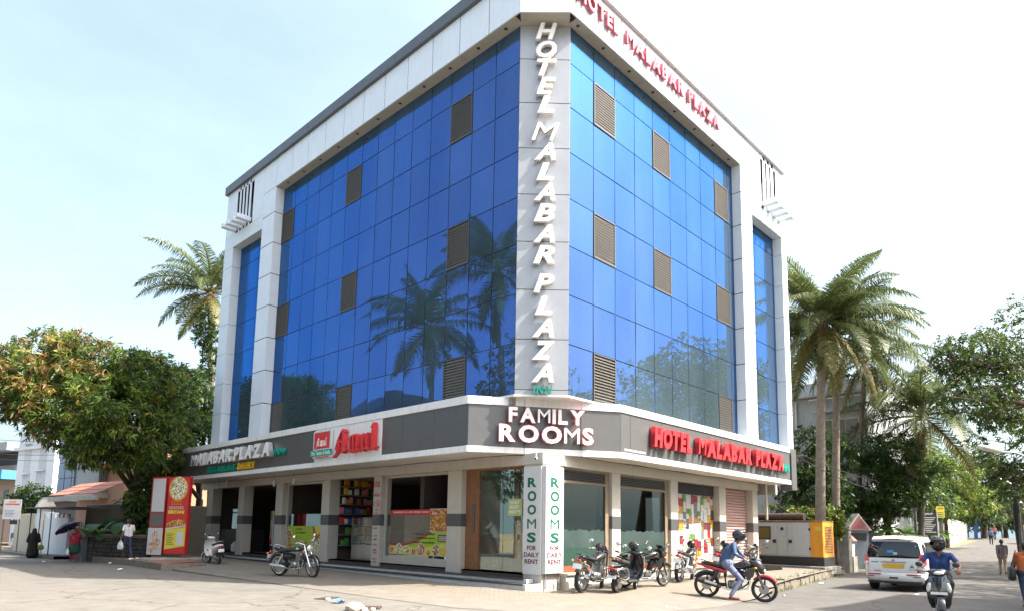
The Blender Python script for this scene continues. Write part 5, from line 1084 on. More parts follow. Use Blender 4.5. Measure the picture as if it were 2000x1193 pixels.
def stand(h=1.7, stride=0.0, swing=0.25, lean=0.0):
    s = h/1.72; J = {}
    J['pel'] = V(0, 0, .94*s); J['chest'] = V(.02+lean*.4, 0, 1.28*s); J['neck'] = V(.02+lean*.55, 0, 1.45*s); J['head'] = V(.045+lean*.7, 0, 1.60*s)
    for k, y in (('L', 1), ('R', -1)):
        f = y*stride
        J['hip'+k] = V(0, .09*y*s, .90*s); J['kn'+k] = V(.14*f+.03, .095*y*s, .49*s); J['an'+k] = V(.30*f-.05, .09*y*s, .08*s+max(0, -f)*.06); J['toe'+k] = J['an'+k]+V(.17*s, .02*y, -.045*s)
        J['sh'+k] = V(.0+lean*.5, .185*y*s, 1.41*s); J['el'+k] = V(-.02-swing*f+lean*.3, .225*y*s, 1.12*s); J['wr'+k] = V(.06-swing*1.6*f+lean*.3, .205*y*s, .88*s)
    return J
def hand(P, wr, d, palmn, key, curl=.5, s=1.0):
    """palm, four curled fingers of unequal length and a thumb from the side of the palm"""
    d = Vector(d).normalized(); pn = Vector(palmn); pn = (pn-d*pn.dot(d)).normalized(); side = d.cross(pn); wr = Vector(wr)
    P.append((wr, .026*s, wr+d*.04*s, .03*s, key))
    for o_, w in ((-.024, 1), (0, 1), (.024, 1)): P.append((wr+d*.03*s+side*o_*s, .014*s, wr+d*.085*s+side*o_*1.15*s, .0135*s, key))
    for i, (o_, L_) in enumerate(((-.033, .07), (-.011, .08), (.011, .075), (.033, .058))):
        a = wr+d*.088*s+side*o_*s; b = a+(d*math.cos(curl)+pn*math.sin(curl))*L_*.5*s; c = b+(d*math.cos(curl*2.2)+pn*math.sin(curl*2.2))*L_*.5*s
        P.append((a, .0095*s, b, .009*s, key)); P.append((b, .009*s, c, .0075*s, key))
    a = wr+d*.03*s+side*-.034*s; b = a+(d*.6-side*.6+pn*.35).normalized()*.04*s; c = b+(d*.85-side*.1+pn*.5).normalized()*.034*s; P.append((a, .012*s, b, .011*s, key)); P.append((b, .011*s, c, .0085*s, key))
def build_person(name, label, loc, rot, J, style, vox=.011, h=1.7, face=None):
    o = thing(name, label, 'person', loc); o.rotation_euler = rot if hasattr(rot, '__len__') else (0, 0, rot)
    s = h/1.72; P = []; st = style; top, bot, skn = 'top', 'bottom', 'skin'; slv = st.get('sleeve', 'short'); g = st.get('girth', 1.0)
    pel, che, nk, hd = J['pel'], J['chest'], J['neck'], J['head']
    up = (hd-nk).normalized(); fwd = Vector(face) if face else Vector((1, 0, 0)); fwd = (fwd-up*fwd.dot(up)).normalized(); sd = up.cross(fwd)
    for y in (-1, 1):
        k = 'L' if y > 0 else 'R'; sh, hp = J['sh'+k], J['hip'+k]; mid = pel.lerp(che, .45)
        P.append((hp+V(0, 0, .03), .115*s*g, hp.lerp(pel, .3)+V(0, 0, .08*s), .11*s*g, st.get('hipmat', bot)))
        P.append((pel+V(0, .065*y*s, .05*s), .115*s*g, che+V(0, .07*y*s, -.02*s), .118*s*g, top)); P.append((che+V(0, .06*y*s, 0), .115*s*g, sh*.72+nk*.28+V(0, 0, -.05*s), .075*s, top))
        P.append((sh+V(0, 0, -.015), .062*s, nk+V(0, .04*y, -.02*s), .055*s, top))
        kn, an, toe = J['kn'+k], J['an'+k], J['toe'+k]
        if not st.get('skirt'):
            P.append((hp, .098*s, kn, .064*s, bot)); P.append((kn, .062*s, an+V(0, 0, .03), .05*s if st.get('shoe') else .045*s, bot))
        P.append((an, .038*s, an+V(0, 0, -.02), .036*s, 'shoe' if st.get('shoe') else skn)); P.append((an+V(-.03, 0, -.045*s), .034*s, toe, .03*s, 'shoe'))
        P.append((an+(toe-an)*.5+V(0, .012*y, -.02), .036*s, toe+V(0, -.012*y, 0), .028*s, 'shoe'))
        el, wr = J['el'+k], J['wr'+k]
        P.append((sh, .056*s, sh.lerp(el, .55), .052*s, top))
        P.append((sh.lerp(el, .5), .05*s if slv != 'none' else .043*s, el, .043*s, top if slv == 'long' else skn)) if slv != 'short' else P.append((sh.lerp(el, .55), .043*s, el, .038*s, skn))
        if slv == 'short': P.append((sh, .058*s, sh.lerp(el, .62), .055*s, top))
        if slv == 'long': P.append((el, .043*s, el.lerp(wr, .82), .037*s, top))
        P.append((el, .037*s, wr, .026*s, skn)); hand(P, wr, (wr-el) if not J.get('hd'+k) else J['hd'+k], J.get('pn'+k, V(0, -y, -.2)), skn, J.get('curl', .6), s)
    P.append((nk+V(0, 0, -.03), .056*s, hd-up*.05, .052*s, skn))
    # head: cranium, jaw, nose, ears, brow
    P.append((hd+up*.035*s-fwd*.02*s, .092*s, hd+up*.03*s+fwd*.01*s, .088*s, skn)); P.append((hd+fwd*.02*s-up*.01*s, .075*s, hd+fwd*.035*s-up*.075*s, .046*s, skn))
    P.append((hd+fwd*.09*s+up*.02*s, .012*s, hd+fwd*.108*s-up*.022*s, .016*s, skn))
    for y in (-1, 1):
        P.append((hd+sd*.083*s*y+up*.02*s, .015*s, hd+sd*.085*s*y-up*.02*s, .012*s, skn)); P.append((hd+fwd*.092*s+sd*.032*y*s+up*.022*s, .009*s, hd+fwd*.09*s+sd*.04*y*s+up*.022*s, .008*s, 'eye'))
        P.append((hd+fwd*.093*s+sd*.02*y*s+up*.043*s, .007*s, hd+fwd*.088*s+sd*.05*y*s+up*.045*s, .006*s, 'hair'))
    P.append((hd+fwd*.086*s-up*.05*s+sd*.02*s, .008*s, hd+fwd*.086*s-up*.05*s-sd*.02*s, .008*s, 'lip'))
    if st.get('hair', True):
        P.append((hd+up*.065*s-fwd*.035*s, .082*s, hd+up*.085*s+fwd*.035*s, .05*s, 'hair')); P.append((hd+up*.03*s-fwd*.055*s, .072*s, hd-up*.03*s-fwd*.05*s, .055*s, 'hair'))
        for y in (-1, 1): P.append((hd+sd*.055*y*s+up*.06*s-fwd*.01*s, .045*s, hd+sd*.066*y*s+up*.01*s-fwd*.03*s, .028*s, 'hair'))
    if st.get('bun'): P.append((hd-fwd*.1*s-up*.03*s, .05*s, hd-fwd*.1*s-up*.04*s, .05*s, 'hair'))
    P += [(Vector(a), b, Vector(c), d, k) for a, b, c, d, k in st.get('extra', [])]
    keys = sorted(set(p[4] for p in P)); mats = {'skin': M_skin, 'hair': M_hair, 'eye': M_eye, 'lip': M_lip}; mats.update(st['mats'])
    me = remesh([(tuple(a), b, tuple(c), d, k) for a, b, c, d, k in P], vox); skin_mats(me, [(tuple(a), b, tuple(c), d, k) for a, b, c, d, k in P], keys, mats); link('body', me, o)
    return o
C_denim = cloth('denim_shirt', (.045, .085, .17)); C_jeansl = cloth('washed_jeans', (.15, .17, .27), .35); C_redshoe = mat('brown_red_shoe', (.16, .03, .025), .5); C_blue = cloth('royal_blue', (.02, .045, .17)); C_dkpant = cloth('dark_trousers', (.02, .022, .03)); C_white = cloth('white_shirt', (.62, .63, .66), .06); C_jeansd = cloth('dark_jeans', (.03, .038, .075), .4); C_red = cloth('crimson', (.36, .02, .055)); C_green = cloth('bottle_green', (.015, .07, .05)); C_black = cloth('black_robe', (.008, .008, .009)); C_grey = cloth('grey_tee', (.13, .12, .13)); C_khaki = cloth('khaki', (.27, .21, .14)); C_orange = cloth('orange_shirt', (.42, .11, .03)); C_sand = mat('sandal', (.06, .035, .025), .6)
# rider on the red motorcycle
J = stand(1.72); J.update(pel=V(-.24, 0, .86), chest=V(-.13, 0, 1.17), neck=V(-.03, 0, 1.36), head=V(.06, 0, 1.50), hipL=V(-.2, .1, .82), hipR=V(-.2, -.1, .82), knL=V(.16, .22, .66), anL=V(-.03, .24, .34), toeL=V(.13, .25, .30), knR=V(.13, -.25, .50), anR=V(-.08, -.31, .09), toeR=V(.09, -.33, .045),
    shL=V(-.06, .19, 1.32), shR=V(-.06, -.19, 1.32), elL=V(.06, .32, 1.14), elR=V(-.02, -.34, 1.08), wrL=V(.20, .35, 1.0), wrR=V(.17, -.36, .99), hdL=V(1, .1, -.35), hdR=V(1, -.1, -.35), pnL=V(.1, 0, -1), pnR=V(.1, 0, -1), curl=.9)
RBP = build_person('person', 'motorcyclist in blue denim shirt and black helmet astride the red motorcycle, foot down', RB.location, RB.rotation_euler, J, dict(sleeve='long', shoe=True, hair=False, girth=1.3, mats=dict(top=C_denim, bottom=C_jeansl, shoe=C_redshoe)), .0095)
helmet('helmet', '', (.055, 0, 1.555), R(5), M_bblack, 0.05, RBP).scale = (1.12, 1.12, 1.12); RBP.scale = (1.06, 1.06, 1.06)
# rider on the scooter
J = stand(1.74); J.update(pel=V(-.34, 0, .86), chest=V(-.27, 0, 1.18), neck=V(-.22, 0, 1.37), head=V(-.16, -.0, 1.52), hipL=V(-.3, .1, .83), hipR=V(-.3, -.1, .83), knL=V(.10, .21, .74), anL=V(.08, .15, .38), toeL=V(.25, .16, .335), knR=V(.10, -.21, .74), anR=V(.08, -.15, .38), toeR=V(.25, -.16, .335),
    shL=V(-.24, .205, 1.33), shR=V(-.24, -.205, 1.33), elL=V(-.06, .37, 1.12), elR=V(-.06, -.37, 1.12), wrL=V(.22, .36, 1.03), wrR=V(.22, -.36, 1.03), hdL=V(1, -.1, -.2), hdR=V(1, .1, -.2), pnL=V(.1, 0, -1), pnR=V(.1, 0, -1), curl=.9)
SCP = build_person('person', 'scooter rider in royal blue shirt with grey and black helmet looking aside', SC.location, SC.rotation_euler, J, dict(sleeve='short', shoe=True, hair=False, girth=1.1, mats=dict(top=C_blue, bottom=C_dkpant, shoe=C_sand)), .0095, 1.74, face=(1, -.45, 0))
helmet('helmet', '', (-.165, 0, 1.575), R(-24), M_dkgrey, 0.08, SCP, visor=False).scale = (1.22, 1.22, 1.2)
# pedestrians on the left
J = stand(1.70, .55, .15); J['wrL'] = V(.05, .27, .86); J['elL'] = V(-.03, .25, 1.12); J['wrR'] = V(.22, -.17, 1.22); J['elR'] = V(-.02, -.24, 1.1); J['hdR'] = V(.4, .3, 1)
WM = build_person('person', 'man in white shirt and dark jeans seen from behind, walking beside the low stone wall', (-4.55, 19.7, zt(19.7)), R(100), J, dict(sleeve='short', shoe=True, mats=dict(top=C_white, bottom=C_jeansd, shoe=C_sand)), .011)
def bag(label, loc, w, h, d, m, strap=.2, rz=0):
    o = thing('carrier_bag', label, 'bag', loc, rz); mb = MB(); mb.loft([[(-w*.35, -d*.5, -h), (w*.35, -d*.5, -h), (w*.35, d*.5, -h), (-w*.35, d*.5, -h)], [(-w*.52, -d*.6, -h*.75), (w*.5, -d*.6, -h*.7), (w*.5, d*.6, -h*.7), (-w*.52, d*.6, -h*.75)], [(-w*.45, -d*.4, -h*.25), (w*.45, -d*.4, -h*.25), (w*.45, d*.4, -h*.25), (-w*.45, d*.4, -h*.25)], [(-w*.22, -d*.12, 0), (w*.22, -d*.12, 0), (w*.22, d*.12, 0), (-w*.22, d*.12, 0)]]); mb.build('pouch', m, o, smooth=50)
    mb = MB(); mb.tube([(-w*.2, 0, -.01), (-w*.1, 0, strap), (w*.1, 0, strap), (w*.2, 0, -.01)], .008, 5); mb.build('handles', m, o); return o
M_wbag = mat('white_plastic_bag', (.66, .66, .66), .4, var=.08)
bag('white carrier bag held by the man in the white shirt', (-4.83, 19.68, zt(19.7)+.74), .26, .34, .12, M_wbag, .06, R(100))
J = stand(1.55, .35, .1); J['elL'] = V(.02, .26, 1.02); J['wrL'] = V(.2, .12, 1.13); J['hdL'] = V(.3, -.1, 1); J['pnL'] = V(.3, -1, 0)
ex = [((0, .05, .86), .17, (.02, .05, .55), .21, 'dress'), ((0, -.05, .86), .17, (.02, -.05, .55), .21, 'dress'), ((.03, 0, 1.2), .16, (.06, 0, .95), .19, 'top'), ((-.06, .1, 1.4), .06, (-.1, .12, .8), .09, 'top')]
UW = build_person('person', 'woman in crimson shawl and green tunic walking under a purple umbrella', (-5.6, 23.6, Hr(-5.6, 23.6)), R(-98), J, dict(sleeve='long', shoe=False, bun=True, extra=ex, mats=dict(top=C_red, bottom=C_red, shoe=C_sand, dress=C_green)), .012, 1.55)
ub = thing('umbrella', 'open purple umbrella tilted over the woman in crimson', 'umbrella', (-5.73, 23.42, Hr(-5.6, 23.6)+1.12), R(-98)); ub.rotation_euler = Vector((-.42, .36, .84)).to_track_quat('Z', 'Y').to_euler()
mb = MB(); mb.tube([(0, 0, -.12), (0, 0, .78)], .009, 6); mb.build('shaft', M_alloy, ub); mb = MB(); mb.tube([(0, 0, -.2), (0, 0, -.1)], .016, 6); mb.build('handle', M_bplastic, ub)
M_umb = mat('umbrella_purple', (.085, .03, .17), .6, var=.1); n = 8
for k in range(n):
    rows = []
    for f in range(5):
        t = f/4; z = .74-.26*t**1.7; row = []
        for q in range(5):
            a = 2*PI*(k+q/4)/n; rr = .56*t*(1-.06*math.sin(PI*q/4)*t); row.append((rr*math.cos(a), rr*math.sin(a), z+.03*math.sin(PI*q/4)*t))
        rows.append(row)
    mb = MB(); mb.loft(rows, cap=False, closed=False); mb.build('canopy_gore', M_umb if k % 2 else mat('umbrella_dark', (.03, .02, .05), .6), ub, smooth=60)
    mb = MB(); a = 2*PI*k/n; mb.tube([(.56*t*math.cos(a), .56*t*math.sin(a), .735-.26*t**1.7) for t in (0.02, .3, .6, .85, 1)], .004, 4); mb.build('rib', M_alloy, ub)
bag('white shopping bag in the hand of the woman with the umbrella', (-5.88, 23.5, Hr(-5.6, 23.6)+.62), .2, .28, .1, M_wbag, .12, R(-98))
J = stand(1.6, .1, .1)
ex = [((0, 0, 1.25), .2, (0, 0, .75), .21, 'top'), ((0, 0, .8), .21, (0, 0, .22), .26, 'top'), ((.0, .08, .5), .2, (0, .1, .18), .2, 'top'), ((.0, -.08, .5), .2, (0, -.1, .18), .2, 'top'), ((-.03, 0, 1.55), .11, (-.05, 0, 1.38), .13, 'top'), ((-.05, 0, 1.4), .14, (-.03, 0, 1.2), .19, 'top'), ((0.02, .18, 1.3), .09, (.02, .25, .95), .1, 'top'), ((0.02, -.18, 1.3), .09, (.02, -.25, .95), .1, 'top')]
build_person('person', 'woman in a long black robe and veil walking along the left road', (-5.45, 32.6, Hr(-5.45, 32.6)), R(80), J, dict(sleeve='long', shoe=True, hair=False, skirt=True, extra=ex, mats=dict(top=C_black, bottom=C_black, shoe=mat('pink_shoe', (.35, .06, .08), .6))), .012, 1.6)
bag('round green bag carried by the woman in black', (-5.15, 32.3, Hr(-5.45, 32.6)+.75), .26, .28, .2, mat('lime_bag', (.18, .22, .03), .5), .1, 0)
J = stand(1.65, .1, .1)
ex = [((0, .06, .9), .13, (.02, .07, .42), .14, 'dress'), ((0, -.06, .9), .13, (.02, -.07, .42), .14, 'dress')]
build_person('person', 'person in blue shirt and white wrapped cloth standing below the white notice board', (-2.75, 53.5, Hr(-5, 53.5)+.16), R(-100), J, dict(sleeve='short', shoe=True, extra=ex, mats=dict(top=cloth('sky_blue', (.08, .16, .3)), bottom=C_white, dress=C_white, shoe=C_sand)), .016, 1.65)
# man behind the glass door
J = stand(1.62, .0, 0, .12); J['chest'] = V(.12, 0, 1.2); J['neck'] = V(.2, 0, 1.36); J['head'] = V(.28, 0, 1.46)
for k, y in (('L', 1), ('R', -1)): J['sh'+k] = V(.16, .17*y, 1.32); J['el'+k] = V(.34, .2*y, 1.16); J['wr'+k] = V(.42, .09*y, 1.38); J['hd'+k] = V(-.1, -.2*y, 1)
build_person('person', 'man in pale shirt and shorts bending behind the glass entrance door', (.05, 1.72, .42), R(120), J, dict(sleeve='short', shoe=True, mats=dict(top=C_white, bottom=C_dkpant, shoe=C_sand)), .012, 1.62)
# right-hand street
J = stand(1.7, .6, .2)
build_person('person', 'man in grey tee and khaki trousers walking away along the right street', (27.2, -6.75, Hr(27.2, -6.75)), R(12), J, dict(sleeve='short', shoe=True, mats=dict(top=C_grey, bottom=C_khaki, shoe=C_sand)), .012)
J = stand(1.68, -.5, .2)
ex = [((0.05, .12, 1.44), .03, (.1, -.05, 1.15), .03, 'strap'), ((.1, -.05, 1.15), .03, (.02, -.17, .98), .03, 'strap')]
OP = build_person('person', 'person in orange shirt and dark jeans walking at the right edge of the picture', (7.95, -9.88, Hr(8, -10)), R(20), J, dict(sleeve='short', shoe=True, girth=1.08, mats=dict(top=C_orange, bottom=C_jeansd, shoe=C_sand)), .0105, 1.68)
sbag = thing('shoulder_bag', 'black shoulder bag hanging beside the person in the orange shirt', 'bag', (7.82, -9.6, Hr(8, -10)+.95), R(20)); mb = MB(); mb.box(-.17, .17, -.07, .07, -.26, .1, c=.05); mb.build('pouch', M_bplastic, sbag, smooth=50); mb = MB(); mb.tube([(-.12, 0, .08), (.05, -.12, .52), (.14, -.02, .08)], .014, 5); mb.build('strap', M_bplastic, sbag)
# ------------------------------------------------------------------ vegetation
def leafmat(n, c, tr=.35, var=.25): return mat('leaf_'+n, c, .45, var=var, scale=2.5, trans=tr, spec=.4)
LM = dict(dark=leafmat('dark', (.032, .062, .018)), mid=leafmat('mid', (.065, .115, .025)), light=leafmat('light', (.13, .20, .03), .45), yel=leafmat('yellowgreen', (.24, .27, .05), .45), rust=leafmat('rust', (.27, .165, .06), .4), palm=leafmat('palm', (.085, .115, .04), .4), palmy=leafmat('palm_yellow', (.21, .20, .07), .4), palmd=leafmat('palm_dry', (.18, .11, .05), .3), olive=leafmat('olive', (.075, .095, .03)))
M_bark = mat('bark', (.085, .065, .05), .9, var=.35, scale=6, bump=.7, bscale=18); M_palmbark = mat('palm_bark', (.17, .145, .12), .9, var=.3, scale=5, bump=.6, bscale=14)
def fast_mesh(name, verts, nper, midx, mats, faces_per=None):
    """verts: (N*nper,3) array of separate polygons"""
    N = len(verts)//nper; me = bpy.data.meshes.new(name); me.vertices.add(N*nper); me.vertices.foreach_set('co', np.asarray(verts, np.float32).ravel()); me.loops.add(N*nper); me.loops.foreach_set('vertex_index', np.arange(N*nper, dtype=np.int32)); me.polygons.add(N); me.polygons.foreach_set('loop_start', np.arange(0, N*nper, nper, dtype=np.int32)); me.polygons.foreach_set('loop_total', np.full(N, nper, np.int32))
    for m in mats: me.materials.append(m)
    me.polygons.foreach_set('material_index', np.asarray(midx, np.int32)); me.update(calc_edges=True); me.validate(); return me
def norm(a): return a/np.maximum(1e-9, np.linalg.norm(a, axis=1))[:, None]
def leaves(rs, centers, outd, k, L_, W_, droop, mids, spread=.9, jit=.15):
    """rosettes of k lance leaves round every centre"""
    M = len(centers); c = np.repeat(centers, k, 0); od = np.repeat(outd, k, 0); d = norm(od*.55+rs.normal(0, spread, (M*k, 3))); d[:, 2] -= droop*rs.uniform(.3, 1, M*k); d = norm(d)
    l = L_*rs.uniform(.65, 1.25, M*k)[:, None]; w = W_*rs.uniform(.7, 1.2, M*k)[:, None]; s = norm(np.cross(d, rs.normal(0, 1, (M*k, 3)))); b = c+rs.normal(0, jit, (M*k, 3))*L_
    mid_ = b+d*l*.5; tip = b+d*l; tip[:, 2] -= droop*.25*l[:, 0]
    v = np.stack([b, mid_+s*w/2, tip, mid_-s*w/2], 1).reshape(-1, 3); return v, np.repeat(mids, k)
def crown_points(rs, blobs, shell=.45, gap=.0, gs=.7):
    C, D = [], []
    for (cx, cy, cz, rx, ry, rz, n) in blobs:
        u = norm(rs.normal(0, 1, (int(n*1.6), 3))); f = 1-shell*rs.uniform(0, 1, len(u))**1.6; f *= 1+.16*np.sin(u[:, 0]*7+cx)*np.cos(u[:, 1]*6+cz)+.12*np.sin(u[:, 2]*9+cy); p = np.array([cx, cy, cz])+u*f[:, None]*np.array([rx, ry, rz])
        if gap: keep = np.array([mnoise.noise(Vector(q)*gs) > -gap for q in p]); p, u = p[keep], u[keep]
        C.append(p[:n]); D.append(u[:n])
    return np.concatenate(C), np.concatenate(D)
def tree(name, label, base, blobs, trunk_r, fork_z, leaf, cols, seed, k=7, group=None, gap=.15, cat='tree', droop=.5, limbs=True, lean=(0, 0), twigs=0):
    rs = np.random.RandomState(seed); o = thing(name, label, cat, base, 0, group); bx_ = Vector(base); bl = [(b[0]-bx_.x, b[1]-bx_.y, b[2]-bx_.z)+tuple(b[3:]) for b in blobs]
    mb = MB(); fk = Vector((lean[0], lean[1], fork_z)); mb.tube([(0, 0, -.2), (lean[0]*.3+.05, lean[1]*.3, fork_z*.35), (lean[0]*.7, lean[1]*.7, fork_z*.7), fk], [trunk_r*1.3, trunk_r, trunk_r*.9, trunk_r*.8], 9)
    tr = mb.build('trunk', M_bark, o, smooth=60)
    if limbs:
        lm = MB()
        for b in bl:
            c = Vector(b[:3]); mid_ = fk.lerp(c, .5)+Vector((rs.uniform(-.3, .3), rs.uniform(-.3, .3), .2)); lm.tube([fk, mid_, c], [trunk_r*.55, trunk_r*.35, trunk_r*.16], 7)
            for q in range(5+twigs):
                u = Vector(rs.normal(0, 1, 3)).normalized(); e = c+Vector((u.x*b[3], u.y*b[4], u.z*b[5]))*.85; st_ = mid_.lerp(c, rs.uniform(.1, 1)); m2 = st_.lerp(e, .5)+Vector(rs.normal(0, .18, 3)); lm.tube([st_, m2, e], [trunk_r*.16, trunk_r*.1, trunk_r*.03], 5, cap=False)
                for w in range(2 if twigs else 0):
                    e2 = m2.lerp(e, .4)+Vector(rs.normal(0, .5, 3)); lm.tube([m2.lerp(e, .2*w+.1), e2], [trunk_r*.06, trunk_r*.02], 4, cap=False)
        lm.build('limbs', M_bark, tr, smooth=60)
    c, d = crown_points(rs, bl, gap=gap); names = [q for q, _ in cols]; wts = np.array([w if not callable(w) else 1 for _, w in cols], float)
    hi = (c[:, 2]-c[:, 2].min())/max(.1, np.ptp(c[:, 2])); mids = rs.choice(len(cols), len(c), p=wts/wts.sum())
    v, m = leaves(rs, c, d, k, leaf[0], leaf[1], droop, mids); me = fast_mesh('crown', v, 4, m, [LM[q] for q in names]); link('crown', me, o); return o
# --- palms
def frond_mesh(seed, L_, el0, bend, cols):
    rs = np.random.RandomState(seed); n = 14; pts = [Vector((0, 0, 0))]; a = el0
    for k in range(n): a = el0-bend*((k+1)/n)**1.3; pts.append(pts[-1]+Vector((math.cos(a), 0, math.sin(a)))*L_/n)
    mb = MB(); mb.tube(pts, [lerp(.05, .008, k/n) for k in range(n+1)], 5, 1, cap=False)
    for k in range(74):
        t = .14+.86*k/74; f = t*n; i = min(n-1, int(f)); p = pts[i].lerp(pts[i+1], f-i); tg = (pts[i+1]-pts[i]).normalized(); up_ = Vector((0, 1, 0)).cross(tg)*-1; ll = L_*.235*math.sin(PI*min(1, .18+.86*t))**.7*rs.uniform(.8, 1.1)
        for s_ in (-1, 1):
            d = (Vector((0, s_, 0))*.75+tg*rs.uniform(.35, .6)+up_*rs.uniform(-.05, .22)).normalized(); q = p+d*ll*.5; e = q+(d+Vector((0, 0, -rs.uniform(.9, 2.0)))).normalized()*ll*.5; w = tg*.030
            mi = 0 if rs.rand() > .12 else 2
            mb.add([p-w, p+w, q+w*.9, q-w*.9], [(0, 1, 2, 3)], mi); mb.add([q-w*.9, q+w*.9, e], [(0, 1, 2)], mi)
    return mb.mesh('frond', cols)
FR = {}
def fronds(kind):
    if kind not in FR:
        cs = {'green': [LM['palm'], LM['palmy'], LM['olive']], 'old': [LM['palmy'], LM['palmd'], LM['palm']]}
        FR[kind] = [frond_mesh(1, 4.9, R(80), R(55), cs['green']), frond_mesh(2, 5.4, R(60), R(75), cs['green']), frond_mesh(3, 5.4, R(36), R(80), cs['green']), frond_mesh(4, 5.2, R(10), R(75), cs['green']), frond_mesh(5, 4.9, R(-16), R(60), cs['green']), frond_mesh(6, 4.4, R(-46), R(35), cs['old']), frond_mesh(7, 5.2, R(44), R(95), cs['green'])]
    return FR[kind]
def palm(label, base, topv, seed, r=.16, n=26, scale=1.0, group='coconut palms', nuts=True, skirts=5):
    rs = random.Random(seed); o = thing('coconut_palm', label, 'palm', base, 0, group); b = Vector(base); t = Vector(topv)-b; mb = MB(); K = 26; pts = []; rad = []
    for k in range(K+1):
        f = k/K; p = Vector((t.x*f**1.4, t.y*f**1.4, t.z*f)); pts.append(p); rad.append(r*(1.35-.25*min(1, f*6)-.35*f)*(1+.05*(k % 2)))
    mb.tube(pts, rad, 10); mb.build('trunk', M_palmbark, o, smooth=70); FM = fronds('green')
    for k in range(n):
        f = k/(n-1); vi = [0, 1, 1, 6, 2, 2, 3, 3, 4, 4][min(9, int(f*10))] if k < n-skirts else 5
        az = k*2.39996+rs.uniform(-.25, .25); q = link('frond', FM[vi], o, t); q.rotation_euler = (rs.uniform(-.25, .25), rs.uniform(-.12, .12), az); sc = scale*rs.uniform(.85, 1.1); q.scale = (sc, sc, sc)
    if nuts:
        for k in range(9): a = rs.uniform(0, 6.3); mb = MB(); mb.ell((t.x+.26*math.cos(a), t.y+.26*math.sin(a), t.z-.25-rs.uniform(0, .35)), (.12, .12, .15), nu=9, nv=7); mb.build('coconut', mat('coconut_husk', (.22, .12, .03), .6, var=.3), o, smooth=60)
    return o
def gz(p): return Vector((p.x, p.y, Hr(p.x, p.y)-.05))
p_ = at(1600, 1010, 33); palm('tall coconut palm with the thickest pale trunk behind the yellow generator', gz(p_), at(1606, 630, 33), 1, .23, 36, 1.0)
p_ = at(1630, 1010, 35); palm('coconut palm with leaning trunk right beside the tallest palm', gz(p_), at(1636, 655, 35), 2, .2, 32, .95)
p_ = at(1672, 1010, 41); palm('coconut palm with thin dark trunk before the grey house window', gz(p_), at(1690, 705, 41), 3, .16, 28, .9, nuts=False)
p_ = at(1796, 1010, 40); palm('lower coconut palm leaning over the street behind the wires', gz(p_), at(1803, 812, 40), 4, .17, 28, 1.22, nuts=False, skirts=4)
p_ = at(413, 1000, 43); palm('coconut palm behind the left end of the hotel', gz(p_), at(410, 572, 43), 5, .2, 28, .95)
palm('coconut palm standing across the left road, seen as a reflection in the glass', (-16.5, 22.9, -.2), (-16.3, 22.7, 15.2), 6, .2, 26, 1.1)
palm('second coconut palm across the left road, nearer the junction', (-17, 16.0, -.1), (-16.6, 16.2, 17.6), 7, .2, 24, 1.0)
# --- broadleaf trees
def B(px, py, d, rx, rz, n, ry=None): p = at(px, py, d); return (p.x, p.y, p.z, rx, ry or rx, rz, n)
mz = gz(at(292, 1040, 34))
tree('mango_tree', 'mango tree with rusty young leaves at the far left of the pavement', mz, [B(70, 760, 28.5, 1.9, 1.35, 620), B(150, 715, 29, 2.0, 1.5, 700), B(110, 800, 28.3, 2.0, 1.2, 580), B(30, 720, 29, 1.3, .9, 300), B(105, 690, 29.5, 1.5, 1.0, 320), B(195, 745, 29.5, 1.4, 1.2, 360)],
     .22, 4.2, (.30, .075), [('dark', 1.2), ('mid', 2.6), ('light', 1.6), ('yel', 1.4), ('rust', 2.6)], 3, 9, gap=.22)
tree('mango_tree', 'bright green mango tree over the low stone wall', gz(at(262, 1040, 33)), [B(215, 800, 28.6, 2.2, 1.6, 850), B(280, 750, 30, 1.9, 1.6, 720), B(180, 860, 28.6, 1.5, 1.0, 420), B(260, 850, 29.2, 2.0, 1.4, 720), B(300, 800, 31, 1.7, 1.6, 560), B(310, 880, 32, 1.3, 1.3, 380)],
     .28, 3.2, (.30, .075), [('dark', 2.2), ('mid', 4), ('light', 3.4), ('yel', 1.2), ('rust', .25)], 33, 9, gap=.22)
tree('mango_tree', 'darker mango tree hard against the hotel, right of the rusty one', gz(at(385, 1040, 40)), [B(365, 800, 39, 2.2, 1.9, 700), B(405, 780, 40, 2.0, 1.6, 600), B(395, 880, 39, 2.2, 2.0, 600), B(350, 750, 40, 1.5, 1.1, 320), B(340, 900, 38, 1.8, 2.0, 460)], .25, 3.5, (.30, .08), [('dark', 6), ('mid', 2), ('light', .3)], 4, 9, gap=.15)
tree('creeper_tree', 'narrow leafy tree climbing beside the left palm trunk', gz(at(412, 1040, 42)), [B(405, 640, 42, .9, 1.5, 260), B(412, 700, 42, .7, 1.6, 200)], .1, 8, (.24, .08), [('dark', 3), ('mid', 2)], 5, 8)
tree('rain_tree', 'wide small leaved tree reaching over the street from the right', (27, -15.5, .0), [B(1905, 690, 30, 2.0, 1.1, 560), B(1960, 760, 30, 2.4, 1.7, 760), B(1900, 780, 29, 1.6, .8, 300), B(2010, 650, 31, 2.2, 1.6, 700), B(1990, 860, 30, 1.8, 1.6, 480), B(2060, 780, 30, 3.0, 2.2, 900), B(1855, 700, 30.5, 1.0, .6, 220), B(1975, 940, 31, 1.0, 1.0, 260)],
     .4, 6.5, (.16, .06), [('dark', 1.5), ('mid', 4), ('olive', 3), ('light', 1.5)], 6, 8, gap=.16, lean=(-.6, 1.5), twigs=3)
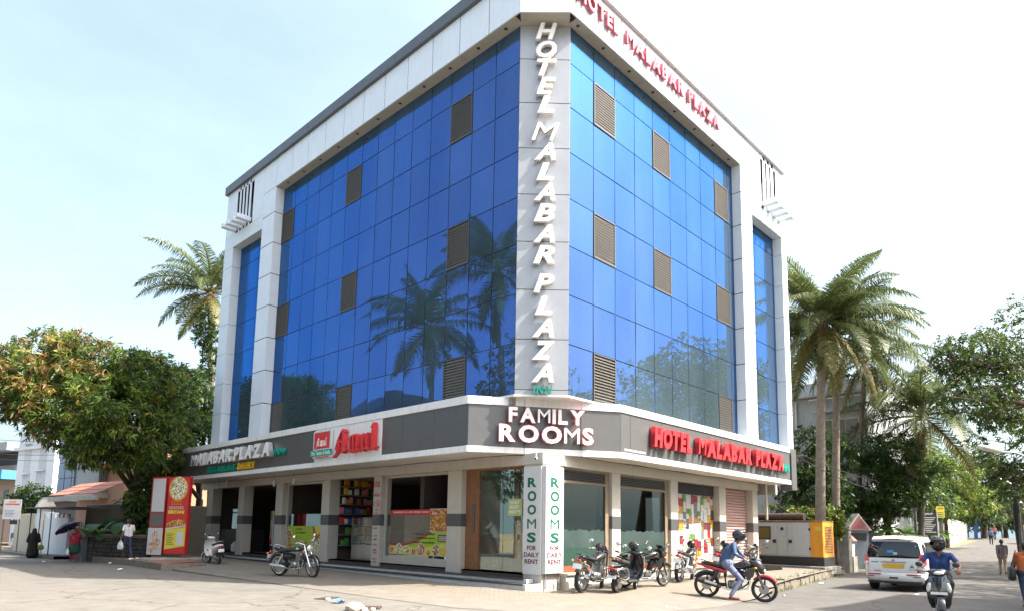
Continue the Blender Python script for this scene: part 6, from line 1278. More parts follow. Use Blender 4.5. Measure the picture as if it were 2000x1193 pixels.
tree('shade_tree', 'dark leafy tree behind the palm trunks beside the hotel', gz(at(1575, 1040, 38)), [B(1570, 900, 37, 1.7, 1.7, 520), B(1600, 950, 37, 1.6, 1.5, 420), B(1560, 970, 36.5, 1.3, 1.3, 300), B(1625, 890, 38, 1.2, 1.4, 300)], .2, 1.5, (.24, .09), [('dark', 5), ('mid', 2)], 8, 8)
tree('shade_tree', 'dense green mango tree over the boundary wall beside the white minivan', gz(at(1735, 1050, 42)), [B(1730, 890, 40, 1.9, 1.4, 620), B(1775, 925, 40, 1.8, 1.4, 560), B(1700, 940, 40, 1.6, 1.5, 460), B(1745, 960, 39.5, 1.7, 1.2, 420)], .22, 2.0, (.30, .075), [('dark', 4), ('mid', 4), ('light', .6)], 9, 9)
hb = tree('hibiscus_bush', 'hibiscus bush with red flowers behind the tiled gate', gz(at(1690, 1060, 42)), [B(1690, 985, 41, 1.3, 1.1, 420), B(1660, 995, 41, 1.2, 1.0, 320), B(1715, 1005, 41, 1.2, 1.0, 300), B(1650, 965, 42, 1.1, 1.0, 260)], .08, .8, (.16, .08), [('mid', 4), ('light', 3), ('dark', 1.5)], 10, 8, cat='bush')
rf = random.Random(2)
for k in range(11):
    px, py = rf.uniform(1640, 1725), rf.uniform(965, 1025); q = at(px, py, 39.6)-hb.location; mb = MB()
    for j in range(5): a = j*1.26; mb.add([(q.x, q.y, q.z), (q.x+.07*math.cos(a), q.y-.04, q.z+.07*math.sin(a)), (q.x+.09*math.cos(a+.6), q.y-.03, q.z+.09*math.sin(a+.6)), (q.x+.07*math.cos(a+1.2), q.y-.04, q.z+.07*math.sin(a+1.2))], [(0, 1, 2, 3)])
    mb.build('flower', mat('hibiscus_red', (.5, .02, .02), .5), hb)
tree('feathery_tree', 'light green feathery tree leaning over the far white wall', gz(at(1850, 1065, 62)), [B(1850, 935, 60, 2.6, 2.2, 620), B(1880, 975, 60, 2.6, 1.8, 560), B(1835, 985, 58, 1.8, 1.4, 300), B(1825, 920, 60, 1.4, 2.0, 260)], .2, 2.5, (.34, .10), [('light', 4), ('mid', 2), ('yel', 1.5)], 12, 8, gap=.25)
tree('street_tree', 'olive green tree arching over the far end of the street', gz(at(1925, 1060, 85)), [B(1890, 915, 84, 4.2, 2.8, 560), B(1925, 940, 86, 4.2, 3.0, 600), B(1955, 975, 90, 3.2, 2.4, 380), B(1910, 990, 84, 3.0, 2.4, 340)], .3, 4, (.45, .16), [('olive', 4), ('mid', 3), ('dark', 1)], 13, 8, gap=.3)
tree('street_tree', 'hazy tree beyond the far bend of the street', gz(at(1965, 1050, 130)), [B(1950, 1000, 128, 6, 3.6, 480), B(1990, 985, 130, 7, 4.5, 520), B(1915, 1005, 126, 4, 3, 260)], .4, 3, (.7, .3), [('olive', 4), ('mid', 3)], 14, 7)
tree('street_tree', 'dark tree behind the lower coconut palm', gz(at(1790, 1050, 52)), [B(1785, 960, 50, 2.2, 1.9, 420), B(1815, 985, 52, 1.8, 1.6, 300)], .2, 2, (.3, .1), [('mid', 4), ('dark', 2), ('light', 1)], 15, 8)
tree('garden_tree', 'small dark garden tree behind the white notice board', gz(at(75, 1050, 56)), [B(65, 975, 55, 1.9, 1.1, 340), B(45, 990, 54, 1.2, .9, 200), B(90, 985, 56, 1.3, .8, 200)], .1, 1.5, (.3, .12), [('dark', 3), ('mid', 4)], 16, 8)
tree('shrub', 'leafy shrub growing behind the low stone wall by the lightbox', gz(at(262, 1060, 31)), [B(275, 985, 30.8, .7, 1.0, 170), B(280, 1015, 30.8, .6, .7, 130)], .08, .8, (.34, .12), [('mid', 3), ('dark', 3), ('light', 1)], 17, 7, cat='bush')
# trees across the streets that show in the mirror glass and shade the road
tree('rain_tree', 'tall spreading tree across the right street, seen as a reflection in the glass', (33, -18.5, -.2), [(30, -16, 12.5, 3.5, 3.5, 2.6, 700), (35, -16.5, 14.5, 4, 3.5, 3, 800), (40, -16, 14, 4, 3.5, 3.2, 800), (26, -15.5, 9.5, 3, 2.6, 2, 420), (33, -15.5, 9.5, 4, 3, 2.6, 700), (40, -15.5, 9, 4, 3, 3, 600)], .45, 6, (.26, .10), [('dark', 4), ('mid', 4)], 18, 9, gap=.3, twigs=3)
tree('rain_tree', 'second spreading tree across the right street near the junction', (17, -17, -.2), [(15, -15.5, 7.5, 2.6, 2.4, 1.8, 420), (19, -15.2, 8.5, 3.0, 2.4, 2.0, 520), (17, -16.5, 10, 2.6, 2.4, 1.6, 340)], .35, 4.5, (.24, .10), [('dark', 4), ('mid', 4)], 19, 9, gap=.25, twigs=2)
tree('mango_tree', 'dense mango tree across the left road, seen dark in the mirror glass', (-17, 13.5, -.1), [(-16.5, 14, 9, 2.6, 3.2, 3.4, 700), (-17, 10.5, 8, 2.6, 3, 3, 600), (-17.5, 12, 12.5, 2.4, 3, 2.6, 480), (-16.8, 17, 7, 2.4, 2.6, 3, 480)], .4, 4, (.3, .09), [('dark', 5), ('mid', 3)], 20, 8)
# hedge on the wall behind the generator
h0, h1 = at(1545, 1020, 34), at(1640, 1020, 34); rs = np.random.RandomState(30); nn = 1500; f = rs.uniform(0, 1, nn); c = np.stack([h0.x+(h1.x-h0.x)*f, h0.y+(h1.y-h0.y)*f, 2.25+rs.uniform(-.5, .45, nn)*(1+.2*np.sin(f*21))], 1)+rs.normal(0, .2, (nn, 3)); v, m = leaves(rs, c, norm(rs.normal(0, 1, (nn, 3))+np.array([-.5, -.5, .5])), 5, .19, .13, .3, rs.choice(4, nn, p=[.35, .35, .2, .1]))
o = link('hedge', fast_mesh('hedge', v, 4, m, [LM['mid'], LM['light'], LM['yel'], LM['rust']])); tag(o, 'clipped green hedge along the wall behind the yellow generator', 'hedge')
# banana clump, taro leaves, small fan palm: large leaves one by one
def big_leaf(mb, base, az, el, L_, W_, bend, n=7):
    pts = [Vector(base)]; a = el
    for k in range(n): a = el-bend*(k+1)/n; pts.append(pts[-1]+Vector((math.cos(a)*math.cos(az), math.cos(a)*math.sin(az), math.sin(a)))*L_/n)
    s = Vector((-math.sin(az), math.cos(az), 0)); rows = []
    for k, p in enumerate(pts): w = W_*math.sin(PI*min(1, max(.04, (k/n)*.96+.03)))**.6; rows.append([p+s*w+Vector((0, 0, .12*w)), p, p-s*w+Vector((0, 0, .12*w))])
    mb.loft(rows, cap=False, closed=False)
M_banana = leafmat('banana', (.06, .13, .02), .4); M_taro = leafmat('taro', (.05, .11, .04), .35)
for i, (px, d, lab) in enumerate(((1745, 39, 'banana plant with broad leaves behind the white minivan roof'), (1772, 41, 'banana plant with drooping leaves left of the black sign board'), (1815, 45, 'banana plant above the black sign board'))):
    b = gz(at(px, 1050, d)); o = thing('banana_plant', lab, 'plant', b, 0, 'banana plants'); mb = MB(); mb.tube([(0, 0, 0), (.05, 0, 1.8)], [.13, .08], 8); mb.build('stem', LM['olive'], o); rr = random.Random(i)
    for k in range(8): mb = MB(); big_leaf(mb, (.05, 0, 1.7), k*.8+rr.random(), R(70-5*k), rr.uniform(1.5, 2.1), .26, R(80+rr.uniform(0, 30))); mb.build('leaf', M_banana, o, smooth=60)
for i, (px, py, d) in enumerate(((185, 1030, 33), (215, 1030, 32), (245, 1030, 31.5), (262, 1020, 31))):
    b = at(px, py, d); b.z = .3; o = thing('taro_plant', 'taro plant with huge drooping leaves behind the low wall, '+['leftmost', 'second from left', 'third from left', 'rightmost'][i]+' of four', 'plant', b, 0, 'taro plants'); rr = random.Random(i+9)
    for k in range(6):
        az = rr.uniform(0, 6.3); L1 = rr.uniform(.9, 1.7); mb = MB(); e = (math.cos(az)*.5, math.sin(az)*.5, L1); mb.tube([(0, 0, -.4), (e[0]*.4, e[1]*.4, L1*.7), e], .022, 5); s_ = mb.build('stalk', LM['olive'], o); mb = MB(); big_leaf(mb, e, az, R(5), rr.uniform(.7, 1.1), .34, R(75)); mb.build('leaf', M_taro, s_, smooth=60)
b = at(1507, 1020, 36); b.z = .1; o = thing('potted_palm', 'small fan palm in the gap between hotel and generator', 'plant', b); mb = MB(); mb.tube([(0, 0, 0), (0, 0, 2.9)], [.07, .05], 7); mb.build('stem', M_palmbark, o)
for k in range(12): mb = MB(); big_leaf(mb, (0, 0, 2.9), k*.55, R(60-6*(k % 5)), .9, .08, R(80)); mb.build('leaf', LM['yel'], o, smooth=60)
for i, (px, d) in enumerate(((165, 30.5), (195, 29.5))):
    b = at(px, 1028, d); b.z = zt(24)+1.12; o = thing('pot_plant', 'spiky potted plant on the low stone wall, '+['left', 'right']+' of two' if False else 'spiky potted plant on the low stone wall, '+['left one', 'right one'][i]+' of two', 'plant', b, 0, 'pot plants on the wall')
    for k in range(16): mb = MB(); big_leaf(mb, (0, 0, 0), k*.9, R(75-3*(k % 9)), .5, .04, R(70), 4); mb.build('leaf', LM['yel'] if k % 3 else LM['mid'], o)
# ------------------------------------------------------------------ generator, walls, far buildings, street furniture, vehicles
M_or = mat('generator_orange', (.70, .29, .03), .4, var=.08, streak=.15); M_gg = mat('generator_grey', (.46, .47, .48), .4, var=.06, streak=.12); M_conr = mat('stained_concrete', (.26, .245, .22), .9, var=.3, scale=3, bump=.5, streak=.6)
MB().box(16.3, 18.3, -2.0, 2.2, -.1, .25, c=.02).build('generator_plinth', M_conr).__setitem__('kind', 'structure')
G = thing('generator_set', 'yellow and grey diesel generator cabinet on a concrete plinth', 'generator', (16.62, -1.85, .25)); G.scale = (1.07, 1.07, 1.07); GL_, GW_, GH_ = 3.4, 1.25, 1.82
MB().box(-.02, GW_+.02, -.02, GL_+.02, .0, .36, c=.01).build('base_frame', mat('generator_base', (.03, .03, .032), .6), G)
MB().box(0, GW_, .52, 2.98, .361, GH_-.02, c=.01).build('grey_body', M_gg, G); MB().box(-.004, GW_, 0, .515, .361, GH_, c=.015).build('end_cowl', M_or, G); MB().box(-.004, GW_, 2.985, GL_, .361, GH_, c=.015).build('end_cowl', M_or, G)
MB().box(-.03, GW_+.03, -.02, GL_+.02, GH_, GH_+.04, c=.01).build('roof', mat('rusty_roof', (.2, .11, .05), .7, var=.4), G)
for y0, y1 in ((.56, 1.45), (1.88, 2.94)):
    d_ = MB().box(-.022, -.001, y0, y1, .42, GH_-.06, c=.008).build('door', M_gg, G); yh = y1-.12 if y0 < 1 else y0+.12; MB().box(-.04, -.0225, yh-.07, yh+.07, .92, 1.06).build('handle', M_dark, d_)
MB().box(-.018, -.001, 1.47, 1.86, .42, GH_-.06).build('control_panel', M_gg, G); mb = MB(Matrix.Translation((-.02, 1.66, 1.52)) @ Matrix.Rotation(-PI/2, 4, 'Y')); mb.lathe([(.07, 0), (.07, .02), (0, .02)], 14); mb.build('gauge', M_dark, G)
w_ = MB().box(-.03, -.0225, 2.15, 2.8, 1.06, 1.62, c=.003).build('window', M_dark, G); MB().box(-.034, -.0305, 2.2, 2.75, 1.11, 1.57).build('pane', mat('brown_pane', (.18, .13, .06), .2), w_)
for k in range(17): MB().box(.22, GW_-.22, -.012, -.0045, .55+.065*k, .58+.065*k).build('louvre_slot', M_dark, G)
for z in (.7, 1.5):
    for y in (.535, 2.965): MB().box(-.026, -.0045, y-.03, y+.03, z-.05, z+.05).build('hinge', M_dark, G)
MB().box(-.008, -.0045, .08, .3, 1.45, 1.6).build('sticker', mat('sticker_yellow', (.5, .5, .05), .5), G); fit_text(frame((-.006, 0, 0), (0, -1, 0)), 'Mahindra', -2.75, -2.2, .0, .001, 0, M_dark, G, 'x') if False else None
mb = MB(); mb.tube([(.5, .9, GH_+.22), (.5, 2.9, GH_+.22)], .16, 14); ex = mb.build('exhaust_silencer', mat('black_rust', (.05, .035, .03), .7, var=.4), G, smooth=40); mb = MB(); mb.tube([(.5, 1.3, GH_+.03), (.5, 1.3, GH_+.1)], .05, 8); mb.tube([(.5, 2.6, GH_+.03), (.5, 2.6, GH_+.1)], .05, 8); mb.build('exhaust_mount', M_dark, ex)
# boundary wall pieces beside the generator
def wallbox(name, label, p0, p1, th, z0, z1, m, cap=None, cat='wall', n=None):
    """straight wall of cast bays from p0 to p1"""
    p0, p1 = Vector((p0[0], p0[1], 0)), Vector((p1[0], p1[1], 0)); L_ = (p1-p0).length; o = thing(name, label, cat, (p0.x, p0.y, z0), math.atan2(p1.y-p0.y, p1.x-p0.x)); n = n or max(1, int(L_/3))
    for k in range(n): MB().box(L_*k/n+.005, L_*(k+1)/n-.005, 0, th, -.4, z1-z0, c=.012).build('bay', m, o)
    if cap:
        for k in range(n): MB().box(L_*k/n+.004, L_*(k+1)/n-.004, -.05, th+.05, z1-z0+.002, z1-z0+.1, c=.015).build('coping', cap, o)
    return o
M_pinkt = mat('pink_roof_tile', (.36, .12, .13), .6, var=.2, scale=7); M_bluegate = mat('grey_blue_gate', (.16, .19, .22), .5, var=.1)
wallbox('boundary_wall', 'stained grey boundary wall behind the yellow generator', (19.3, 3.4), (25.0, 1.2), .2, 0, 2.0, M_conr)
o = thing('gate_pillar', 'tall black stained concrete pillar right of the generator', 'pillar', (22.3, -.95, -.15)); MB().box(-.22, .22, -.25, .25, -.3, 2.05, c=.02).build('shaft', M_conr, o); MB().box(-.26, .26, -.29, .29, 2.052, 2.12, c=.015).build('cap', M_conr, o)
o = thing('gate_pillar', 'short cream pillar with pink tiled cap beside the stained pillar', 'pillar', (23.5, -.75, -.2)); M_cw = mat('cream_wash', (.52, .5, .46), .8, var=.12, streak=.3)
MB().box(-.3, .35, -.3, .3, -.3, .75, c=.02).build('pedestal', M_conr, o); MB().box(-.2, .22, -.22, .22, .752, 1.55, c=.015).build('shaft', M_cw, o); mb = MB(); mb.loft([[(-.34, -.34, 1.55), (.34, -.34, 1.55), (.34, .34, 1.55), (-.34, .34, 1.55)], [(-.03, -.03, 1.95), (.03, -.03, 1.95), (.03, .03, 1.95), (-.03, .03, 1.95)]]); mb.build('cap', M_pinkt, o)
o = thing('gate_pillar', 'grey gate pillar with a pink tiled triangular gable', 'pillar', gz(at(1673, 1060, 38)), math.atan2(-.72, .694)); MB().box(-.55, .55, -.3, .3, -.2, 2.15, c=.015).build('shaft', M_bluegate, o); MB().box(-.42, .42, -.32, -.305, 1.6, 2.0).build('vent', M_dark, o)
mb = MB(Matrix.Rotation(PI/2, 4, 'X')); mb.prism([(-.72, 2.152), (.72, 2.152), (0, 3.1)], -.36, .36); gb = mb.build('gable', M_cw, o, fixn=True); mb = MB(Matrix.Rotation(PI/2, 4, 'X')); mb.prism([(-.56, 2.2), (.56, 2.2), (0, 2.96)], .362, .375); mb.build('tile_face', M_pinkt, gb, fixn=True)
o = thing('metal_gate', 'blue grey sheet metal gate below the tiled gable', 'gate', gz(at(1690, 1060, 39.5)), math.atan2(-.72, .694)); 
for k in range(5): MB().box(-.75+.3*k, -.47+.3*k, -.03, .0, .05, 1.95, c=.006).build('gate_panel', M_bluegate, o)
MB().box(-.78, .76, -.05, -.031, .9, .98).build('rail', M_bluegate, o)
o = wallbox('boundary_wall', 'low grey blue garden wall with a pink tiled coping behind the minivan', (31.0, -.05), (44, 1.2), .2, .1, 1.75, mat('bluewash', (.30, .33, .36), .8, var=.12, streak=.3), M_pinkt); mb = MB(); mb.loft([[(3, -.02, .9), (4, -.02, 1.3), (5, -.02, .9), (4, -.02, .5)], [(3.1, -.03, .9), (4, -.03, 1.25), (4.9, -.03, .9), (4, -.03, .55)]]); mb.build('diamond_relief', M_cw, o, fixn=True)
wallbox('boundary_wall', 'tall whitewashed compound wall at the far side of the street', (57, 1.6), (66, 2.4), .3, Hr(60, 0), Hr(60, 0)+2.6, mat('old_whitewash', (.50, .46, .40), .9, var=.3, scale=1.2, streak=.5))
wallbox('boundary_wall', 'dark mossy compound wall beyond the whitewashed one', (66.5, 2.6), (84, 4.4), .3, Hr(70, 0), Hr(70, 0)+2.4, M_conr)
wallbox('boundary_wall', 'stained wall behind the black sign board', (45, 1.5), (56.5, 2.0), .25, Hr(50, 0), Hr(50, 0)+1.5, M_conr)
# --- grey house behind the palms
def house(name, label, x0, x1, y0, y1, z1, m, z0=-.3, cat='building'):
    o = thing(name, label, cat, (x0, y0, z0)); MB().box(0, x1-x0, 0, y1-y0, 0, z1-z0, c=.03).build('wall', m, o); return o
M_hgrey = mat('house_grey', (.30, .32, .34), .85, var=.12, streak=.35); M_hwhite = mat('house_white', (.66, .69, .74), .8, var=.05, streak=.1); M_wglass = mat('window_glass', (.05, .06, .06), .12, var=.1); M_curtain = mat('green_curtain', (.12, .15, .11), .8)
hg = house('grey_house', 'grey three storey house with a wide curtained window behind the palms', 34, 47, 1.0, 15, 12.3, M_hgrey); o_ = Vector((34, 1.0, -.3))
def hbox(par, off, *a, name='ledge', m=M_hgrey, c=.01): return MB(Matrix.Translation(-off)).box(*a, c=c).build(name, m, par)
for z in (11.2, 7.1): hbox(hg, o_, 33.4, 34.0, .7, 6.5, z, z+.25)
hbox(hg, o_, 33.75, 34.0, .9, 6.5, 6.2, 6.45); hbox(hg, o_, 33.3, 34, .9, 4.2, 10.0, 10.2)
wn_ = hbox(hg, o_, 33.95, 34.02, 1.5, 4.1, 7.7, 9.6, name='window', m=M_cw, c=0); 
for k in range(3): hbox(wn_, o_*1, 33.90, 33.945, 1.6+.83*k, 2.35+.83*k, 7.8, 9.5, name='pane', m=M_curtain if k else M_wglass, c=0)
for k in range(3): hbox(hg, o_, 33.5, 33.6, 2.0+.9*k, 2.08+.9*k, 10.2, 11.0, name='railing_post', m=M_cw)
hbox(hg, o_, 33.5, 33.6, 1.2, 4.6, 10.95, 11.03, name='railing', m=M_cw); mb = MB(Matrix.Translation(-o_)); mb.tube([(33.85, 5.6, 2), (33.85, 5.6, 11)], .07, 8); mb.build('drain_pipe', M_cw, hg)
hw = house('white_house', 'white house with a glazed corner behind the lower palm', 54, 62, 3.5, 12, 9.5, M_hwhite); o_ = Vector((54, 3.5, -.3))
for k, z in enumerate((3.4, 6.3)):
    wn_ = hbox(hw, o_, 53.93, 54.02, 3.9, 6.3, z, z+2.0, name='window', m=M_hgrey, c=0); hbox(wn_, o_*1, 53.9, 53.928, 4.0, 6.2, z+.1, z+1.9, name='pane', m=mat('sky_pane', (.2, .25, .28), .1), c=0); hbox(hw, o_, 53.5, 54, 3.5, 7, z-.5, z-.3, name='ledge', m=M_hwhite)
# colourful far house
hc = house('striped_house', 'far house with blue, red and yellow painted tower above the trees', 76, 82, 8.0, 14, 16.0, M_hgrey); o_ = Vector((76, 8, -.3))
for k, c in enumerate(((.04, .10, .32), (.36, .03, .06), (.6, .35, .03))): hbox(hc, o_, 75.9, 76.02, 8.2+1.3*k if False else 11.2-1.3*k, 12.4-1.3*k, 12.6, 15.6, name='painted_panel', m=mat('paint_%d' % k, c, .6))
# blue sheeted building front and stall
o = thing('blue_hoarding', 'tall blue sheet hoarding at the bend of the street', 'hoarding', (96, 7.2, Hr(96, 0)), R(60)); MB().box(-1.0, 1.2, -.1, .1, 0, 7.4, c=.02).build('sheet', mat('blue_sheet', (.03, .10, .42), .6, var=.15), o)
for x in (-.95, 1.1): MB().box(x-.06, x+.06, -.2, -.11, 0, 7.2).build('post', M_dark, o)
o = thing('market_stall', 'small stall with a red canopy and blue sheet beside the far road', 'stall', (85, 4.6, Hr(85, 0)), R(20)); MB().box(-2.2, 1.4, -1.2, 1.2, 3.6, 3.75, c=.03).build('canopy', mat('faded_red', (.38, .06, .09), .7), o); MB().box(-2, -1.9, -1.1, -1.0, 0, 3.6).build('post', M_dark, o); MB().box(1.2, 1.3, -1.1, -1.0, 0, 3.6).build('post', M_dark, o); MB().box(-.5, 1.1, -1.0, -.9, 0, 3.2).build('blue_curtain', mat('blue_sheet', (.03, .10, .42), .6), o)
# --- poles, lamps, wires
M_pole = mat('grey_pole', (.13, .13, .13), .7, .3, var=.2); M_wire = mat('cable_black', (.015, .015, .015), .6)
def pole(label, base, h, arms=(), r=.09, name='utility_pole'):
    o = thing(name, label, 'pole', base); mb = MB(); mb.tube([(0, 0, -.2), (0, 0, h)], [r*1.2, r*.7], 8); mb.build('shaft', M_pole, o, smooth=40)
    for z, L_, az in arms: mb = MB(); mb.box(-L_/2, L_/2, -.04, .04, z-.05, z+.05, rot=Matrix.Rotation(az, 3, 'Z')); a_ = mb.build('crossarm', M_pole, o)
    return o
b1 = gz(at(1790, 1055, 44)); p1 = pole('dark utility pole with cable coils left of the black sign board', b1, 6.6, ((6.2, 1.0, R(80)), (5.7, .8, R(80))))
for k, dz in enumerate((4.6, 5.0)): mb = MB(); mb.tube([(.0, -.35+.45*math.cos(t), dz+.45*math.sin(t)) for t in [2*PI*q/18 for q in range(19)]], .035, 5); mb.build('cable_coil', M_wire, p1)
b2 = gz(at(1994, 1060, 40)); b2.z = Hr(b2.x, b2.y); p2 = pole('utility pole wound with cables at the right edge of the picture', b2, 6.4, ((6.0, 1.2, R(80)), (5.5, 1.0, R(80))), .1)
mb = MB(); mb.tube([(.1, 0, 0), (.14, .05, 2), (.05, .1, 3.4), (.12, 0, 4.6)], [.16, .22, .2, .08], 8); mb.build('cable_bundle', M_wire, p2)
b3 = gz(at(1958, 1050, 95)); pole('thin far utility pole beside the bend', b3, 7.5, ((7.0, 1.4, R(80)),))
b4 = at(38, 1055, 62); b4 = gz(b4); pole('thin wooden pole beside the white building on the left', b4, 6.0, (), .06)
def lamp(label, root, tip, base):
    o = thing('street_lamp', label, 'street lamp', base); root, tip = root-base, tip-base; mb = MB(); mb.tube([root, root.lerp(tip, .6)+Vector((0, 0, .08)), tip], .04, 6); mb.build('arm', M_alu, o); d = (tip-root).normalized(); mb = MB(); mb.tube([tip, tip+d*.25, tip+d*.95, tip+d*1.05], [.05, .13, .12, .04], 8); hd_ = mb.build('lamp_head', mat('lamp_white', (.55, .55, .53), .4), o, smooth=50)
    mb = MB(); mb.tube([root, Vector((root.x, root.y, 0))], .07, 8); mb.build('post', M_pole, o)
q0, q1 = at(2010, 893, 27), at(1960, 882, 27); lamp('nearest of three street lamps reaching in from the right edge', q0, q1, Vector((q0.x, q0.y, Hr(q0.x, q0.y))))
q0, q1 = at(2005, 955, 42), at(1972, 943, 42); lamp('middle street lamp of three on the right edge', q0, q1, Vector((q0.x, q0.y, Hr(q0.x, q0.y))))
q0, q1 = at(2003, 985, 60), at(1990, 980, 60); lamp('farthest of three street lamps on the right edge', q0, q1, Vector((q0.x, q0.y, Hr(q0.x, q0.y))))
def wire(a, b, sag, label, r=.016):
    base = (a+b)/2; o = MB(); n = 14; o.tube([a.lerp(b, k/n)-base-Vector((0, 0, sag*4*(k/n)*(1-k/n))) for k in range(n+1)], r, 5, cap=False); w_ = o.build('overhead_wire', M_wire); w_.location = base; tag(w_, label, 'wire', 'overhead wires')
T1_, T2_ = b1+Vector((0, 0, 6.2)), b2+Vector((0, 0, 6.0))
for k in range(3): wire(T1_+Vector((0, .3*k-.3, -.25*k)), T2_+Vector((0, .3*k-.3, -.25*k)), .7+.15*k, 'overhead wire between the two street poles, '+['highest', 'middle', 'lowest'][k]+' of three')
wire(at(1551, 880, 29), T1_+Vector((0, 0, -1.2)), .4, 'upper wire from the hotel corner to the dark pole'); wire(at(1551, 886, 29), T1_+Vector((0, 0, -1.7)), .6, 'lower wire from the hotel corner to the dark pole')
wire(T2_, at(2080, 820, 20), .1, 'wire from the right pole towards the viewer'); wire(T1_+Vector((0, 0, .2)), at(2060, 850, 26), .9, 'wire crossing the street below the rain tree')
wire(T2_+Vector((0, 0, -.4)), b3+Vector((0, 0, 7.0)), 1.2, 'wire from the right pole to the far pole'); wire(T1_+Vector((0, 0, -.5)), b3+Vector((0, 0, 6.9)), 1.6, 'wire from the dark pole to the far pole')
for k, (ya, yb) in enumerate(((855, 858), (883, 884), (893, 896))): wire(at(-40, ya, 34), at(170, yb, 36), .12, 'overhead wire crossing the white building on the left, '+['highest', 'middle', 'lowest'][k]+' of three', .012)
# --- sign boards on the right
sb = thing('sign_board', 'black sign board with white list of lettering on the right pavement', 'sign', gz(at(1818, 1060, 43)), math.atan2(-.72, .694)); bz = sb.location.z; F0 = frame((0, 0, 0), (1, 0, 0)); z0_, z1_ = at(1818, 1045, 43).z-bz, at(1818, 998, 43).z-bz
MB().box(-.45, .45, -.04, .0, z0_, z1_).build('board', M_black, sb); MB().box(.452, .52, -.05, .02, -.2, z1_+.05).build('post', M_cw, sb); MB().box(-.52, -.452, -.05, .02, -.2, z1_).build('post', M_pole, sb); hh = z1_-z0_; fit_text(F0, 'Splash', -.38, .2, z1_-hh*.16, z1_-hh*.04, .042, M_lw, sb, 'title', shear=.3)
for k in range(9): MB().box(-.38+.04*(k % 3), .36-.09*(k % 4), -.046, -.0405, z1_-hh*(.27+.075*k), z1_-hh*(.24+.075*k)).build('print_line', M_board, sb)
ys_ = thing('sign_board', 'small yellow notice board on a pole beside the black sign', 'sign', gz(at(1840, 1060, 46)), math.atan2(-.72, .694)); bz = ys_.location.z; z0_, z1_ = at(1840, 1010, 46).z-bz, at(1840, 988, 46).z-bz; MB().box(-.28, .28, -.03, 0, z0_, z1_).build('board', mat('notice_yellow', (.62, .52, .04), .5), ys_); mb = MB(); mb.tube([(0, .04, 0), (0, .04, z1_+.9)], .035, 6); mb.build('post', M_pole, ys_); fit_text(F0, 'LADIES', -.2, .2, z1_-.18, z1_-.08, .031, M_dkgreen, ys_, 'word')
for k in range(3): MB().box(-.2, .2, -.036, -.0305, z0_+.08+.12*k, z0_+.12+.12*k).build('print_line', M_dkgreen, ys_)
# --- left: lightbox sign, low wall, buildings
M_redframe = mat('lightbox_red', (.40, .015, .02), .4, var=.1); lx0, lx1 = at(319, 1083, 28.6), at(359, 1086, 28.2); LB = thing('lightbox_sign', 'tall red and yellow biryani menu lightbox at the left corner of the restaurant', 'sign', (lx0.x, lx0.y, .2), math.atan2((lx1-lx0).y, (lx1-lx0).x)); lw_ = (lx1-lx0).length; Z0, Z1 = .15, at(340, 930, 28.4).z-.2
MB().box(-.02, lw_+.02, .0, .16, Z0, Z1, c=.01).build('case', M_redframe, LB); hh = Z1-Z0; vz = lambda f: Z0+hh*f
MB().box(.01, lw_-.01, -.008, -.001, Z0+.03, Z1-.05).build('red_face', M_pred, LB); poly(F0, [(.015, vz(.06)), (lw_-.015, vz(.11)), (lw_-.015, vz(.35)), (.015, vz(.31))], .009, M_lime2, LB, 'yellow_field'); poly(F0, [(.015, vz(.31)), (lw_-.015, vz(.36)), (lw_-.015, vz(.375)), (.015, vz(.335))], .0095, M_board, LB, 'white_curve'); poly(F0, [(.05, vz(.345)), (lw_-.03, vz(.38)), (lw_-.05, vz(.44)), (lw_*.6, vz(.45)), (.08, vz(.41))], .013, MF_fry, LB, 'food_picture')
disc(F0, lw_*.5, vz(.845), lw_*.46, .009, M_or, LB, 'plate', lw_*.46); disc(F0, lw_*.5, vz(.852), lw_*.41, .013, MF_rice, LB, 'food_picture', lw_*.41)
fit_text(F0, 'Sunday &', lw_*.2, lw_*.7, vz(.665), vz(.685), .009, M_lyel, LB, 'word'); fit_text(F0, 'Saturday', lw_*.2, lw_*.72, vz(.635), vz(.655), .009, M_lyel, LB, 'word'); MB().box(lw_*.1, lw_*.82, -.012, -.009, vz(.575), vz(.62)).build('pale_patch', mat('pale_pink', (.5, .22, .18), .6), LB); fit_text(F0, 'BIRIYANI', lw_*.08, lw_*.86, vz(.52), vz(.565), .009, mat('lemon', (.75, .65, .05), .5), LB, 'word', off=.03)
MB().box(lw_*.58, lw_*.9, -.0125, -.0122+.001, vz(.12), vz(.29)).build('white_panel', M_board, LB)
for k in range(7): MB().box(lw_*.1, lw_*(.45-.04*(k % 3)), -.0145, -.0125, vz(.125+.022*k), vz(.132+.022*k)).build('print_line', M_black, LB)
a0, a1 = at(286, 1082, 29.2), at(314, 1082, 28.8); L2 = thing('lightbox_sign', 'white faced lightbox with red frame and food prints behind the biryani lightbox', 'sign', (a0.x, a0.y, .2), math.atan2((a1-a0).y, (a1-a0).x)); l2 = (a1-a0).length; Z1b = at(300, 930, 29).z-.2; hh = Z1b-.1
MB().box(0, l2, 0, .18, .1, Z1b, c=.01).build('case', M_redframe, L2); MB().box(.09, l2-.03, -.006, -.001, .1+hh*.55, Z1b-.08).build('white_face', M_board, L2); MB().box(.09, l2-.03, -.006, -.001, .1+hh*.36, .1+hh*.53).build('grey_face', mat('grey_face', (.12, .12, .12), .5), L2); MB().box(-.01, l2+.01, -.01, -.002, .1, .1+hh*.34).build('print_sheet', M_board, L2)
for cx, cz in ((.3, .1), (.7, .13), (.5, .24)): disc(F0, l2*cx, .1+hh*cz, l2*.22, .011, noise_print('food_pale', [(.55, .35, .25), (.6, .5, .4), (.4, .2, .12), (.65, .6, .5)], 16), L2, 'food_picture', l2*.3)
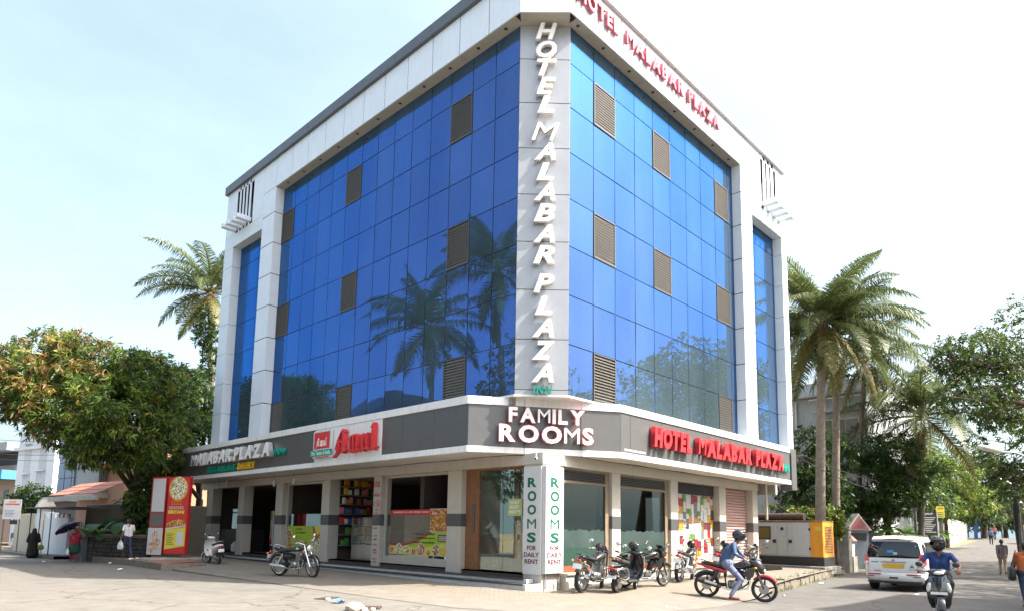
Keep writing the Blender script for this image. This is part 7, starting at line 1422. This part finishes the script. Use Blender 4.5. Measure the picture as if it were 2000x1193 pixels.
p_ = at(330, 1090, 28.2); MB().box(-.95, 1.35, -.5, .6, -.3, .22, c=.05).build('sign_plinth', M_conr).location = (p_.x, p_.y+.1, 0)
bpy.data.objects['sign_plinth']['kind'] = 'structure'
M_drystone = mat('dark_stone', (.05, .047, .045), .9, var=.5, scale=4, bump=1, bscale=10); w0, w1 = at(172, 1080, 31.5), at(286, 1084, 29.8); wv = Vector(((w1-w0).x, (w1-w0).y, 0)); wlen = wv.length
lwll = thing('low_wall', 'low dark stone garden wall with a moulded coping on the left pavement', 'wall', (w0.x, w0.y, .0), math.atan2(wv.y, wv.x)); rr = random.Random(8); zz = -.2; row = 0
while zz < .92:
    h_ = rr.uniform(.13, .2); x_ = 0
    while x_ < wlen-.02:
        l_ = min(rr.uniform(.18, .42), wlen-x_); d = rr.uniform(0, .05); MB().box(x_+.008, x_+l_-.008, -d, .25, zz+.006, min(.95, zz+h_)-.006, c=.02).build('stone', M_drystone, lwll); x_ += l_
    zz += h_
MB().box(-.02, wlen+.02, -.09, .34, .955, 1.03, c=.015).build('coping', mat('coping_brown', (.17, .13, .10), .8, var=.2), lwll); MB().box(-.04, wlen+.04, -.13, .38, 1.032, 1.12, c=.015).build('coping', mat('coping_brown', (.17, .13, .10), .8), lwll)
w2 = at(140, 1075, 36); wallbox('low_wall', 'far return of the dark garden wall beside the umbrella', (w2.x, w2.y), (w0.x-.05, w0.y+.1), .25, -.2, .95, M_drystone, mat('coping_brown', (.17, .13, .10), .8), n=2)
def pblock(name, label, pxa, da, pxb, db, ytop, thick, m, cat='building', zb=-.6):
    """a block whose front runs between two places ahead of the camera; local x along the front, -y towards the viewer"""
    a, b = at(pxa, 1030, da), at(pxb, 1030, db); v = Vector(((b-a).x, (b-a).y, 0)); o = thing(name, label, cat, (a.x, a.y, zb), math.atan2(v.y, v.x)); zt_ = at(pxa, ytop, da).z-zb; MB().box(0, v.length, 0, thick, 0, zt_, c=.02).build('wall', m, o); o['w'] = v.length; o['h'] = zt_; return o
zof = lambda px, py, d, o: at(px, py, d).z-o.location.z
wb = pblock('white_building', 'tall plain white building with recessed windows on the left', 20, 64, 100, 60, 845, 9, M_hwhite); W_ = wb['w']
for (xa, xb, ya, yb) in ((.18, .34, 865, 925), (.55, .75, 860, 920), (.18, .36, 925, 975), (.52, .74, 920, 972)):
    q = MB().box(W_*xa, W_*xb, -.04, .3, zof(60, yb, 62, wb), zof(60, ya, 62, wb), c=.02).build('window_recess', mat('white_recess', (.50, .53, .58), .8), wb); MB().box(W_*xa, W_*xb, -.3, -.041, zof(60, ya, 62, wb), zof(60, ya, 62, wb)+.15).build('hood', M_hwhite, q)
MB().box(W_*.88, W_*1.06, -.5, .0, 0, wb['h']+.2, c=.02).build('front_pier', M_hwhite, wb); MB().box(-.3, W_*.88, -.3, .0, wb['h']*.84, wb['h']*.865).build('ledge', M_hwhite, wb); tk_ = MB().box(W_*.46, W_*.62, -.3, .3, wb['h']+.02, wb['h']+.75, c=.05).build('water_tank', mat('blue_tank', (.32, .38, .55), .5), wb)
mb = MB(); mb.loft([[(-1.2, -1.5, wb['h']+2.6), (W_*1.3, -1.5, wb['h']+1.9), (W_*1.3, 6, wb['h']+3.2), (W_*.6, 3, wb['h']+5.2)], [(-1.2, -1.5, wb['h']+2.7), (W_*1.3, -1.5, wb['h']+2.0), (W_*1.3, 6, wb['h']+3.3), (W_*.6, 3, wb['h']+5.3)]]); mb.build('sheet_roof', mat('roof_sheet', (.22, .22, .24), .6), wb, fixn=True)
for x in (W_*.55, W_*.66): mb = MB(); mb.tube([(x, 0, wb['h']), (x, 0, wb['h']+2.4)], .05, 6); mb.build('roof_post', M_pole, wb)
gb_ = pblock('glass_building', 'blue glazed shop front between the white building and the peach house', 104, 52, 147, 49, 815, 8, mat('violet_steel', (.10, .09, .13), .5)); W_ = gb_['w']; n = 3
for c in range(3):
    for r in range(5): MB().box(W_*(c+.04)/3, W_*(c+.96)/3, -.06, -.01, zof(120, 963, 50, gb_)+.0+(gb_['h']-zof(120, 963, 50, gb_))*(r+.02)/5, zof(120, 963, 50, gb_)+(gb_['h']-zof(120, 963, 50, gb_))*(r+.97)/5).build('glass_pane', mat('violet_glass', (.16, .18, .32), .04, .9, var=.15, scale=.6), gb_)
MB().box(-.2, W_+.3, -.9, -.0, zof(120, 972, 50, gb_)-.25, zof(120, 966, 50, gb_)-.15).build('ledge', M_cw, gb_)
pb = pblock('peach_house', 'peach coloured house with a grey plastered bay behind the mango tree', 145, 45, 235, 41, 868, 8, mat('peach_wall', (.42, .24, .15), .8, var=.1, streak=.2)); W_ = pb['w']; z_a, z_b = zof(180, 962, 43, pb), zof(180, 880, 43, pb)
MB().box(W_*.14, W_*.64, -.5, -.01, z_a, z_b, c=.02).build('grey_bay', mat('grey_plaster', (.32, .35, .37), .8, var=.1, streak=.4), pb); MB().box(W_*.05, W_*.7, -.9, -.01, z_a-.35, z_a-.01).build('bay_slab', M_cw, pb); MB().box(W_*.02, W_*.72, -.9, -.01, z_b+.01, z_b+.25).build('bay_roof', mat('brown_slab', (.14, .11, .09), .8), pb)
MB().box(W_*.66, W_*1.0, -1.2, -.01, z_a+1.6, z_a+1.9).build('balcony_slab', M_cw, pb); MB().box(W_*.7, W_*.96, -.08, -.01, .6, 2.4).build('doorway', M_dark, pb); MB().box(W_*.1, W_*.28, -.06, -.01, .9, 2.3).build('window', M_wglass, pb)
mb = MB(); mb.tube([(W_*.12, -.55, z_a), (W_*.12, -.55, z_b)], .06, 6); mb.build('drain_pipe', M_pole, pb)
# tiled awning of the corner shop
ta = pblock('corner_shop', 'low corner shop with a red tiled awning under the mango tree', 165, 39, 262, 35, 985, 4, mat('shop_dark', (.10, .09, .08), .8)); W_ = ta['w']; zt2 = zof(200, 978, 37, ta)
nt = 12
for k in range(nt):
    for j in range(3): mb = MB(); x0_, x1_ = W_*k/nt, W_*(k+1)/nt; y0_, y1_ = -.4-1.5*j/3-.55, -.4-1.5*j/3; zq = lambda y: zt2+1.0+(y+.4)*.5; mb.loft([[(x0_+.01, y0_, zq(y0_)+.03), (x1_-.01, y0_, zq(y0_)+.03), (x1_-.01, y0_, zq(y0_)+.07), (x0_+.01, y0_, zq(y0_)+.07)], [(x0_+.01, y1_, zq(y1_)), (x1_-.01, y1_, zq(y1_)), (x1_-.01, y1_, zq(y1_)+.04), (x0_+.01, y1_, zq(y1_)+.04)]]); mb.build('roof_tile', mat('clay_tile', (.33, .13, .09), .7, var=.25), ta)
MB().box(-.1, W_+.1, -1.95, -1.85, zt2-.05, zt2+.2).build('fascia_board', M_cw, ta); MB().box(-2.6, W_*.5, -2.2, .5, zt2-.42, zt2-.36).build('sheet_roof', mat('rusted_sheet', (.13, .09, .08), .7), ta)
for x in (-2.3, -.8, .9): mb = MB(); mb.tube([(x, -2.0, 0), (x, -2.0, zt2-.42)], .03, 6); mb.build('post', M_dark, ta)
cw_ = pblock('boundary_wall', 'cream compound wall with gate piers on the left', 28, 52, 85, 45, 1003, .25, mat('cream_wall', (.50, .44, .34), .85, var=.1, streak=.2), 'wall'); MB().box(cw_['w']-.9, cw_['w']-.1, -.3, .5, 0, cw_['h']+.35, c=.03).build('gate_pier', M_hwhite, cw_); mb = MB(); mb.loft([[(cw_['w']-1.05, -.45, cw_['h']+.36), (cw_['w']+.05, -.45, cw_['h']+.36), (cw_['w']+.05, .65, cw_['h']+.36), (cw_['w']-1.05, .65, cw_['h']+.36)], [(cw_['w']-.8, -.2, cw_['h']+.9), (cw_['w']-.2, -.2, cw_['h']+.9), (cw_['w']-.2, .4, cw_['h']+.9), (cw_['w']-.8, .4, cw_['h']+.9)]]); mb.build('pier_cap', M_cw, cw_)
MB().box(cw_['w']*.74, cw_['w']*.8, -.05, -.01, cw_['h']*.72, cw_['h']*.95).build('plaque', M_board, cw_)
g_ = pblock('metal_gate', 'dark sheet gate between the cream wall and the white castellated wall', 74, 46, 84, 45, 1015, .08, M_bluegate, 'gate')
cs = pblock('boundary_wall', 'white castellated wall of the corner plot behind the umbrella', 86, 43, 132, 38, 1010, .2, M_hwhite, 'wall')
for k in range(6): MB().box(cs['w']*(k+.05)/6, cs['w']*(k+.62)/6, 0, .2, cs['h']+.002, cs['h']+.35-.03*k, c=.015).build('merlon', M_hwhite, cs)
nb = thing('notice_board', 'white printed notice board on posts at the left edge', 'sign', gz(at(18, 1050, 47)), math.atan2(-.72, .694)); bz = nb.location.z; z0_, z1_ = at(18, 1013, 47).z-bz, at(18, 974, 47).z-bz; MB().box(-.62, .62, -.04, 0, z0_, z1_).build('board', M_board, nb); fit_text(F0, 'EXAM', -.2, .25, z1_-.2, z1_-.1, .042, M_printred, nb, 'title') if False else None
MB().box(-.25, .25, -.046, -.0405, z1_-.22, z1_-.12).build('title_line', M_or, nb); MB().box(-.5, .5, -.046, -.0405, z1_-.38, z1_-.30).build('title_line', M_printred, nb)
for k in range(5): MB().box(-.5, .1+.08*(k % 3), -.045, -.0405, z0_+.2+.1*k, z0_+.225+.1*k).build('print_line', mat('print_blue', (.1, .12, .3), .6), nb)
for x in (-.55, .55): mb = MB(); mb.tube([(x, .05, 0), (x, .05, z1_)], .04, 6); mb.build('post', M_pole, nb)
MB().box(-.05, .45, -.05, -.01, z0_-.35, z0_-.06).build('lower_plate', M_dark, nb)
fb = pblock('far_building', 'old shop building with a blue awning at the left edge', -40, 78, 22, 74, 880, 8, mat('old_plaster', (.34, .24, .19), .85, var=.2, streak=.5)); W_ = fb['w']; z_a = zof(10, 935, 75, fb); MB().box(-.2, W_+.3, -1.6, -.01, z_a-.1, z_a+.9).build('awning', mat('blue_awning', (.05, .22, .50), .6), fb); MB().box(0, W_+.1, -.06, -.01, z_a+1.6, z_a+3.2).build('dark_storey', M_dark, fb); MB().box(-.4, W_+.6, -1.5, .2, fb['h']-.4, fb['h']+.5).build('roof_edge', M_hgrey, fb)
for k in range(2): MB().box(W_*(.35+.3*k), W_*(.5+.3*k), -.05, -.01, z_a-3, z_a-1.2).build('window', M_wglass, fb)
# buildings across the streets, outside the picture: they shade the road and show in the glass
h1_ = house('tiled_house', 'house with dark pitched roof across the left road, seen reflected in the glass', -25, -15.6, 25.5, 36, 7.5, mat('dark_shop_row', (.07, .06, .055), .8, var=.3)); mb = MB(Matrix.Translation((25, -25.5, .3))); mb.loft([[(-26, 24.5, 7.5), (-14.6, 24.5, 7.5), (-14.6, 37, 7.5), (-26, 37, 7.5)], [(-22, 29, 12), (-18.6, 29, 12), (-18.6, 33, 12), (-22, 33, 12)]]); mb.build('roof', mat('dark_tiles', (.05, .045, .05), .7), h1_)
h2_ = house('corner_house', 'flat roofed house on the far side of the right street', 8, 15, -27, -16.8, 13.5, mat('brown_house', (.12, .09, .075), .8, var=.2)); MB().box(-.4, 7.4, -.4, 10.7, 13.85, 14.1).build('roof_slab', M_cw, h2_)
h3_ = house('row_house', 'row of shops on the far side of the right street', 44, 75, -24, -13.5, 7.0, M_cw); MB().box(-.4, 31.4, -.4, 11, 7.35, 7.6).build('roof_slab', M_cw, h3_)
h4_ = house('shop_row', 'two storey shop row across the junction behind the viewer', -45, -22, -34, -24, 8.0, M_cw); MB().box(-.4, 23.4, -.4, 10.6, 8.35, 8.6).build('roof_slab', M_cw, h4_)
h5_ = house('shop_row', 'long shop row across the left road', -34, -22, -14, 12, 7.5, mat('dark_shop_row', (.07, .06, .055), .8, var=.3)); MB().box(-.4, 12.4, -.4, 26.6, 7.85, 8.1).build('roof_slab', M_cw, h5_)
# ------------------------------------------------------------------ white minivan and other vehicles
M_van = mat('white_car_paint', (.70, .71, .72), .18, var=.02, coat=.8); M_vglass = mat('car_glass', (.012, .014, .016), .03, var=0, spec=.8); M_vblack = mat('car_black', (.02, .02, .02), .5)
def minivan(loc, rz):
    o = thing('minivan', 'white taxi minivan seen from behind with a yellow number plate', 'car', loc, rz)
    def ring(x, w, zb, zs, zr, wr, n=1):
        # half section from the bottom round to the roof: sill, side, shoulder, tumblehome, roof
        pts = [(-w*.86, zb), (-w*.97, zb+.1), (-w, zb+.32), (-w*.99, zs-.12), (-w*.965, zs), (-wr-.03, zr-.16), (-wr*.93, zr-.05), (-wr*.6, zr-.008), (0, zr)]
        full = pts+[(-y, z) for y, z in reversed(pts[:-1])]; return [(x, y, z) for y, z in full]
    # x = 0 is the tail, x = 4.2 the nose
    S_ = [(-.015, .80, .40, .98, 1.0, .70), (.02, .84, .30, .99, 1.42, .66), (.10, .85, .27, 1.0, 1.60, .64), (.30, .86, .25, 1.0, 1.675, .645), (1.2, .865, .24, .99, 1.70, .66), (2.2, .865, .24, .98, 1.69, .66), (2.75, .86, .24, .97, 1.60, .64), (3.35, .85, .24, .96, 1.12, .66), (3.75, .83, .26, .90, .98, .62), (4.12, .74, .32, .74, .82, .5), (4.22, .60, .38, .62, .68, .4)]
    mb = MB(); mb.loft([ring(*s_) for s_ in S_]); mb.build('body', M_van, o, smooth=32, fixn=True)
    # rear screen, slightly bowed
    def sheet_(name, rows, m, par=o, sm=60): mb = MB(); mb.loft(rows, cap=False, closed=False); return mb.build(name, m, par, smooth=sm)
    rw = []
    for z, x, w in ((1.015, -.055, .76), (1.10, -.046, .76), (1.30, -.02, .73), (1.46, .012, .68), (1.50, .03, .64)): rw.append([(x-.012+.06*(abs(t)**3), t*w, z) for t in (-1, -.8, -.4, 0, .4, .8, 1)])
    rs_ = sheet_('rear_window', rw, M_vglass); MB().box(-.085, -.07, -.32, -.1, 1.09, 1.10).build('wiper', M_vblack, rs_); MB().box(-.075, -.068, -.02, .17, 1.16, 1.24).build('blue_sticker', mat('sticker_blue', (.05, .3, .7), .5), rs_); MB().box(-.08, -.072, -.12, .0, 1.11, 1.18).build('sticker', M_board, rs_)
    sheet_('roof_spoiler', [[(.16, -.58, 1.655), (.14, 0, 1.685), (.16, .58, 1.655)], [(-.03, -.60, 1.575), (-.07, 0, 1.60), (-.03, .60, 1.575)], [(-.02, -.60, 1.545), (-.05, 0, 1.56), (-.02, .60, 1.545)]], M_van); MB().box(-.072, -.06, -.2, .2, 1.565, 1.59).build('brake_light', mat('dark_red', (.1, .005, .005), .3), o)
    # tailgate relief, plate recess, plate, bumper
    sheet_('tailgate', [[(-.075, t*.70, 1.0) for t in (-1, -.5, 0, .5, 1)], [(-.095, t*.71, .86) for t in (-1, -.5, 0, .5, 1)], [(-.095, t*.70, .66) for t in (-1, -.5, 0, .5, 1)], [(-.07, t*.67, .56) for t in (-1, -.5, 0, .5, 1)]], M_van)
    MB().box(-.112, -.096, -.36, .36, .865, .895).build('chrome_strip', M_chr, o); pl = MB().box(-.11, -.097, -.30, .30, .70, .83).build('number_plate', mat('taxi_plate', (.62, .38, .03), .5), o)
    mb = MB(Matrix.Translation((-.105, 0, .935)) @ Matrix.Rotation(-PI/2, 4, 'Y')); mb.lathe([(.028, 0), (.04, .004), (.04, .01), (.028, .01)], 14); mb.build('emblem', M_chr, o); MB().box(-.1, -.0955, .36, .56, .60, .625).build('badge', M_alloy, o); MB().box(-.1, -.0955, -.62, -.42, .66, .68).build('badge', M_alloy, o); mb = MB(); mb.add([(-.1, -.58, .72), (-.1, -.44, .72), (-.1, -.51, .82)], [(0, 2, 1)]); mb.build('green_triangle', M_lgreen, o); MB().box(-.1, -.0955, .42, .62, .86, .89).build('green_badge', M_lgreen, o)
    # bumper
    bs = []
    for z, d, w in ((.30, .02, .78), (.36, .11, .83), (.46, .13, .85), (.53, .115, .855), (.565, .08, .85)): bs.append([(.28, -w-.004, z), (.06-d*.4, -w*.97-.004, z), (-d, -w*.78, z), (-d-.02, 0, z), (-d, w*.78, z), (.06-d*.4, w*.97+.004, z), (.28, w+.004, z)])
    sheet_('bumper', bs, M_van); MB().box(-.165, -.10, -.12, .12, .385, .43).build('tow_hole', M_vblack, o); MB().box(-.05, .2, -.76, .76, .24, .30).build('valance', M_vblack, o)
    for s_ in (-1, 1):
        MB().box(-.148, -.13, *sorted((s_*.36, s_*.76)), .495, .53).build('reflector', M_tail, o); MB().box(-.15, -.135, *sorted((s_*.55, s_*.76)), .44, .46).build('bumper_slot', M_vblack, o)
        tl = sheet_('tail_light', [[(.16, s_*.85, 1.12), (.03, s_*.79, 1.14), (-.02, s_*.735, 1.12)], [(.16, s_*.872, 1.0), (.0, s_*.82, 1.0), (-.088, s_*.70, .98)], [(.13, s_*.878, .88), (-.01, s_*.84, .88), (-.092, s_*.705, .88)], [(.1, s_*.878, .80), (.0, s_*.85, .80), (-.07, s_*.74, .80)]], M_tail); sheet_('reverse_lens', [[(-.005, s_*.842, .90), (-.098, s_*.71, .90)], [(.0, s_*.855, .81), (-.075, s_*.74, .81)]], M_lens, tl)
        # side windows and pillars
        W3 = [(.22, .62, 'quarter_window'), (.68, 1.62, 'rear_door_window'), (1.70, 2.62, 'front_door_window')]
        for x0, x1, nm in W3:
            f = lambda x, z: (x, s_*(lerp(.845, .672, (z-1.02)/.52)+.022), z); top = 1.50 if x0 > .3 else 1.44
            sheet_(nm, [[f(x0-.02, 1.03), f(x1, 1.03)], [f(x0+.06, (1.03+top)/2), f(x1-.01, (1.03+top)/2)], [f(x0+.14, top), f(x1-.03 if x1 < 2.5 else x1-.2, top)]], M_vglass)
        for x in (.66, 1.66, 2.7): MB().box(x-.004, x+.004, *sorted((s_*.868, s_*.872)), .34, .98).build('door_gap', M_vblack, o)
        for x in (.8, 1.8): MB().box(x, x+.2, *sorted((s_*.868, s_*.9)), .88, .92, c=.01).build('door_handle', M_van, o)
        mb = MB(); mb.ell((2.62, s_*1.0, 1.06), (.06, .12, .085)); mb.build('wing_mirror', M_van, o, smooth=60)
        for x in (.72, 3.28):
            Tm = Matrix.Translation((x, s_*.76, .30)) @ RY; mb = MB(Tm); mb.lathe([(.17, -.1), (.28, -.1), (.305, -.07), (.305, .07), (.28, .1), (.17, .1)], 26); wh = mb.build('wheel', M_tyre, o, smooth=40); mb = MB(Tm); mb.lathe([(0, -.085), (.17, -.075), (.185, -.06), (.185, .06), (.17, .075), (0, .085)], 20); mb.build('rim', M_alloy, wh, smooth=40)
            mb = MB(Matrix.Translation((x, s_*.6, .30)) @ RY); mb.lathe([(.0, -.272), (.34, -.272), (.34, .272 if False else -.1), (0, -.1)], 22); 
        MB().box(3.9, 4.18, *sorted((s_*.45, s_*.72)), .68, .82, c=.03).build('headlight', M_lens, o)
    MB().box(.4, 3.6, -.7, .7, .2, .26).build('underbody', M_vblack, o)
    mb = MB(); mb.tube([(-.02, .35, .25), (.3, .35, .25)], .03, 8); mb.build('exhaust', M_alloy, o); return o
minivan((10.95, -6.04, Hr(11.2, -6)), R(2)).scale = (1.06, 1.05, 1.08)
# autorickshaws
def rickshaw(label, loc, rz, top, body_, sc=1.0):
    o = thing('autorickshaw', label, 'autorickshaw', loc, rz, 'autorickshaws'); o.scale = (sc, sc, sc)
    mb = MB(); mb.loft([[(x, -w, .35), (x, -w, z1), (x, -w*.8, z2), (x, w*.8, z2), (x, w, z1), (x, w, .35)] for x, w, z1, z2 in ((-1.25, .55, .9, .98), (-1.2, .62, .95, 1.05), (-.4, .64, .9, .95), (.5, .55, .75, .8), (1.1, .3, .85, .92), (1.2, .22, .8, .85))]); mb.build('body', body_, o, smooth=30, fixn=True)
    mb = MB(); mb.loft([[(x, -w, z), (x, -w*.96, z+.5), (x, -w*.7, z+.62), (x, w*.7, z+.62), (x, w*.96, z+.5), (x, w, z)] for x, w, z in ((-1.22, .6, 1.05), (-1.0, .64, 1.12), (.2, .62, 1.12), (.7, .5, 1.05))]); mb.build('hood', top, o, smooth=30, fixn=True); MB().box(-1.245, -1.235, -.35, .35, 1.2, 1.5).build('rear_window', M_vglass, o); MB().box(-1.27, -1.255, -.25, .25, .5, .65).build('number_plate', M_plate, o)
    mb = MB(); mb.loft([[(.72, -.5, 1.0), (.74, .5, 1.0)], [(.5, -.48, 1.6), (.5, .48, 1.6)]], cap=False, closed=False); mb.build('windscreen', M_vglass, o)
    for x, y in ((-.8, -.55), (-.8, .55), (1.05, 0)): mb = MB(Matrix.Translation((x, y, .22)) @ RY); mb.lathe([(.1, -.05), (.2, -.05), (.22, 0), (.2, .05), (.1, .05)], 18); mb.build('wheel', M_tyre, o, smooth=40)
    for s_ in (-1, 1): mb = MB(); mb.ell((-1.26, s_*.48, .75), (.03, .06, .05)); mb.build('tail_light', M_tail, o)
    return o
M_yel = mat('auto_yellow', (.62, .36, .03), .4); M_dg = mat('auto_green', (.02, .06, .04), .4)
rickshaw('yellow hooded autorickshaw driving away at the far end of the street', (72, -3.2, Hr(72, -3)), R(8), M_yel, M_yel, 1.15)
rickshaw('dark green autorickshaw at the right edge behind the walking man', (29.5, -9.0, Hr(29, -9)), R(188), M_dg, M_dg, 1.05)
b_ = make_scooter('scooter', 'pale scooter parked beside the far street behind the walking man', M_silver, (38.5, -6.6, Hr(38.5, -6.6)), R(200), group='scooters on the far street')
J = stand(1.68, .4, .15); build_person('person', 'tiny person in pale shirt walking on the far street', (66, -.6, Hr(66, -.6)), R(190), J, dict(sleeve='short', shoe=True, mats=dict(top=cloth('sky_blue', (.08, .16, .3)), bottom=C_dkpant, shoe=C_sand)), .02, 1.68)
J = stand(1.66, .3, .15); build_person('person', 'tiny person in pink shirt beside the far market stall', (82, 1.4, Hr(82, 1.4)), R(170), J, dict(sleeve='short', shoe=True, mats=dict(top=cloth('pink', (.4, .15, .16)), bottom=C_dkpant, shoe=C_sand)), .022, 1.66)
for o in bpy.data.objects:
    for k in ('w', 'h'):
        if k in o: del o[k]
t_ = bpy.data.scenes.get('tmp')
if t_: bpy.data.scenes.remove(t_)
